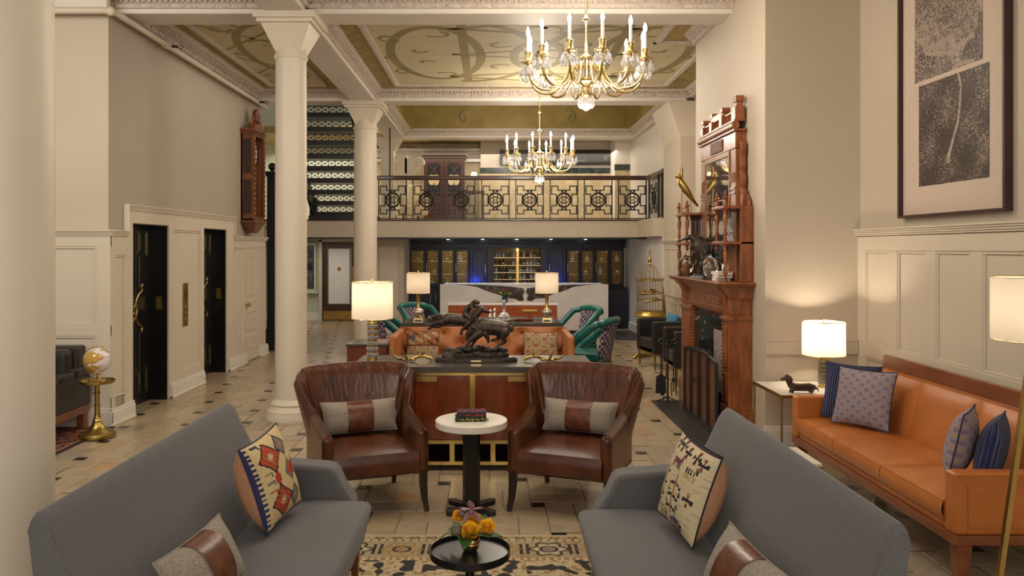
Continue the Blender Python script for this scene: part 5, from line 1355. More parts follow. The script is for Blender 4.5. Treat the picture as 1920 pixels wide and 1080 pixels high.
rm_ = dbod.modifiers.new('remesh', 'REMESH'); rm_.mode = 'VOXEL'; rm_.voxel_size = .004; rm_.use_smooth_shade = True
MB().sphere((-.136,-.019,.143), .004, n=8, m=5).sphere((-.136,.019,.143), .004, n=8, m=5).sphere((-.173,0,.122), .006, n=8, m=5).build('eyes_and_nose', M['black'], dg, smooth=180)
# low tables before the sofa
lt = thing('low_marble_table', 'low white marble table with brass edge in front of tan sofa', 'low table', (2.02, 5.45, 0))
MB().box(-.24, .2, -.22, .22, .385, .405).build('top', M['stone_white'], lt, bevel=.003); MB().box(-.25, .21, -.23, .23, .37, .385).build('rim', M['brass'], lt)
for x in (-.23, .19):
    for y in (-.21, .21): MB().box(x-.01, x+.01, y-.01, y+.01, 0, .37).build('leg', M['brass'], lt)
rd_ = thing('round_stone_table', 'small round rosy marbled drum table beside the low marble table', 'low table', (2.02, 4.92, 0))
MB().lathe([(.19,.30),(.2,.305),(.2,.335),(.19,.34)], n=40).build('top', mat('rosy_marble', (.5,.34,.26), .25, c2=(.68,.55,.45), vs=8, vd=7, distort=2), rd_, smooth=40)
MB().lathe([(.12,0),(.12,.02),(.05,.04),(.05,.28),(.15,.3)], n=28).build('pedestal', M['oldbrass'], rd_, smooth=40)
# framed tree print
pc = thing('framed_tree_print', 'large dark framed sepia print of a tree cut in two slanted pieces', 'picture', (WR, 0, 0))
y0, y1, z0, z1 = 5.15, 6.51, 2.1, 4.3
mb = MB(); fw, ft = .022, .06
mb.box(-ft, 0, y0, y1, z0, z0+fw).box(-ft, 0, y0, y1, z1-fw, z1).box(-ft, 0, y0, y0+fw, z0+fw, z1-fw).box(-ft, 0, y1-fw, y1, z0+fw, z1-fw); mb.build('frame', M['frame'], pc, bevel=.003)
MB().box(-.022, -.002, y0+fw, y1-fw, z0+fw, z1-fw).build('mat_board', M['mat_board'], pc)
def slab(nm, P, m, x=-.025, t=.003): return MB().prism(P, 'x', x-.0, x+t).build(nm, m, pc)
# photo pixel corners converted to wall coordinates
def wp(u, v): Y = 1460*(WR-.025)/(u-922); return (Y, 1.85-(v-466)/1460*Y)
up_ = [wp(1715,157), wp(1842,110), (wp(1842,0)[0], 4.2), (wp(1715,0)[0], 4.2)]
lo_ = [wp(1723,350), wp(1854.5,331.5), wp(1854.5,116), wp(1723,163)]
slab('upper_print', up_, M['photo_sky']); slab('printed_crag', [wp(u, v) for u, v in ((1842,20),(1834,24),(1832,50),(1826,58),(1828,70),(1818,74),(1808,88),(1800,112),(1842,108))], M['fleck_mid'], -.0252, .001); slab('lower_print', lo_, M['photo'])
def sky(P): return [wp(u, v) for u, v in P]
def trunk(P, w_):
    mb = MB(); pts = [wp(u, v) for u, v in P]; n = len(pts); vs = []
    for i, (a, b) in enumerate(pts):
        vs += [(-.0262, a-w_[i], b), (-.0262, a+w_[i], b)]
    mb.add(vs, [(2*i, 2*i+1, 2*i+3, 2*i+2) for i in range(n-1)]); mb.build('printed_trunk', M['photo_trunk'], pc)
inside = lambda p, P: in_poly(p[0], p[1], P)
q = random.Random(21)
FD, FM, FL = MB(), MB(), MB()
def fleck(mb, u, v, s, x):
    a, b = wp(u, v); an = q.uniform(0, PI); c_, s_ = math.cos(an)*s, math.sin(an)*s
    mb.add([(x, a+c_, b+s_), (x, a-s_*.5, b+c_*.5), (x, a-c_, b-s_), (x, a+s_*.5, b-c_*.5)], [(0,1,2,3)])
def within(u, v): p = wp(u, v); return in_poly(p[0], p[1], up_) or in_poly(p[0], p[1], lo_)
for i in range(26000):
    u, v = q.uniform(1716, 1854), q.uniform(-40, 349)
    if not within(u, v): continue
    crown = math.hypot((u-1768)/56, (v-8)/58); crag = u > 1800+.5*abs(v-40) if v < 150 else u > 1828-.0*v and v < 230
    low = v > (150 if u < 1760 else 185)
    if v < 112-.37*(u-1842)-20:
        dens = max(0, min(1, 1.55-crown+.4*math.sin(u*.23+v*.05)*math.sin(v*.19-u*.07))) if crown < 1.5 and v < 95 else (.9 if (u > 1838-.35*(v-20) and v > 20) or v > 105 or u < 1722+.3*max(0, v-60) else .12)
    else: dens = .95 if low or u < 1785 or u > 1828 else .25
    if q.random() > dens: continue
    t = q.random()+.28*math.sin(u*.085+1.3)*math.sin(v*.055+u*.03)+(.12 if 1745 < u < 1800 and v < 90 else 0)-(.15 if v > 240 and 1750 < u < 1830 else 0)
    fleck(FD if t < .42 else (FM if t < .74 else FL), u, v, q.uniform(.004, .011), -.0255-.0004*q.random())
for mb_, m_ in ((FD,'fleck_dark'),(FM,'fleck_mid'),(FL,'fleck_light')): mb_.build('printed_foliage', M[m_], pc)['kind'] = 'stuff'
trunk([(1783,66),(1789,85),(1795,105),(1797,125)], [.007,.010,.013,.012]); trunk([(1797,138),(1802,160),(1800,195),(1797,225),(1787,262),(1779,290),(1778,306)], [.012,.013,.012,.014,.017,.02,.024])
trunk([(1815,37),(1805,55),(1793,74)], [.004,.006,.007])
# ================================================================== FIREPLACE
# mantel local axes: origin on the wall plane at far end; y along the wall, x towards the room is negative
mt = thing('carved_mantelpiece', 'tall carved oak mantelpiece with mirrored overmantel and spindle shelves', 'mantelpiece', (CB, 8.6, 0))
W = M['wood_mantel']
def mb_box(nm, x0, x1, y0, y1, z0, z1, bev=.006, m=None, p=None): return MB().box(x0, x1, y0, y1, z0, z1).build(nm, m or W, p or mt, bevel=bev)
D0 = -.24
for ya, yb, nm in ((-.96, -.75, 'near'), (.45, .93, 'far')):
    p_ = mb_box('pilaster', D0, 0, ya, yb, 0, 1.2)
    MB().box(D0-.03, 0, ya-.02, yb+.02, 0, .26).box(D0-.02, 0, ya-.012, yb+.012, .26, .29).build('plinth', W, p_, bevel=.006)
    MB().box(D0-.02, 0, ya-.015, yb+.015, 1.14, 1.175).build('capital_band', W, p_, bevel=.006)
    mb = MB()
    yy = yb-.035 if ya < 0 else ya+.035
    for k in range(22): mb.sphere((D0-.004, yy, .34+.036*k), .014, (1,1,.8), 8, 5)
    mb.build('bead_row', W, p_, smooth=180)
    MB().box(D0-.012, D0, ya+.06 if ya > 0 else ya+.03, yb-.08, .34, .62).box(D0-.012, D0, ya+.06 if ya > 0 else ya+.03, yb-.08, .68, 1.08).build('carved_field', W, p_, bevel=.01)
mb_box('frieze', D0, 0, -.96, .93, 1.2, 1.42)
mb = MB(); mb.prism([(D0,1.2),(D0-.012,1.22),(D0-.012,1.25),(D0,1.255)], 'y', -.98, .95); mb.prism([(0,1.36),(D0,1.36),(D0-.02,1.40),(D0-.06,1.44),(D0-.09,1.475),(0,1.475)], 'y', -.985, .955); mb.build('bed_mould', W, mt, smooth=40)
mb = MB()
for k in range(15): mb.prism(arc(-.66+.092*k, 1.295, .034, 0, 180, 8)+[(-.66+.092*k-.034,1.275),(-.66+.092*k+.034,1.275)], 'x', D0-.012, D0)
mb.build('carved_flutes', W, mt, bevel=.004)
for y in (-.86, .69):
    mb = MB(); mb.prism([(D0,1.18),(D0-.018,1.24),(D0-.03,1.32),(D0-.07,1.42),(D0-.11,1.475),(D0,1.475)], 'y', y-.06, y+.06); mb.build('scroll_bracket', W, mt, smooth=40, bevel=.006)
mb = MB(); mb.box(-.35, 0, -1.05, 1.06, 1.475, 1.495).box(-.365, 0, -1.065, 1.075, 1.495, 1.52); mb.build('mantel_shelf', W, mt, bevel=.008)
mb = MB()
for k in range(6): mb.tube([(-.235+.035*k, -.974, 1.40+.0*k), (-.218+.035*k, -.976, 1.375), (-.2+.035*k, -.974, 1.40)], .004, 6)
mb.build('scalloped_carving', W, mt)
mb_box('lintel', D0+.02, 0, -.75, .45, 1.19, 1.22, .003)
# black marble surround and firebox
mb_box('surround', -.2, 0, -.75, .45, .0, 1.19, .0, M['marble_black'])
MB().box(-.207, -.2, -.72, -.35, .36, 1.0).build('mottled_slab', M['mottled'], mt)
hs = thing('hearth', 'dark slate tile hearth on the floor before the fireplace', 'hearth', (CB, 8.4, 0))
for i in range(3):
    for j in range(14):
        MB().box(-.63+.118*i+.002, -.63+.118*(i+1)-.002, -1.08+.152*j+.002, -1.08+.152*(j+1)-.002, .0, .012).build('hearth_tile', M['slatehearth'], hs)
# fire screen
fs = thing('fire_screen', 'black arched folding fire screen with copper mesh panels', 'fire screen', (2.2, 8.25, .012), R(0))
def leafpanel(y0, y1, x0, x1, h0, h1, nm):
    # screen leaf between two plan points with arched top
    n = 12; P = []
    for i in range(n+1):
        t = i/n; P.append((lerp(x0, x1, t), lerp(y0, y1, t), lerp(h0, h1, t)+.0))
    pts = [(x0,y0,.03)]+P+[(x1,y1,.03)]
    f = MB().tube(pts+[(x0,y0,.03)], .018, 4).build('frame', M['iron'], fs)
    mb = MB(); mb.grid(lambda u, v: (lerp(x0,x1,u), lerp(y0,y1,u), lerp(.03, interp(u, [(i/n, P[i][2]) for i in range(n+1)]), v)), 12, 2); mb.build('mesh_panel', M['copper'], f)
    return f
def harc(a, b, y): return a+b*math.sqrt(max(0, 1-y*y))
def leaf2(ys, nm):
    n = 10; P = [(0, lerp(ys[0], ys[1], i/n), harc(.66, .1, lerp(ys[0], ys[1], i/n)/.66)) for i in range(n+1)]
    f = MB().tube([(0, ys[0], .04)]+P+[(0, ys[1], .04), (0, ys[0], .04)], .02, 4, up=(1,0,0)).build('leaf_frame', M['iron'], fs)
    mb = MB(); mb.grid(lambda u, v: (.004, lerp(ys[0], ys[1], u), lerp(.04, interp(u, [(i/n, P[i][2]) for i in range(n+1)]), v)), 10, 2); mb.build('mesh_panel', M['copper'], f)
    return f
leaf2((.36, .62), ''); leaf2((.04, .32), ''); l3 = leaf2((-.3, -.02), ''); l4 = leaf2((-.62, -.34), '')
MB().box(-.02, .02, -.64, .64, 0, .04).build('foot_bar', M['iron'], fs)
MB().tube([(-.02,.02,.46),(-.05,.02,.46),(-.05,.02,.42)], .008, 6).build('handle', M['iron'], fs)
# fire tools
ft_ = thing('fireplace_tools', 'black wrought iron fireplace tool set standing on the hearth edge', 'fire tools', (2.12, 9.38, .012))
MB().cyl((0,0,.0), .011, .74, 8).tube(bez([(0,0,.06),(-.06,-.02,.03),(-.14,-.03,.008)], 6), .009, 6).tube(bez([(0,0,.06),(.05,-.03,.03),(.1,-.08,.008)], 6), .009, 6).tube(bez([(0,0,.06),(.02,.05,.03),(.04,.12,.008)], 6), .009, 6).build('stand', M['iron'], ft_)
for i, (x, y, k) in enumerate(((-.09,-.03,'shovel'),(.055,-.06,'tongs'),(.1,.02,'poker'),(-.05,.07,'brush'))):
    mb = MB().cyl((x,y,.12), .007, .58, 6)
    mb.tube([(x+.03*math.cos(2*PI*j/12), y, .72+.025*math.sin(2*PI*j/12)) for j in range(12)], .009, 6, closed=True)
    if k == 'shovel': mb.prism([(x-.065,.1),(x+.065,.1),(x+.055,.3),(x,.34),(x-.055,.3)], 'y', y-.01, y+.004)
    elif k == 'tongs': mb.tube([(x,y,.3),(x-.03,y,.2),(x-.02,y,.08)], .006, 6).tube([(x,y,.3),(x+.03,y,.2),(x+.035,y,.08)], .006, 6)
    elif k == 'poker': mb.tube([(x,y,.14),(x+.01,y,.09),(x+.035,y,.11)], .006, 6)
    else: mb.lathe([(.02,0),(.035,.06),(.02,.14)], (x,y,.06), 10)
    mb.build(k, M['iron'], ft_, smooth=50)
MB().tube([(-.1,-.04,.68),(.11,-.04,.68)], .007, 6).tube([(0,-.07,.68),(0,.09,.68)], .007, 6).build('rack_arm', M['iron'], ft_)
# overmantel
ob = -.11
om_ = mb_box('overmantel_back', -.04, 0, -.92, .9, 1.52, 2.27)
MB().box(-.03, 0, -.78, .5, 2.27, 3.06).build('tower_back', W, mt)
mb = MB(); mb.box(ob-.004, ob+.02, -.58, .3, 1.6, 2.81); mb.build('mirror_glass', M['mirror'], mt)
for ya, yb in ((-.78, -.58), (.3, .5)):
    po = mb_box('mirror_post', ob, 0, ya, yb, 1.52, 2.858)
    mb = MB()
    for k in range(5): mb.box(ob-.008, ob, ya+.03+.03*k, ya+.045+.03*k, 2.52, 2.62)
    mb.box(ob-.012, ob, ya, yb, 2.4, 2.425).box(ob-.012, ob, ya, yb, 2.445, 2.47); mb.build('reeding', W, po, bevel=.002)
mb = MB(); mb.box(ob-.014, ob+.05, -.58, .3, 2.80, 2.858).box(ob-.014, ob+.05, -.58, .3, 1.56, 1.6).box(ob-.012, ob+.04, -.6, -.57, 1.56, 2.858).box(ob-.012, ob+.04, .29, .32, 1.56, 2.858); mb.build('mirror_frame', W, mt, bevel=.006)
# carved side scroll silhouettes
for s, y in ((-1, -.78), (1, .5)):
    P = [(0,2.27),(.11,2.27),(.12,2.34),(.1,2.42),(.05,2.46),(.07,2.5),(.075,2.56),(.04,2.62),(.06,2.68),(.05,2.78),(.075,2.84),(.07,2.9),(.0,2.95)]
    MB().prism([(y+s*a, b) for a, b in P], 'x', -.08, -.02).build('carved_ear', W, mt, bevel=.012)
mb_box('entablature', ob-.004, 0, -.785, .505, 2.86, 3.03)
MB().box(ob-.016, ob, -.36, .08, 2.885, 3.01).build('carved_panel', mat('carved_relief_oak', (.2,.06,.017), .6, c2=(.05,.013,.005), vs=26, vd=6, contrast=(.42,.56), bump=.3, bs=40), mt, bevel=.004)
MB().box(ob-.03, 0, -.82, .54, 3.03, 3.05).box(ob-.02, 0, -.8, .52, 3.13, 3.15).build('top_mould', W, mt, bevel=.004)
MB().tube([(ob-.005, -.8, 3.09), (ob-.005, .52, 3.09)], .04, 14).build('roll_mould', W, mt, smooth=50)
for y, h, w_ in ((-.73, .24, .07), (.46, .18, .055), (-.28, .2, .05), (.1, .2, .05)):
    q = MB().box(ob-.01, -.02, y-w_, y+w_, 3.15, 3.15+h*.55).box(ob+.01, -.035, y-w_*.65, y+w_*.65, 3.15+h*.55, 3.15+h*.75).box(ob-.0, -.025, y-w_*.85, y+w_*.85, 3.15+h*.75, 3.15+h).build('crest_post', W, mt, bevel=.006)
MB().box(ob+.005, -.03, -.28, .1, 3.24, 3.31).box(ob+.005, -.03, -.28, .1, 3.15, 3.17).build('crest_rail', W, mt, bevel=.004)
mb = MB()
for k in range(12):
    y = -.22+.026*k; mb.cyl((ob+.03, y, 3.17), .007, .07, 6)
for k in range(9):
    for a in (-.66+.036*k, ): mb.cyl((ob+.03, a, 3.15), .007, .09, 6)
    if k < 7: mb.cyl((ob+.03, .17+.036*k, 3.15), .007, .09, 6)
mb.box(ob+.015,-.05,-.66,-.34,3.24,3.255).box(ob+.015,-.05,.16,.42,3.24,3.255); mb.build('spindle_fret', W, mt)
# wing shelves and spindles
def spindle(x, y, z0, z1, r=.024):
    h = z1-z0; pr = [(r*.9,0),(r*.9,.05),(r*.5,.07),(r*.8,.11),(r*.45,.15),(r*1.0,.24),(r*.55,.33),(r*.7,.36),(r*.7,.4),(r*.5,.43),(r*.95,.62),(r*1.0,.78),(r*.6,.84),(r*.9,.88),(r*.5,.92),(r*.9,.95),(r*.9,1)]
    MB().lathe([(a, b*h) for a, b in pr], (x, y, z0), 14).build('spindle', W, mt, smooth=50)
def finial(x, y, z):
    MB().lathe([(.024,0),(.024,.05),(.014,.06),(.03,.075),(.03,.09),(.012,.1),(.016,.12),(.004,.15),(0,.155)], (x, y, z), 12).build('finial', W, mt, smooth=50)
for ya, yb in ((-1.0, -.5), (.46, .98)):
    for z in (1.92, 2.27):
        P = [(0, ya), (-.3, ya), (-.3, yb-.1 if ya < 0 else yb), (-.2, yb), (0, yb)] if ya < 0 else [(0, yb), (-.3, yb), (-.3, ya+.1), (-.2, ya), (0, ya)]
        MB().prism(P, 'z', z-.03, z).build('wing_shelf', W, mt, bevel=.006)
    e0, e1 = (ya+.05, yb-.13) if ya < 0 else (yb-.05, ya+.13)
    spindle(-.265, e0, 1.52, 1.89); spindle(-.265, e0, 1.92, 2.24); spindle(-.255, e1, 1.92, 2.24); finial(-.265, e0, 2.27); finial(-.255, e1, 2.27)
    MB().lathe([(.022,.0),(.016,-.02),(.024,-.04),(.0,-.075)], (-.255, e1, 1.89), 12).build('pendant', W, mt, smooth=50)
    MB().tube([(-.265, e0, 2.33), (-.255, e1, 2.33)], .009, 8).build('gallery_rail', W, mt)
    sy = -.98 if ya < 0 else .94
    MB().box(-.13, 0, sy-.02, sy+.02, 1.52, 2.25).build('end_stile', W, mt, bevel=.006)
    MB().prism(arc((-.86 if ya < 0 else .68), 2.27, .12, 0, 180, 14), 'x', -.05, -.02).build('arched_crest', W, mt, bevel=.006)
    MB().box(-.045, -.041, sy+(.05 if ya < 0 else -.05), sy+(.17 if ya < 0 else -.17), 1.97, 2.2).build('side_mirror', M['mirror'], mt)
    yc = -.78 if ya < 0 else .7
    MB().prism(arc(yc, 1.56, .12, 0, 180, 14, .26), 'x', -.046, -.041).build('arched_mirror', M['mirror'], mt)
# things on the mantel
MZ = 1.521
bird = thing('bronze_bird', 'black bronze long-billed bird sculpture on pale blue base on the mantel', 'sculpture', (2.34, 8.78, MZ), R(90))
MB().lathe([(.1,0),(.1,.022)], n=28, sx=.9).build('stone_base', mat('pale_blue_stone', (.22,.3,.34), .25), bird, smooth=40)
MB().lathe([(.07,.022),(.06,.045),(.03,.05)], n=20).build('plinth', M['bronze'], bird, smooth=40)
mb = MB(); mb.tube([(0,.0,.05),(0,-.02,.14),(0,-.01,.2)], [.035,.03,.05], 10); mb.tube([(0,.01,.16),(0,-.01,.26),(0,.02,.36),(0,.05,.43),(0,.09,.455)], [.05,.085,.08,.05,.035], 12)
mb.tube([(0,.08,.455),(0,.13,.455),(0,.18,.43),(0,.25,.41)], [.034,.03,.014,.007], 10)
mb.tube([(0,.07,.46),(0,.0,.47),(0,-.05,.44),(0,-.07,.36)], [.03,.024,.022,.02], 8)
q = random.Random(4)
for i in range(26):
    a, z = q.uniform(0, 2*PI), q.uniform(.16, .4); x, y = .075*math.cos(a), .075*math.sin(a)
    mb.tube([(x,y,z),(x*1.25,y*1.25,z-.05),(x*1.2,y*1.2,z-.1)], [.016,.014,.004], 6)
bo = mb.build('body', M['bronze'], bird, smooth=180); m_ = bo.modifiers.new('remesh', 'REMESH'); m_.mode = 'VOXEL'; m_.voxel_size = .006; m_.use_smooth_shade = True
def dome(label, x, y, r, h, inner):
    d = thing('glass_cloche', label, 'cloche', (x, y, MZ))
    MB().lathe([(r*1.1,0),(r*1.1,.016),(r*.2,.018)], n=24).build('base', M['wood_dark'], d, smooth=40)
    MB().lathe([(r,.018),(r,h*.62),(r*.86,h*.82),(r*.5,h*.95),(.006,h)], n=24).build('glass_dome', M['glass'], d, smooth=180)
    MB().sphere((0,0,h+.014), .016, n=10, m=8).build('knob', M['glass'], d, smooth=180)
    MB().lathe([(.02,.018),(.035,.05),(.03,.09),(.04,.12),(.015,.16),(0,.17)], n=10).build('specimen', inner, d, smooth=40)
dome('glass cloche with tan specimen at the far end of the mantel', 2.33, 9.33, .085, .25, K['rust'])
dome('glass cloche with grey specimen under the near spindle shelf', 2.32, 8.26, .08, .24, K['taupe'])
for i, (w_, dz, dy) in enumerate(((.16,0,.02),(.19,.032,-.02),(.26,.064,0))):
    b_ = book('mantel_book', ['bottom small white book of the stack on the mantel','middle white book of the stack on the mantel','top wide white book of the stack on the mantel'][i], w_, .15, .03, (2.35, 7.95+dy, MZ+dz), R(-90), M['paper'], None)
ani = thing('silver_figurine', 'tiny silver four-legged animal figurine standing on the white books', 'figurine', (2.36, 7.93, MZ+.095), R(80))
mb = MB().tube([(-.035,0,.045),(0,0,.05),(.035,0,.047)], [.014,.018,.015], 10).tube([(.03,0,.05),(.05,0,.07),(.062,0,.068)], [.012,.010,.006], 8)
for x in (-.03,.03):
    for y in (-.01,.01): mb.tube([(x,y,.045),(x,y,0)], [.007,.004], 6)
mb.build('body', M['steel'], ani, smooth=180)
cv = thing('crystal_vase', 'flared cut crystal vase on the upper near shelf of the mantel', 'vase', (2.385, 7.83, 1.921))
MB().lathe([(.05,0),(.05,.02),(.03,.05),(.05,.1),(.032,.15),(.06,.23),(.055,.23),(.028,.15),(.04,.1),(.02,.06),(0,.05)], n=8).build('body', M['crystal'], cv)
pf_ = thing('leaning_picture', 'pale gilt framed picture leaning on the far upper mantel shelf', 'picture', (2.37, 9.4, 1.9215), R(90))
mb = MB(); frame_box(mb, -.13, .13, 0, .27, .014, .012); mb.build('frame', M['oldbrass'], pf_); MB().box(-.12, .12, -.008, -.002, .012, .26).build('print', M['paper'], pf_)
pa = thing('brass_parrot', 'brass parrot perched on a ring stand on the far top mantel shelf', 'figurine', (2.36, 9.28, 2.2715), R(90))
MB().cyl((0,.1,0), .008, .5, 8).lathe([(.04,0),(.04,.012),(.01,.02)], (0,.1,0), 16).lathe([(.018,.42),(.024,.45),(.018,.49),(.02,.52),(.006,.56)], (0,.1,0), 12).build('stand', M['oldbrass'], pa, smooth=50)
mb = MB().tube([(0,.12,.42),(0,.1,.36),(0,.04,.27),(0,-.03,.17),(0,-.1,.08)], [.026,.044,.046,.024,.01], 10).sphere((0,.13,.44), .033).tube([(0,.15,.445),(0,.17,.435),(0,.168,.418)], [.012,.01,.003], 8)
bo = mb.build('parrot', M['oldbrass'], pa, smooth=180)
MB().tube([(0,-.02,0),(0,.0,.22)], .004, 6).build('perch', M['oldbrass'], pa)


# ================================================================== CLOCK
ck_ = thing('wall_clock', 'tall carved walnut regulator clock hung on the elevator wall', 'clock', (WL, 12.66, 2.1))
cw = mat('clock_walnut', (.22,.07,.02), .35, c2=(.12,.036,.01), vs=4, stretch=(6,6,1), coat=.3)
MB().box(0, .03, -.28, .28, .2, 1.62).box(0, .2, -.28, -.255, .2, 1.62).box(0, .2, .255, .28, .2, 1.62).box(0, .2, -.28, .28, .2, .23).build('case', cw, ck_, bevel=.004)
MB().box(-.0, .235, -.33, .33, 1.62, 1.66).box(0, .22, -.31, .31, 1.58, 1.62).prism([(-.3,1.66),(.3,1.66),(.16,1.76),(.1,1.74),(0,1.8),(-.1,1.74),(-.16,1.76)], 'x', .08, .22).build('hood', cw, ck_, bevel=.006)
MB().box(0, .24, -.31, .31, .16, .2).frustum(.11, 0, 0, .05, .1, .16, .11, .27).build('base_bracket', cw, ck_, bevel=.006)
mb = MB(); mb.box(.2, .212, -.28, -.24, .2, 1.62).box(.2, .212, .24, .28, .2, 1.62).box(.2, .212, -.24, .24, 1.55, 1.62).box(.2, .212, -.24, .24, .2, .26); dr = mb.build('door_frame', cw, ck_, bevel=.003)
for s in (-1, 1):
    mb = MB()
    for k in range(16): mb.sphere((.212, s*.262, .3+.08*k), .026, (1,1,1.6), 8, 6)
    mb.build('carved_beads', cw, dr, smooth=180)
MB().lathe([(.2,0),(.2,.012),(0,.014)], (.1,0,1.3), 32, axis='x').build('dial', M['paper'], ck_, smooth=40)
mb = MB()
for k in range(12):
    a = 2*PI*k/12; mb.tube([(.118,.145*math.cos(a),1.3+.145*math.sin(a)),(.118,.18*math.cos(a),1.3+.18*math.sin(a))], .005, 4)
mb.tube([(.12,0,1.3),(.12,.07,1.4)], .005, 4).tube([(.12,0,1.3),(.12,-.12,1.36)], .004, 4); mb.build('numerals_and_hands', M['black'], ck_)
MB().cyl((.09,0,.5), .008, .7, 8).lathe([(.09,0),(.09,.012),(0,.014)], (.085,0,.48), 24, axis='x').build('pendulum', M['brass'], ck_, smooth=40)
MB().box(.03, .034, -.25, .25, .24, 1.56).build('back_board', mat('pale_clock_lining', (.4,.42,.36), .5), ck_)
MB().box(.04, .17, -.283, -.28, .3, .85).box(.04,.17,-.283,-.28,.95,1.5).build('side_glass', mat('dark_side_glass', (.05,.03,.02), .12), ck_)
for y, z, s in ((-.26,1.66,1),(.26,1.66,1),(.0,1.66,1.5),(-.12,1.74,.8),(.14,1.74,.8)):
    MB().lathe([(.03*s,0),(.04*s,.03),(.015*s,.05),(.035*s,.07),(.008*s,.11),(.005*s,.18),(0,.19)], (.16,y,z), 12).build('finial', cw, ck_, smooth=50)
MB().prism([(-.08,1.8),(.08,1.8),(.1,1.9),(.07,1.98),(0,2.02),(-.07,1.98),(-.1,1.9)], 'x', .12, .2).build('crest', cw, ck_, bevel=.02, seg=3)
cp = thing('elevator_call_panel', 'tall engraved brass call panel between the two elevators', 'call panel', (WL+.008, 10.115, .84))
MB().box(0, .006, -.085, .085, 0, .56).build('plate', M['oldbrass'], cp, bevel=.002)
mb = MB()
for P in ([(-.045,.42),(0,.5),(.045,.42),(0,.32)], [(-.025,.41),(0,.46),(.025,.41),(0,.36)]):
    for a, b in zip(P, P[1:]+P[:1]): mb.tube([(.007,*a), (.007,*b)], .003, 4)
mb.build('engraving', K['maroon'], cp)
for z in (.1, .17, .25): MB().lathe([(.016,0),(.016,.006),(0,.008)], (.006,0,z), 12, axis='x').build('button', K['red'] if z == .17 else M['palebrass'], cp, smooth=40)
sp = thing('sprinkler_pipe', 'cream painted sprinkler pipe running along the top of the elevator wall', 'pipe', (0,0,0))
MB().tube([(-7.4,7.95,4.28),(-3.95,7.95,4.28),(-3.88,8.02,4.28),(-3.88,8.3,4.28),(-3.88,13.4,4.28)], .034, 12).build('pipe', M['trim'], sp, smooth=50)
MB().sphere((-3.9,7.97,4.28), .05, n=12, m=8).build('elbow', M['trim'], sp, smooth=50)
MB().lathe([(.046,-.05),(.046,.05)], (-3.88,9.3,4.28), 12, axis='y').build('coupling', M['trim'], sp, smooth=50)
for y in (9.35, 12.9): MB().tube([(-3.88,y,4.28),(-3.76,y,4.27)], .016, 8).tube([(-3.74,y,4.24),(-3.70,y,4.27),(-3.74,y,4.30)], .006, 6).build('sprinkler_head', M['iron'], sp)
for y in (10.6, 11.9): MB().box(-3.989,-3.85,y-.02,y+.02,4.30,4.33).build('bracket', M['trim'], sp)

# ================================================================== CHANDELIERS
def arm_mesh():
    P = bez([(.075,0,.10),(.11,0,.145),(.155,0,.13),(.19,0,.03),(.28,0,-.065),(.40,0,-.075),(.485,0,-.02),(.53,0,.085),(.53,0,.14)], 7)
    return MB().tube(P, [.0115]*len(P), 8).mesh('arm', M['chandelier_brass'], 180)
CM = {'arm': arm_mesh(),
 'cup': MB().lathe([(.012,.24),(.05,.248),(.066,.258),(.066,.264),(.02,.266),(.028,.275),(.026,.30),(.03,.335),(.033,.345),(.028,.35)], (.53,0,-.1), 20).mesh('drip_cup', M['chandelier_brass'], 40),
 'candle': MB().lathe([(.014,.345),(.014,.50)], (.53,0,-.1), 14).mesh('candle', M['candle'], 40),
 'bulb': MB().lathe([(.010,.50),(.017,.52),(.016,.54),(.007,.565),(0,.58)], (.53,0,-.1), 12).mesh('bulb', M['bulb'], 180),
 'drop': MB().lathe([(0,-.115),(.012,-.11),(.024,-.085),(.02,-.06),(.006,-.035),(.004,-.03),(.008,-.02),(.004,-.008),(0,0)], (0,0,0), 6).mesh('crystal_drop', M['crystal'])}
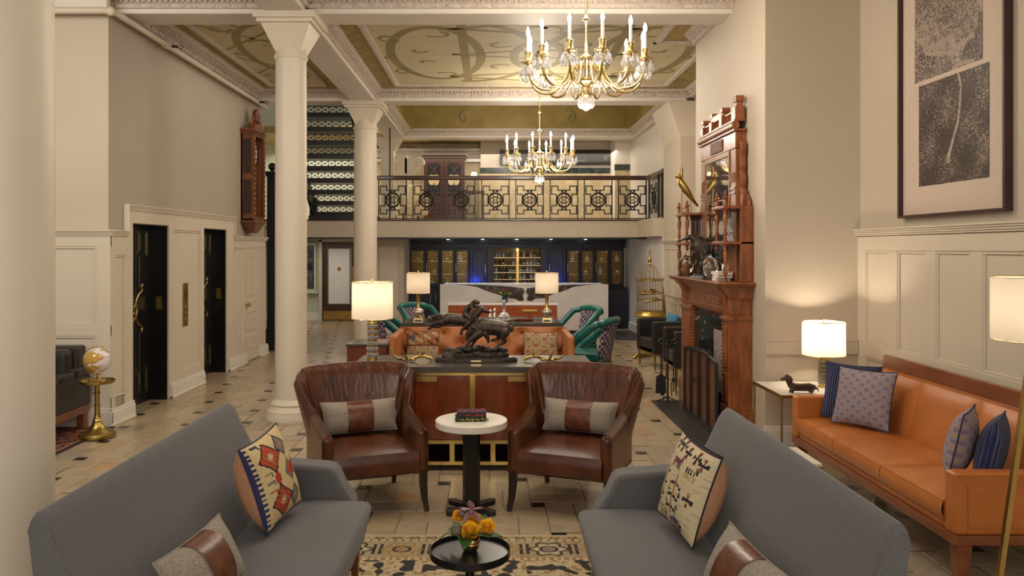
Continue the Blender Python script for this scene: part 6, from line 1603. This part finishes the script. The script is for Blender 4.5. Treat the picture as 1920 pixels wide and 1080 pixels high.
def chandelier(label, x, y, z, arms, rot0, zc, power):
    c = thing('brass_chandelier', label, 'chandelier', (x, y, z), 0, 'brass candle chandeliers with crystal drops')
    MB().lathe([(0,-.14),(.02,-.135),(.045,-.12),(.06,-.125),(.06,-.10),(.03,-.09),(.035,-.06),(.025,-.04),(.04,-.02),(.08,-.005),(.09,.01),(.09,.03),(.075,.035)], n=28).build('lower_hub', M['chandelier_brass'], c, smooth=40)
    for k in range(16): MB().cyl((.07*math.cos(2*PI*k/16), .07*math.sin(2*PI*k/16), .035), .011, .155, 8).build('glass_rod', M['steel'] if k % 2 else M['candle'], c, smooth=40)
    MB().cyl((0,0,.03), .05, .165, 16).build('core', M['chandelier_brass'], c, smooth=40)
    MB().lathe([(.085,.19),(.09,.2),(.09,.215),(.06,.225),(.04,.24),(.02,.255),(.015,.28)], n=28).build('upper_hub', M['chandelier_brass'], c, smooth=40)
    MB().lathe([(.011,.27),(.011,.55),(.022,.555),(.04,.565),(.022,.575),(.011,.585),(.011,.84),(.03,.85),(.03,.86),(0,.862)], n=16).build('stem', M['palebrass'], c, smooth=40)
    for k in range(arms):
        a = rot0+2*PI*k/arms
        ar = inst('arm', CM['arm'], c, (0,0,0), (0,0,a))
        inst('drip_cup', CM['cup'], ar); inst('candle', CM['candle'], ar); inst('bulb', CM['bulb'], ar)
        for j in range(6):
            b = 2*PI*(j+.5)/6; inst('crystal_drop', CM['drop'], ar, (.53+.06*math.cos(b), .06*math.sin(b), .158), (0,0,b))
    for j in range(8):
        b = 2*PI*j/8; inst('crystal_drop', CM['drop'], c, (.055*math.cos(b), .055*math.sin(b), -.12), (0,0,b))
    MB().sphere((0,0,-.225), .034, n=10, m=7).build('crystal_ball', M['crystal'], c)
    # chain
    zz = .862; k = 0
    lk = MB().tube([(.012*math.cos(t), 0, .02*math.sin(t)) for t in [2*PI*i/14 for i in range(14)]], .0035, 6, closed=True).mesh('chain_link', M['oldbrass'], 180)
    while zz+.03 < zc-z and k < 40: inst('chain_link', lk, c, (0,0,zz+.018), (0,0,PI/2*(k % 2))); zz += .033; k += 1
    MB().lathe([(.05,-.0),(.045,-.02),(.02,-.035),(.01,-.05)], (0,0,zc-z), 20).build('canopy', M['oldbrass'], c, smooth=40)
    l = lamp('chandelier_light', 'POINT', (0,0,0), power, (1,.9,.76), .25); l.parent = c; l.location = (0,0,.62)
    l = lamp('chandelier_light', 'POINT', (0,0,0), power*.5, (1,.9,.76), .2); l.parent = c; l.location = (0,0,-.35)
chandelier('brass candle chandelier hung in the foreground above the console', .848, 7.0, 3.345, 12, R(8), CZ, 55)
chandelier('brass candle chandelier hung further back before the balcony', .75, 12.2, 3.13, 12, R(15), CZ, 60)
cl = thing('ceiling_light', 'small white flush ceiling fitting over the elevator lobby', 'ceiling light', (-3.05, 11.9, CZ))
MB().lathe([(.05,0),(.05,-.02),(.085,-.05),(.08,-.1),(.05,-.12),(0,-.125)], n=20).build('glass_bowl', M['white'], cl, smooth=50); MB().lathe([(.07,0),(.07,-.015),(.04,-.02)], n=20).build('base', M['trim'], cl, smooth=40)

# ================================================================== CONSOLE ORNAMENTS
stt = thing('bronze_sculpture', 'dark bronze sculpture of rider on galloping horse beside a bison', 'sculpture', (-.135, 6.8, TZ))
def oval(a, b, n=40, p=2.6): return [(a*math.copysign(abs(math.cos(2*PI*i/n))**(2/p), math.cos(2*PI*i/n)), b*math.copysign(abs(math.sin(2*PI*i/n))**(2/p), math.sin(2*PI*i/n))) for i in range(n)]
MB().prism(oval(.36,.13), 'z', 0, .03).prism(oval(.345,.12), 'z', .03, .04).build('plinth', M['bronze'], stt, smooth=40, bevel=.004)
MB().box(-.045, .045, -.134, -.128, .01, .024).build('brass_plaque', M['palebrass'], stt, bevel=.002)
def remesh(mb, nm, m, p, v, it=3):
    o = mb.build(nm, m, p, smooth=180); r = o.modifiers.new('remesh', 'REMESH'); r.mode = 'VOXEL'; r.voxel_size = v; r.use_smooth_shade = True
    if it:
        k = o.modifiers.new('smooth', 'SMOOTH'); k.factor = .5; k.iterations = it
    return o
def limb(mb, P, n=5, seg=10):
    # P: list of (x, y, z, radius); smooth interpolation of position and radius
    pts = bez([p[:3] for p in P], n); N_ = len(pts); rr = []
    for i in range(N_):
        f = i/n; a = min(int(f), len(P)-2); rr.append(lerp(P[a][3], P[a+1][3], f-a))
    mb.tube(pts, rr, seg); mb.sphere(tuple(pts[0]), rr[0], n=seg, m=6); mb.sphere(tuple(pts[-1]), rr[-1], n=seg, m=6)
mb = MB(); q = random.Random(12)
for i in range(110):
    x = q.uniform(-.27, .26); y = q.uniform(-.075, .075); h = .045+.05*math.exp(-((x+.05)/.16)**2)+.02*math.exp(-((x-.2)/.06)**2)
    mb.sphere((x, y, .04+q.uniform(0, h)), q.uniform(.014,.032), (1.5,1,.7), 9, 6)
mb.prism(oval(.285,.09), 'z', .038, .075)
remesh(mb, 'rocky_ground', M['bronze_rock'], stt, .006, 2)
mb = MB()  # bison running left with lowered head, in front
limb(mb, [(-.005,-.04,.285,.045),(.05,-.04,.30,.068),(.12,-.04,.298,.07),(.2,-.04,.29,.066),(.27,-.04,.285,.055),(.3,-.04,.285,.03)], seg=16)
mb.sphere((.07,-.04,.335), .05, (1.4,.9,.75), 14, 9)
limb(mb, [(.02,-.045,.295,.06),(-.03,-.05,.27,.05),(-.06,-.055,.235,.036),(-.075,-.055,.205,.022)]); limb(mb, [(-.05,-.055,.22,.022),(-.045,-.055,.185,.008)])
limb(mb, [(-.02,-.1,.295,.010),(-.045,-.115,.305,.008),(-.05,-.115,.33,.003)]); limb(mb, [(-.02,.0,.295,.010),(-.04,.015,.305,.008),(-.045,.015,.33,.003)])
limb(mb, [(.03,-.075,.25,.04),(-.02,-.085,.215,.022),(-.06,-.085,.18,.015),(-.085,-.085,.14,.013),(-.095,-.085,.13,.012)])
limb(mb, [(.05,-.01,.25,.035),(.0,-.01,.2,.02),(-.03,-.01,.15,.014),(-.045,-.01,.125,.012)])
limb(mb, [(.25,-.075,.26,.045),(.235,-.085,.215,.025),(.25,-.085,.18,.016),(.205,-.085,.155,.013),(.19,-.085,.145,.012)])
limb(mb, [(.25,-.01,.26,.04),(.2,-.01,.22,.024),(.19,-.01,.195,.015),(.135,-.01,.18,.012)])
limb(mb, [(.08,-.075,.25,.03),(.1,-.08,.205,.017),(.105,-.08,.175,.012)])
limb(mb, [(.295,-.04,.30,.010),(.325,-.04,.315,.008),(.335,-.04,.305,.006)])
for k in range(60):
    a_, x_ = q.uniform(0, 2*PI), q.uniform(-.02, .12); mb.sphere((x_, -.04+.055*math.cos(a_), .31+.05*math.sin(a_)), q.uniform(.008,.014), (1.4,1,1), 7, 5)
remesh(mb, 'bison', M['bronze'], stt, .0045, 2)
mb = MB()  # horse at full gallop behind it
limb(mb, [(-.285,.05,.365,.03),(-.25,.05,.365,.052),(-.19,.05,.36,.052),(-.12,.05,.35,.05),(-.06,.05,.355,.05),(-.02,.05,.375,.038)], seg=14)
limb(mb, [(-.04,.05,.37,.044),(-.0,.05,.40,.034),(.03,.05,.435,.026),(.045,.05,.45,.022)]); limb(mb, [(.04,.05,.452,.024),(.07,.05,.437,.022),(.1,.05,.425,.015),(.115,.05,.42,.012)])
limb(mb, [(.035,.04,.465,.007),(.03,.038,.485,.003)], 3, 6); limb(mb, [(.035,.06,.465,.007),(.03,.062,.485,.003)], 3, 6)
limb(mb, [(-.26,.02,.35,.04),(-.31,.02,.335,.024),(-.35,.02,.335,.014),(-.4,.02,.31,.011),(-.44,.02,.312,.012)])
limb(mb, [(-.26,.08,.355,.04),(-.32,.08,.35,.024),(-.36,.08,.365,.014),(-.4,.08,.355,.011),(-.43,.08,.37,.012)])
limb(mb, [(-.28,.04,.34,.035),(-.34,.04,.30,.02),(-.38,.04,.295,.012),(-.42,.04,.275,.012)])
limb(mb, [(-.06,.02,.335,.036),(-.07,.02,.295,.022),(-.12,.02,.275,.014),(-.135,.02,.235,.012)]); limb(mb, [(-.05,.08,.335,.034),(-.02,.08,.3,.02),(-.04,.08,.27,.013),(-.07,.08,.26,.012)])
limb(mb, [(-.285,.05,.385,.012),(-.33,.05,.395,.018),(-.38,.05,.38,.012),(-.41,.05,.375,.004)])
limb(mb, [(.03,.05,.462,.010),(.0,.05,.43,.016),(-.03,.05,.405,.012)])
remesh(mb, 'horse', M['bronze'], stt, .0045, 2)
mb = MB()  # rider crouched forward, reaching down with one arm
limb(mb, [(-.095,.045,.405,.03),(-.085,.045,.44,.026),(-.055,.042,.47,.03),(-.035,.04,.482,.022)]); limb(mb, [(-.035,.04,.485,.014),(-.012,.036,.5,.012)], 3, 8)
mb.sphere((.008,.034,.508), .021, (1.15,.9,1.05), 14, 10); mb.sphere((.029,.034,.503), .006, n=8, m=6)
limb(mb, [(-.005,.034,.525,.012),(-.025,.034,.515,.014),(-.045,.034,.5,.008),(-.06,.034,.49,.003)])
limb(mb, [(-.045,.01,.478,.016),(-.03,-.01,.44,.013),(-.015,-.02,.405,.010),(.0,-.025,.37,.009),(.006,-.025,.352,.010)])
limb(mb, [(-.045,.075,.478,.016),(.0,.085,.47,.013),(.035,.07,.455,.009)])
limb(mb, [(-.095,.01,.40,.026),(-.06,-.01,.375,.021),(-.05,-.012,.345,.017),(-.085,-.012,.315,.013),(-.11,-.012,.295,.010),(-.1,-.012,.285,.009)])
limb(mb, [(-.095,.08,.40,.026),(-.06,.1,.37,.02),(-.08,.1,.31,.013),(-.07,.1,.295,.009)])
remesh(mb, 'rider', M['bronze'], stt, .004, 2)
def antler(label, x, y, s, rz):
    o = thing('brass_antler', label, 'antler', (x, y, TZ), rz, 'brass antlers on the console')
    main = bez([(-s*.17,0,.115),(-s*.16,0,.05),(-s*.1,0,.018),(0,0,.016),(s*.08,-.01,.045),(s*.16,-.01,.03),(s*.18,-.01,.018)], 7)
    MB().tube(main, [lerp(.006,.017,i/(len(main)-1)) for i in range(len(main))], 10).build('beam', M['oldbrass'], o, smooth=180)
    for P in ([(-s*.04,0,.016),(-s*.06,-.02,.06),(-s*.07,-.03,.1)], [(s*.09,-.01,.045),(s*.1,-.02,.08),(s*.085,-.02,.115)], [(s*.0,0,.018),(s*.03,-.04,.015),(-s*.02,-.07,.03)], [(-s*.09,0,.02),(-s*.12,-.05,.03),(-s*.15,-.06,.06)]):
        p = bez(P, 5); MB().tube(p, [lerp(.013,.003,i/(len(p)-1)) for i in range(len(p))], 8).build('tine', M['oldbrass'], o, smooth=180)
antler('brass antler ornament lying left of the bronze sculpture', -.70, 6.8, 1, R(0))
antler('brass antler ornament lying right of the bronze sculpture', .46, 6.78, -1, R(0))
tb_ = thing('serving_tray', 'silver gallery tray on the rear console holding decanter and shakers', 'tray', (.07, 10.55, TZ))
MB().lathe([(.28,0),(.29,.004),(.29,.03),(.285,.03),(.282,.008),(0,.006)], n=40, sy=.6).build('tray', M['steel'], tb_, smooth=40)
dcn = thing('glass_decanter', 'clear glass decanter with tall neck standing on the silver tray', 'decanter', (.165, 10.5, TZ+.008))
MB().lathe([(.05,0),(.075,.03),(.078,.06),(.05,.1),(.02,.13),(.016,.22),(.024,.24),(.02,.24),(.012,.21)], n=24).build('flask', M['glass'], dcn, smooth=60); MB().sphere((0,0,.26), .024, n=10, m=7).build('stopper', M['crystal'], dcn)
for i, x in enumerate((-.02, .04)):
    s_ = thing('crystal_shaker', ['shorter silver-topped shaker on the tray, left of the pair','taller silver-topped shaker on the tray beside the decanter'][i], 'shaker', (x, 10.48+.03*i, TZ+.008))
    MB().lathe([(.026,0),(.034,.03),(.03,.07),(.018,.1),(.016,.11)], n=16).build('body', mat('silvered_glass', (.6,.56,.5), .15, .8), s_, smooth=50); MB().lathe([(.018,.11),(.022,.125),(.02,.14+.015*i),(.008,.155+.015*i),(0,.16+.015*i)], n=14).build('cap', M['steel'], s_, smooth=50)
lb = thing('leather_case', 'brown leather case with pale straps on the rear console', 'case', (-.66, 10.5, TZ))
MB().box(-.2,.2,-.09,.09,0,.075).build('body', M['bandlea'], lb, bevel=.012, seg=3)
for x in (-.02,.04): MB().box(x-.014,x+.014,-.094,.094,.0,.079).build('strap', K['ecru'], lb)
MB().lathe([(.02,0),(.02,.006),(0,.006)], (-.165,-.096,.04), 14, axis='y').build('medallion', M['palebrass'], lb)
rb_ = thing('red_box', 'flat dark red lacquer box on the rear console by the right lamp', 'box', (.45, 10.5, TZ))
MB().box(-.105,.105,-.07,.07,0,.02).build('body', K['maroon'], rb_, bevel=.006); MB().box(-.107,.107,-.072,.072,.021,.038).build('lid', K['maroon'], rb_, bevel=.008)

# ================================================================== TUFTED SOFA GROUP
ts = thing('tufted_sofa', 'cognac leather tufted sofa between the two consoles facing forward', 'sofa', (-.115, 9.55, 0))
bt = [(x, z) for x in (-.75,-.25,.25,.75) for z in (.66,)]+[(x, z) for x in (-1.0,-.5,0,.5,1.0) for z in (.52,.79)]
def tuft(u, v):
    x, z = lerp(-1.06, 1.06, u), lerp(.42, .845, v); d = 0
    for bx_, bz in bt: d = max(d, math.exp(-((x-bx_)**2+(z-bz)**2)/(.065**2)))
    return (x, .27+.09*(v)+.1*d-.03*math.sin(PI*v)**.5, z)
mb = MB(); mb.grid(tuft, 70, 22); mb.grid(lambda u, v: (lambda p: (p[0], lerp(p[1], .44, v), p[2]))(tuft(u, 1)), 70, 2); mb.grid(lambda u, v: (lerp(-1.06,1.06,u), .44, lerp(.2,.845,v)), 2, 2)
for e_ in (0, 1): mb.grid(lambda u, v, e_=e_: (lambda p: (p[0], lerp(p[1], .44, v), p[2]))(tuft(e_, u)), 12, 1)
mb.build('backrest', M['orange2'], ts, smooth=60)
for bx_, bz in bt:
    if abs(bx_) < 1.0: MB().sphere((bx_, .345+.09*(bz-.42)/.42-.03, bz), .016, n=8, m=5).build('button', M['bandlea'], ts, smooth=180)
MB().box(-1.0, 1.0, -.45, .3, .25, .44).build('seat', M['orange2'], ts, bevel=.04, seg=3)
for s in (-1, 1): MB().box(s*1.0, s*1.085, -.47, .44, .2, .83).build('arm', M['orange2'], ts, bevel=.03, seg=3)
for x in (-1.0, 1.0):
    for y in (-.4, .38): MB().cyl((x*.97, y, 0), .022, .21, 10).build('leg', M['oldbrass'], ts)
def tapestry(u, v):
    if v > .52:
        q = math.sin(11*u+5*v)*math.sin(17*v+6*u)
        return 2 if abs(u-.2) < .05 and abs(v-.75) < .12 else (0 if q > .4 else (4 if q > .2 else (3 if q < -.55 else 1)))
    if v > .48: return 4
    q = math.sin(23*u+7*math.sin(9*v)); return 3 if abs(q) < .12 else (5 if math.sin(31*u)*math.sin(19*v) > .8 else 0)
def tapestry2(u, v): return tapestry(1-u, 1-v) if v < .2 else (3 if abs(math.sin(19*u+6*math.sin(8*v))) < .13 else (1 if math.sin(13*u+3)*math.sin(15*v) > .62 else (5 if math.sin(29*u)*math.sin(23*v) > .85 else 0)))
TM = [K['sand'], K['rust'], K['blue'], K['brown'], K['maroon'], K['plum'], K['brown']]
cushion('tapestry_cushion', 'brown floral tapestry cushion at the left end of the tufted sofa', .42, .38, .11, (-.86, 9.70, .45), (R(-14), 0, R(4)), None, None, tapestry, 44, mats=TM, group='tapestry cushions')
cushion('tapestry_cushion', 'cream scenic tapestry cushion at the right end of the tufted sofa', .44, .36, .11, (.61, 9.70, .45), (R(-14), 0, R(-4)), None, None, tapestry2, 44, mats=TM, group='tapestry cushions')
th = thing('throw_blanket', 'crumpled pale cloth behind the right antler', 'cloth', (.86, 8.05, 0))
MB().box(-.3,.35,-.28,.28,.47,.5).build('ottoman_top', M['wood_mid'], th, bevel=.01)
for x in (-.25,.3):
    for y in (-.23,.23): MB().box(x-.02,x+.02,y-.02,y+.02,0,.47).build('leg', M['wood_mid'], th)
bpy.data.objects.remove(th, do_unlink=True) if False else None
q = random.Random(2)
th.name = 'draped_bench'; tag(th, 'small bench draped with pale cloth behind the right antler', 'bench')
def cloth(u, v): return (lerp(-.28,.3,u), lerp(-.2,.2,v), .5+.16*math.sin(PI*u)**.6*math.sin(PI*v)**.6*(.75+.25*math.sin(9*u+7*v)))
mb = MB(); mb.grid(cloth, 20, 14); mb.build('pale_cloth', M['paper'], th, smooth=180)
et = thing('end_table', 'brown wooden end table with dark top left of the tufted sofa', 'side table', (-1.52, 9.75, 0))
MB().box(-.26,.26,-.28,.28,.66,.685).build('top', M['taupe_top'], et, bevel=.003); MB().box(-.245,.245,-.265,.265,.1,.66).build('body', M['wood_red'], et, bevel=.003); MB().box(-.22,.22,-.24,.24,0,.1).build('plinth', M['black'], et)
MB().box(-.23,.23,-.28,-.265,.4,.64).build('drawer', M['wood_red'], et, bevel=.003)
ln = thing('wire_lantern', 'black wire-framed glass lantern on the brown end table', 'lantern', (-1.50, 9.85, .685))
mb = MB(); P0 = [(.05*math.cos(R(a)), .05*math.sin(R(a)), .0) for a in range(45, 405, 90)]; P1 = [(.085*math.cos(R(a)), .085*math.sin(R(a)), .24) for a in range(45, 405, 90)]
for i in range(4):
    for a, b in ((P0[i],P0[i-1]),(P1[i],P1[i-1]),(P0[i],P1[i]),(P1[i],(0,0,.32))): mb.tube([a,b], .005, 6)
mb.cyl((0,0,.32), .008, .03, 8); mb.build('frame', M['iron'], ln)
for i in range(4): MB().add([P0[i], P0[i-1], P1[i-1], P1[i]], [(0,1,2,3)]).build('pane', M['glass'], ln)
book('pink_book', 'dusty pink book lying on the brown end table', .2, .26, .03, (-1.40, 9.66, .685), R(90), plain('dusty_pink_cloth', (.42,.24,.22)), None)
# teal chairs
def teal_chair(label, x, y, rz):
    c = thing('teal_chair', label, 'chair', (x, y, 0), rz, 'teal leather and houndstooth chairs')
    MB().box(-.27,.27,-.28,.26,.36,.47).build('seat', M['teal'], c, bevel=.035, seg=3)
    MB().box(-.27,.27,-.27,.25,.28,.36).build('seat_frame', M['teal'], c, bevel=.01)
    def bp_(u, v, o=0): 
        a = 2*u-1; return (a*.22, .25+.10*v-.05*a*a+o, lerp(.36,.86,v))
    mb = MB(); mb.grid(lambda u, v: bp_(u, v), 10, 10); mb.grid(lambda u, v: bp_(u, v, .05), 10, 10); 
    for e_ in (0,1): mb.grid(lambda u, v, e_=e_: tuple(lerp(a,b,u) for a,b in zip(bp_(e_,v), bp_(e_,v,.05))), 1, 10); mb.grid(lambda u, v, e_=e_: tuple(lerp(a,b,v) for a,b in zip(bp_(u,e_), bp_(u,e_,.05))), 10, 1)
    mb.build('backrest', M['hound'], c, smooth=50)
    P = [(-.29,.30,.85),(-.22,.34,.88),(0,.385,.895),(.22,.34,.88),(.29,.30,.85)]
    MB().tube(bez(P, 6), .052, 10).build('top_rail', M['teal'], c, smooth=180)
    for s in (-1, 1):
        MB().tube(bez([(s*.26,.31,.86),(s*.32,.22,.84),(s*.335,.10,.74),(s*.33,-.06,.6),(s*.30,-.2,.5),(s*.25,-.26,.44)], 6), .047, 10).build('arm', M['teal'], c, smooth=180)
        MB().tube([(s*.22,-.22,.30),(s*.24,-.25,0)], [.022,.015], 8).build('leg', M['wood_mid'], c, smooth=40); MB().tube([(s*.22,.24,.36),(s*.25,.33,0)], [.018,.013], 8).build('leg', M['brass'], c, smooth=40)
    return c
teal_chair('nearer teal leather chair right of the tufted sofa, houndstooth back showing', 1.30, 10.55, R(-118))
teal_chair('farther teal leather chair on the right, standing before the marble bar', 1.30, 12.3, R(-62))
teal_chair('nearer teal chair on the left, half behind the rear console lamp', -1.42, 11.7, R(118))
teal_chair('farther teal chair on the left, behind the left brass lamp', -1.12, 13.0, R(45))
# black club chairs
def club(label, x, y, rz, pil=False):
    c = thing('club_chair', label, 'armchair', (x, y, 0), rz, 'black leather club chairs')
    MB().box(-.26,.26,-.33,.22,.3,.46).build('seat', M['blacklea'], c, bevel=.03, seg=3); MB().box(-.36,.36,.2,.33,.24,.76).build('backrest', M['blacklea'], c, bevel=.03, seg=3)
    for s in (-1, 1):
        MB().box(s*.27, s*.37, -.34, .26, .24, .74).build('arm', M['blacklea'], c, bevel=.025, seg=3)
        for y_ in (-.3,.28): MB().box(s*.32-.012, s*.32+.012, y_-.012, y_+.012, 0, .25).build('leg', M['oldbrass'], c)
    MB().box(-.35,.35,-.32,.32,.225,.25).build('brass_frame', M['brass'], c)
    return c
club('black leather club chair beside the birdcage', 2.72, 12.2, R(-80)); club('black leather club chair half hidden behind the fireplace tools', 2.78, 10.75, R(-90))
cushion('blue_cushion', 'bright blue velvet cushion on the black club chair', .4, .36, .1, (2.775, 12.21, .475), (R(-12), 0, R(-80)), M['blue'], M['blue'])
# birdcage
bg = thing('birdcage', 'domed antique brass birdcage on a curved brass stand', 'birdcage', (2.68, 13.2, 0))
MB().lathe([(.27,.70),(.28,.72),(.25,.75),(.24,.79),(.22,.80)], n=36).build('tray', M['oldbrass'], bg, smooth=40)
MB().lathe([(.225,1.305),(.235,1.31),(.235,1.335),(.225,1.34)], n=36).build('rim', M['oldbrass'], bg, smooth=40)
wi = MB()
for k in range(28):
    a = 2*PI*k/28; c_, s_ = math.cos(a), math.sin(a)
    wi.tube([(.215*c_,.215*s_,.79),(.215*c_,.215*s_,1.31)], .0035, 4)
    if k % 2 == 0: wi.tube([(.165*math.cos(t)*c_, .165*math.cos(t)*s_, 1.34+.235*math.sin(t)) for t in [PI/2*i/7 for i in range(8)]], .0035, 4)
wi.build('wire_bars', M['oldbrass'], bg)['kind'] = 'stuff'
for z in (.98, 1.1): MB().tube([(.216*math.cos(2*PI*i/32), .216*math.sin(2*PI*i/32), z) for i in range(32)], .005, 5, closed=True).build('hoop', M['oldbrass'], bg)
for k in range(8): MB().tube([(.23*math.cos(2*PI*k/8), .23*math.sin(2*PI*k/8), 1.335),(.23*math.cos(2*PI*k/8), .23*math.sin(2*PI*k/8), 1.38)], [.009,.002], 6).build('rim_finial', M['oldbrass'], bg)
MB().lathe([(.02,1.57),(.03,1.58),(.015,1.61),(.035,1.65),(.035,1.67),(.012,1.70),(.008,1.76),(.016,1.78),(0,1.86)], n=14).build('top_finial', M['oldbrass'], bg, smooth=50)
for x, z in ((-.1,1.1),(.06,1.13),(.1,.99)):
    MB().sphere((x,-.02,z), .035, (1.5,1,1), 10, 7).sphere((x-.05,-.02,z+.025), .02, n=8, m=6).tube([(x+.04,-.02,z),(x+.11,-.02,z-.01)], [.014,.005], 6).build('bird', M['oldbrass'], bg, smooth=180)
MB().tube([(-.21,-.02,1.06),(.21,-.02,1.09)], .006, 6).tube([(-.1,0,.92),(.2,.0,.98)], .006, 6).build('perch', M['wood_mid'], bg)
MB().tube(bez([(-.3,.0,.05),(-.15,0,.03),(0,0,.06),(.16,0,.2),(.26,0,.5),(.25,0,.75)], 7), .024, 10).tube([(.25,0,.75),(.24,0,1.0),(.22,0,1.2)], [.024,.018,.012], 8).build('stand_arm', M['oldbrass'], bg, smooth=180)
MB().tube(bez([(-.32,-.12,.0),(-.2,-.1,.07),(0,-.02,.05),(.2,-.1,.05),(.3,-.2,.0)], 6), .026, 8).tube(bez([(0,0,.05),(.02,.12,.05),(.02,.25,.0)], 6), .026, 8).build('foot', M['oldbrass'], bg, smooth=180)

# ================================================================== LEFT CORNER
bs_ = thing('black_leather_sofa', 'black leather sofa with wooden base in the left corner', 'sofa', (-5.3, 7.62, 0))
MB().box(-1.1,1.1,-.4,.3,.3,.46).build('seat', M['blacklea'], bs_, bevel=.04, seg=3); MB().box(-1.12,1.12,.24,.42,.3,.86).build('backrest', M['blacklea'], bs_, bevel=.03, seg=3)
MB().box(.6,1.08,.1,.26,.46,.84).build('back_cushion', M['blacklea'], bs_, bevel=.05, seg=3)
MB().box(1.06,1.16,-.42,.42,.25,.56).build('arm', M['blacklea'], bs_, bevel=.02, seg=3)
for i in range(3): MB().box(1.02,1.17,-.42+.28*i,-.16+.28*i,.55,.60+.025*i).build('arm_pad', M['blacklea'], bs_, bevel=.03, seg=3)
MB().box(-1.15,1.15,-.4,.4,.17,.25).build('wood_base', M['wood_sofa'], bs_, bevel=.005)
for x in (-1.1,1.1):
    for y in (-.36,.36): MB().box(x-.035,x+.035,y-.035,y+.035,.0085,.17).build('leg', M['wood_sofa'], bs_)
def bird_c(u, v): return 3 if v > .84 else (2 if abs(math.sin(7*u+3*math.sin(6*v)))*1.0 < .12 else (1 if math.sin(17*u)*math.sin(13*v) > .85 else 0))
cushion('gold_cushion', 'gold embroidered cushion with rust top band on the black leather sofa', .44, .42, .12, (-4.52, 7.55, .465), (R(-16), 0, R(15)), None, None, bird_c, 40, mats=[K['gold'], K['grey'], K['ink'], K['rust'], K['gold']])
def rug2(u, v):
    e_ = min(u*2.6, (1-u)*2.6, v*1.7, (1-v)*1.7)
    if e_ < .04: return 1
    if e_ < .08: return 2
    q = math.sin(19*u+3*math.sin(23*v))*math.sin(29*v+2*math.sin(17*u))
    return 3 if q > .75 else (1 if q < -.6 else (0 if q > -.3 else 2))
mb = MB(); mb.grid(lambda u, v: (-6.5+2.6*u, 6.35+1.72*v, .008), 110, 80, rug2); mb.box(-6.5,-3.9,6.35,8.07,.0005,.007,0)
tag(mb.build('red_rug', [K['maroon'], K['ink'], K['rust'], K['sand']]), 'dark red Persian rug under the black leather sofa', 'rug')
gt = thing('globe_stand', 'round antique brass pedestal table under the globe', 'side table', (-3.86, 7.62, .009))
MB().lathe([(.165,0),(.17,.02),(.16,.045),(.09,.075),(.055,.11),(.04,.15),(.045,.16),(.034,.175),(.026,.22),(.024,.30),(.032,.305),(.032,.315),(.022,.32),(.022,.42),(.03,.425),(.03,.435),(.022,.44),(.022,.53)], n=32).build('pedestal', M['oldbrass'], gt, smooth=40)
MB().lathe([(.022,.515),(.15,.525),(.158,.53),(.16,.555),(.154,.555),(.15,.537),(0,.535)], n=40).build('tray_top', M['oldbrass'], gt, smooth=40)
gb = thing('globe', 'ivory and gold desk globe on brass arc', 'globe', (-3.86, 7.62, .5475))
MB().lathe([(.085,0),(.085,.008),(.075,.016),(.012,.02),(.012,.06)], n=32).build('base', M['brass'], gb, smooth=40)
MB().sphere((0,0,.205), .125, n=32, m=20).build('sphere', M['globe'], gb, smooth=180)
mb = MB().tube([(.139*math.cos(R(a))*1.0-.0, .0, .205+.139*math.sin(R(a))) for a in range(70, 291, 10)], .005, 8).cyl((0,0,.05), .009, .03, 10).tube([(.0,0,.066),(.047,0,.074)], .005, 8).sphere((.05,0,.345), .01, n=8, m=6); mb.build('meridian_arc', M['brass'], gb, smooth=180)
mb = MB().tube([(.1255*math.cos(a)*math.cos(R(20)), .1255*math.sin(a), .205+.1255*math.cos(a)*math.sin(R(20))) for a in [2*PI*i/40 for i in range(40)]], .0012, 5, closed=True); mb.build('equator', K['char'], gb)
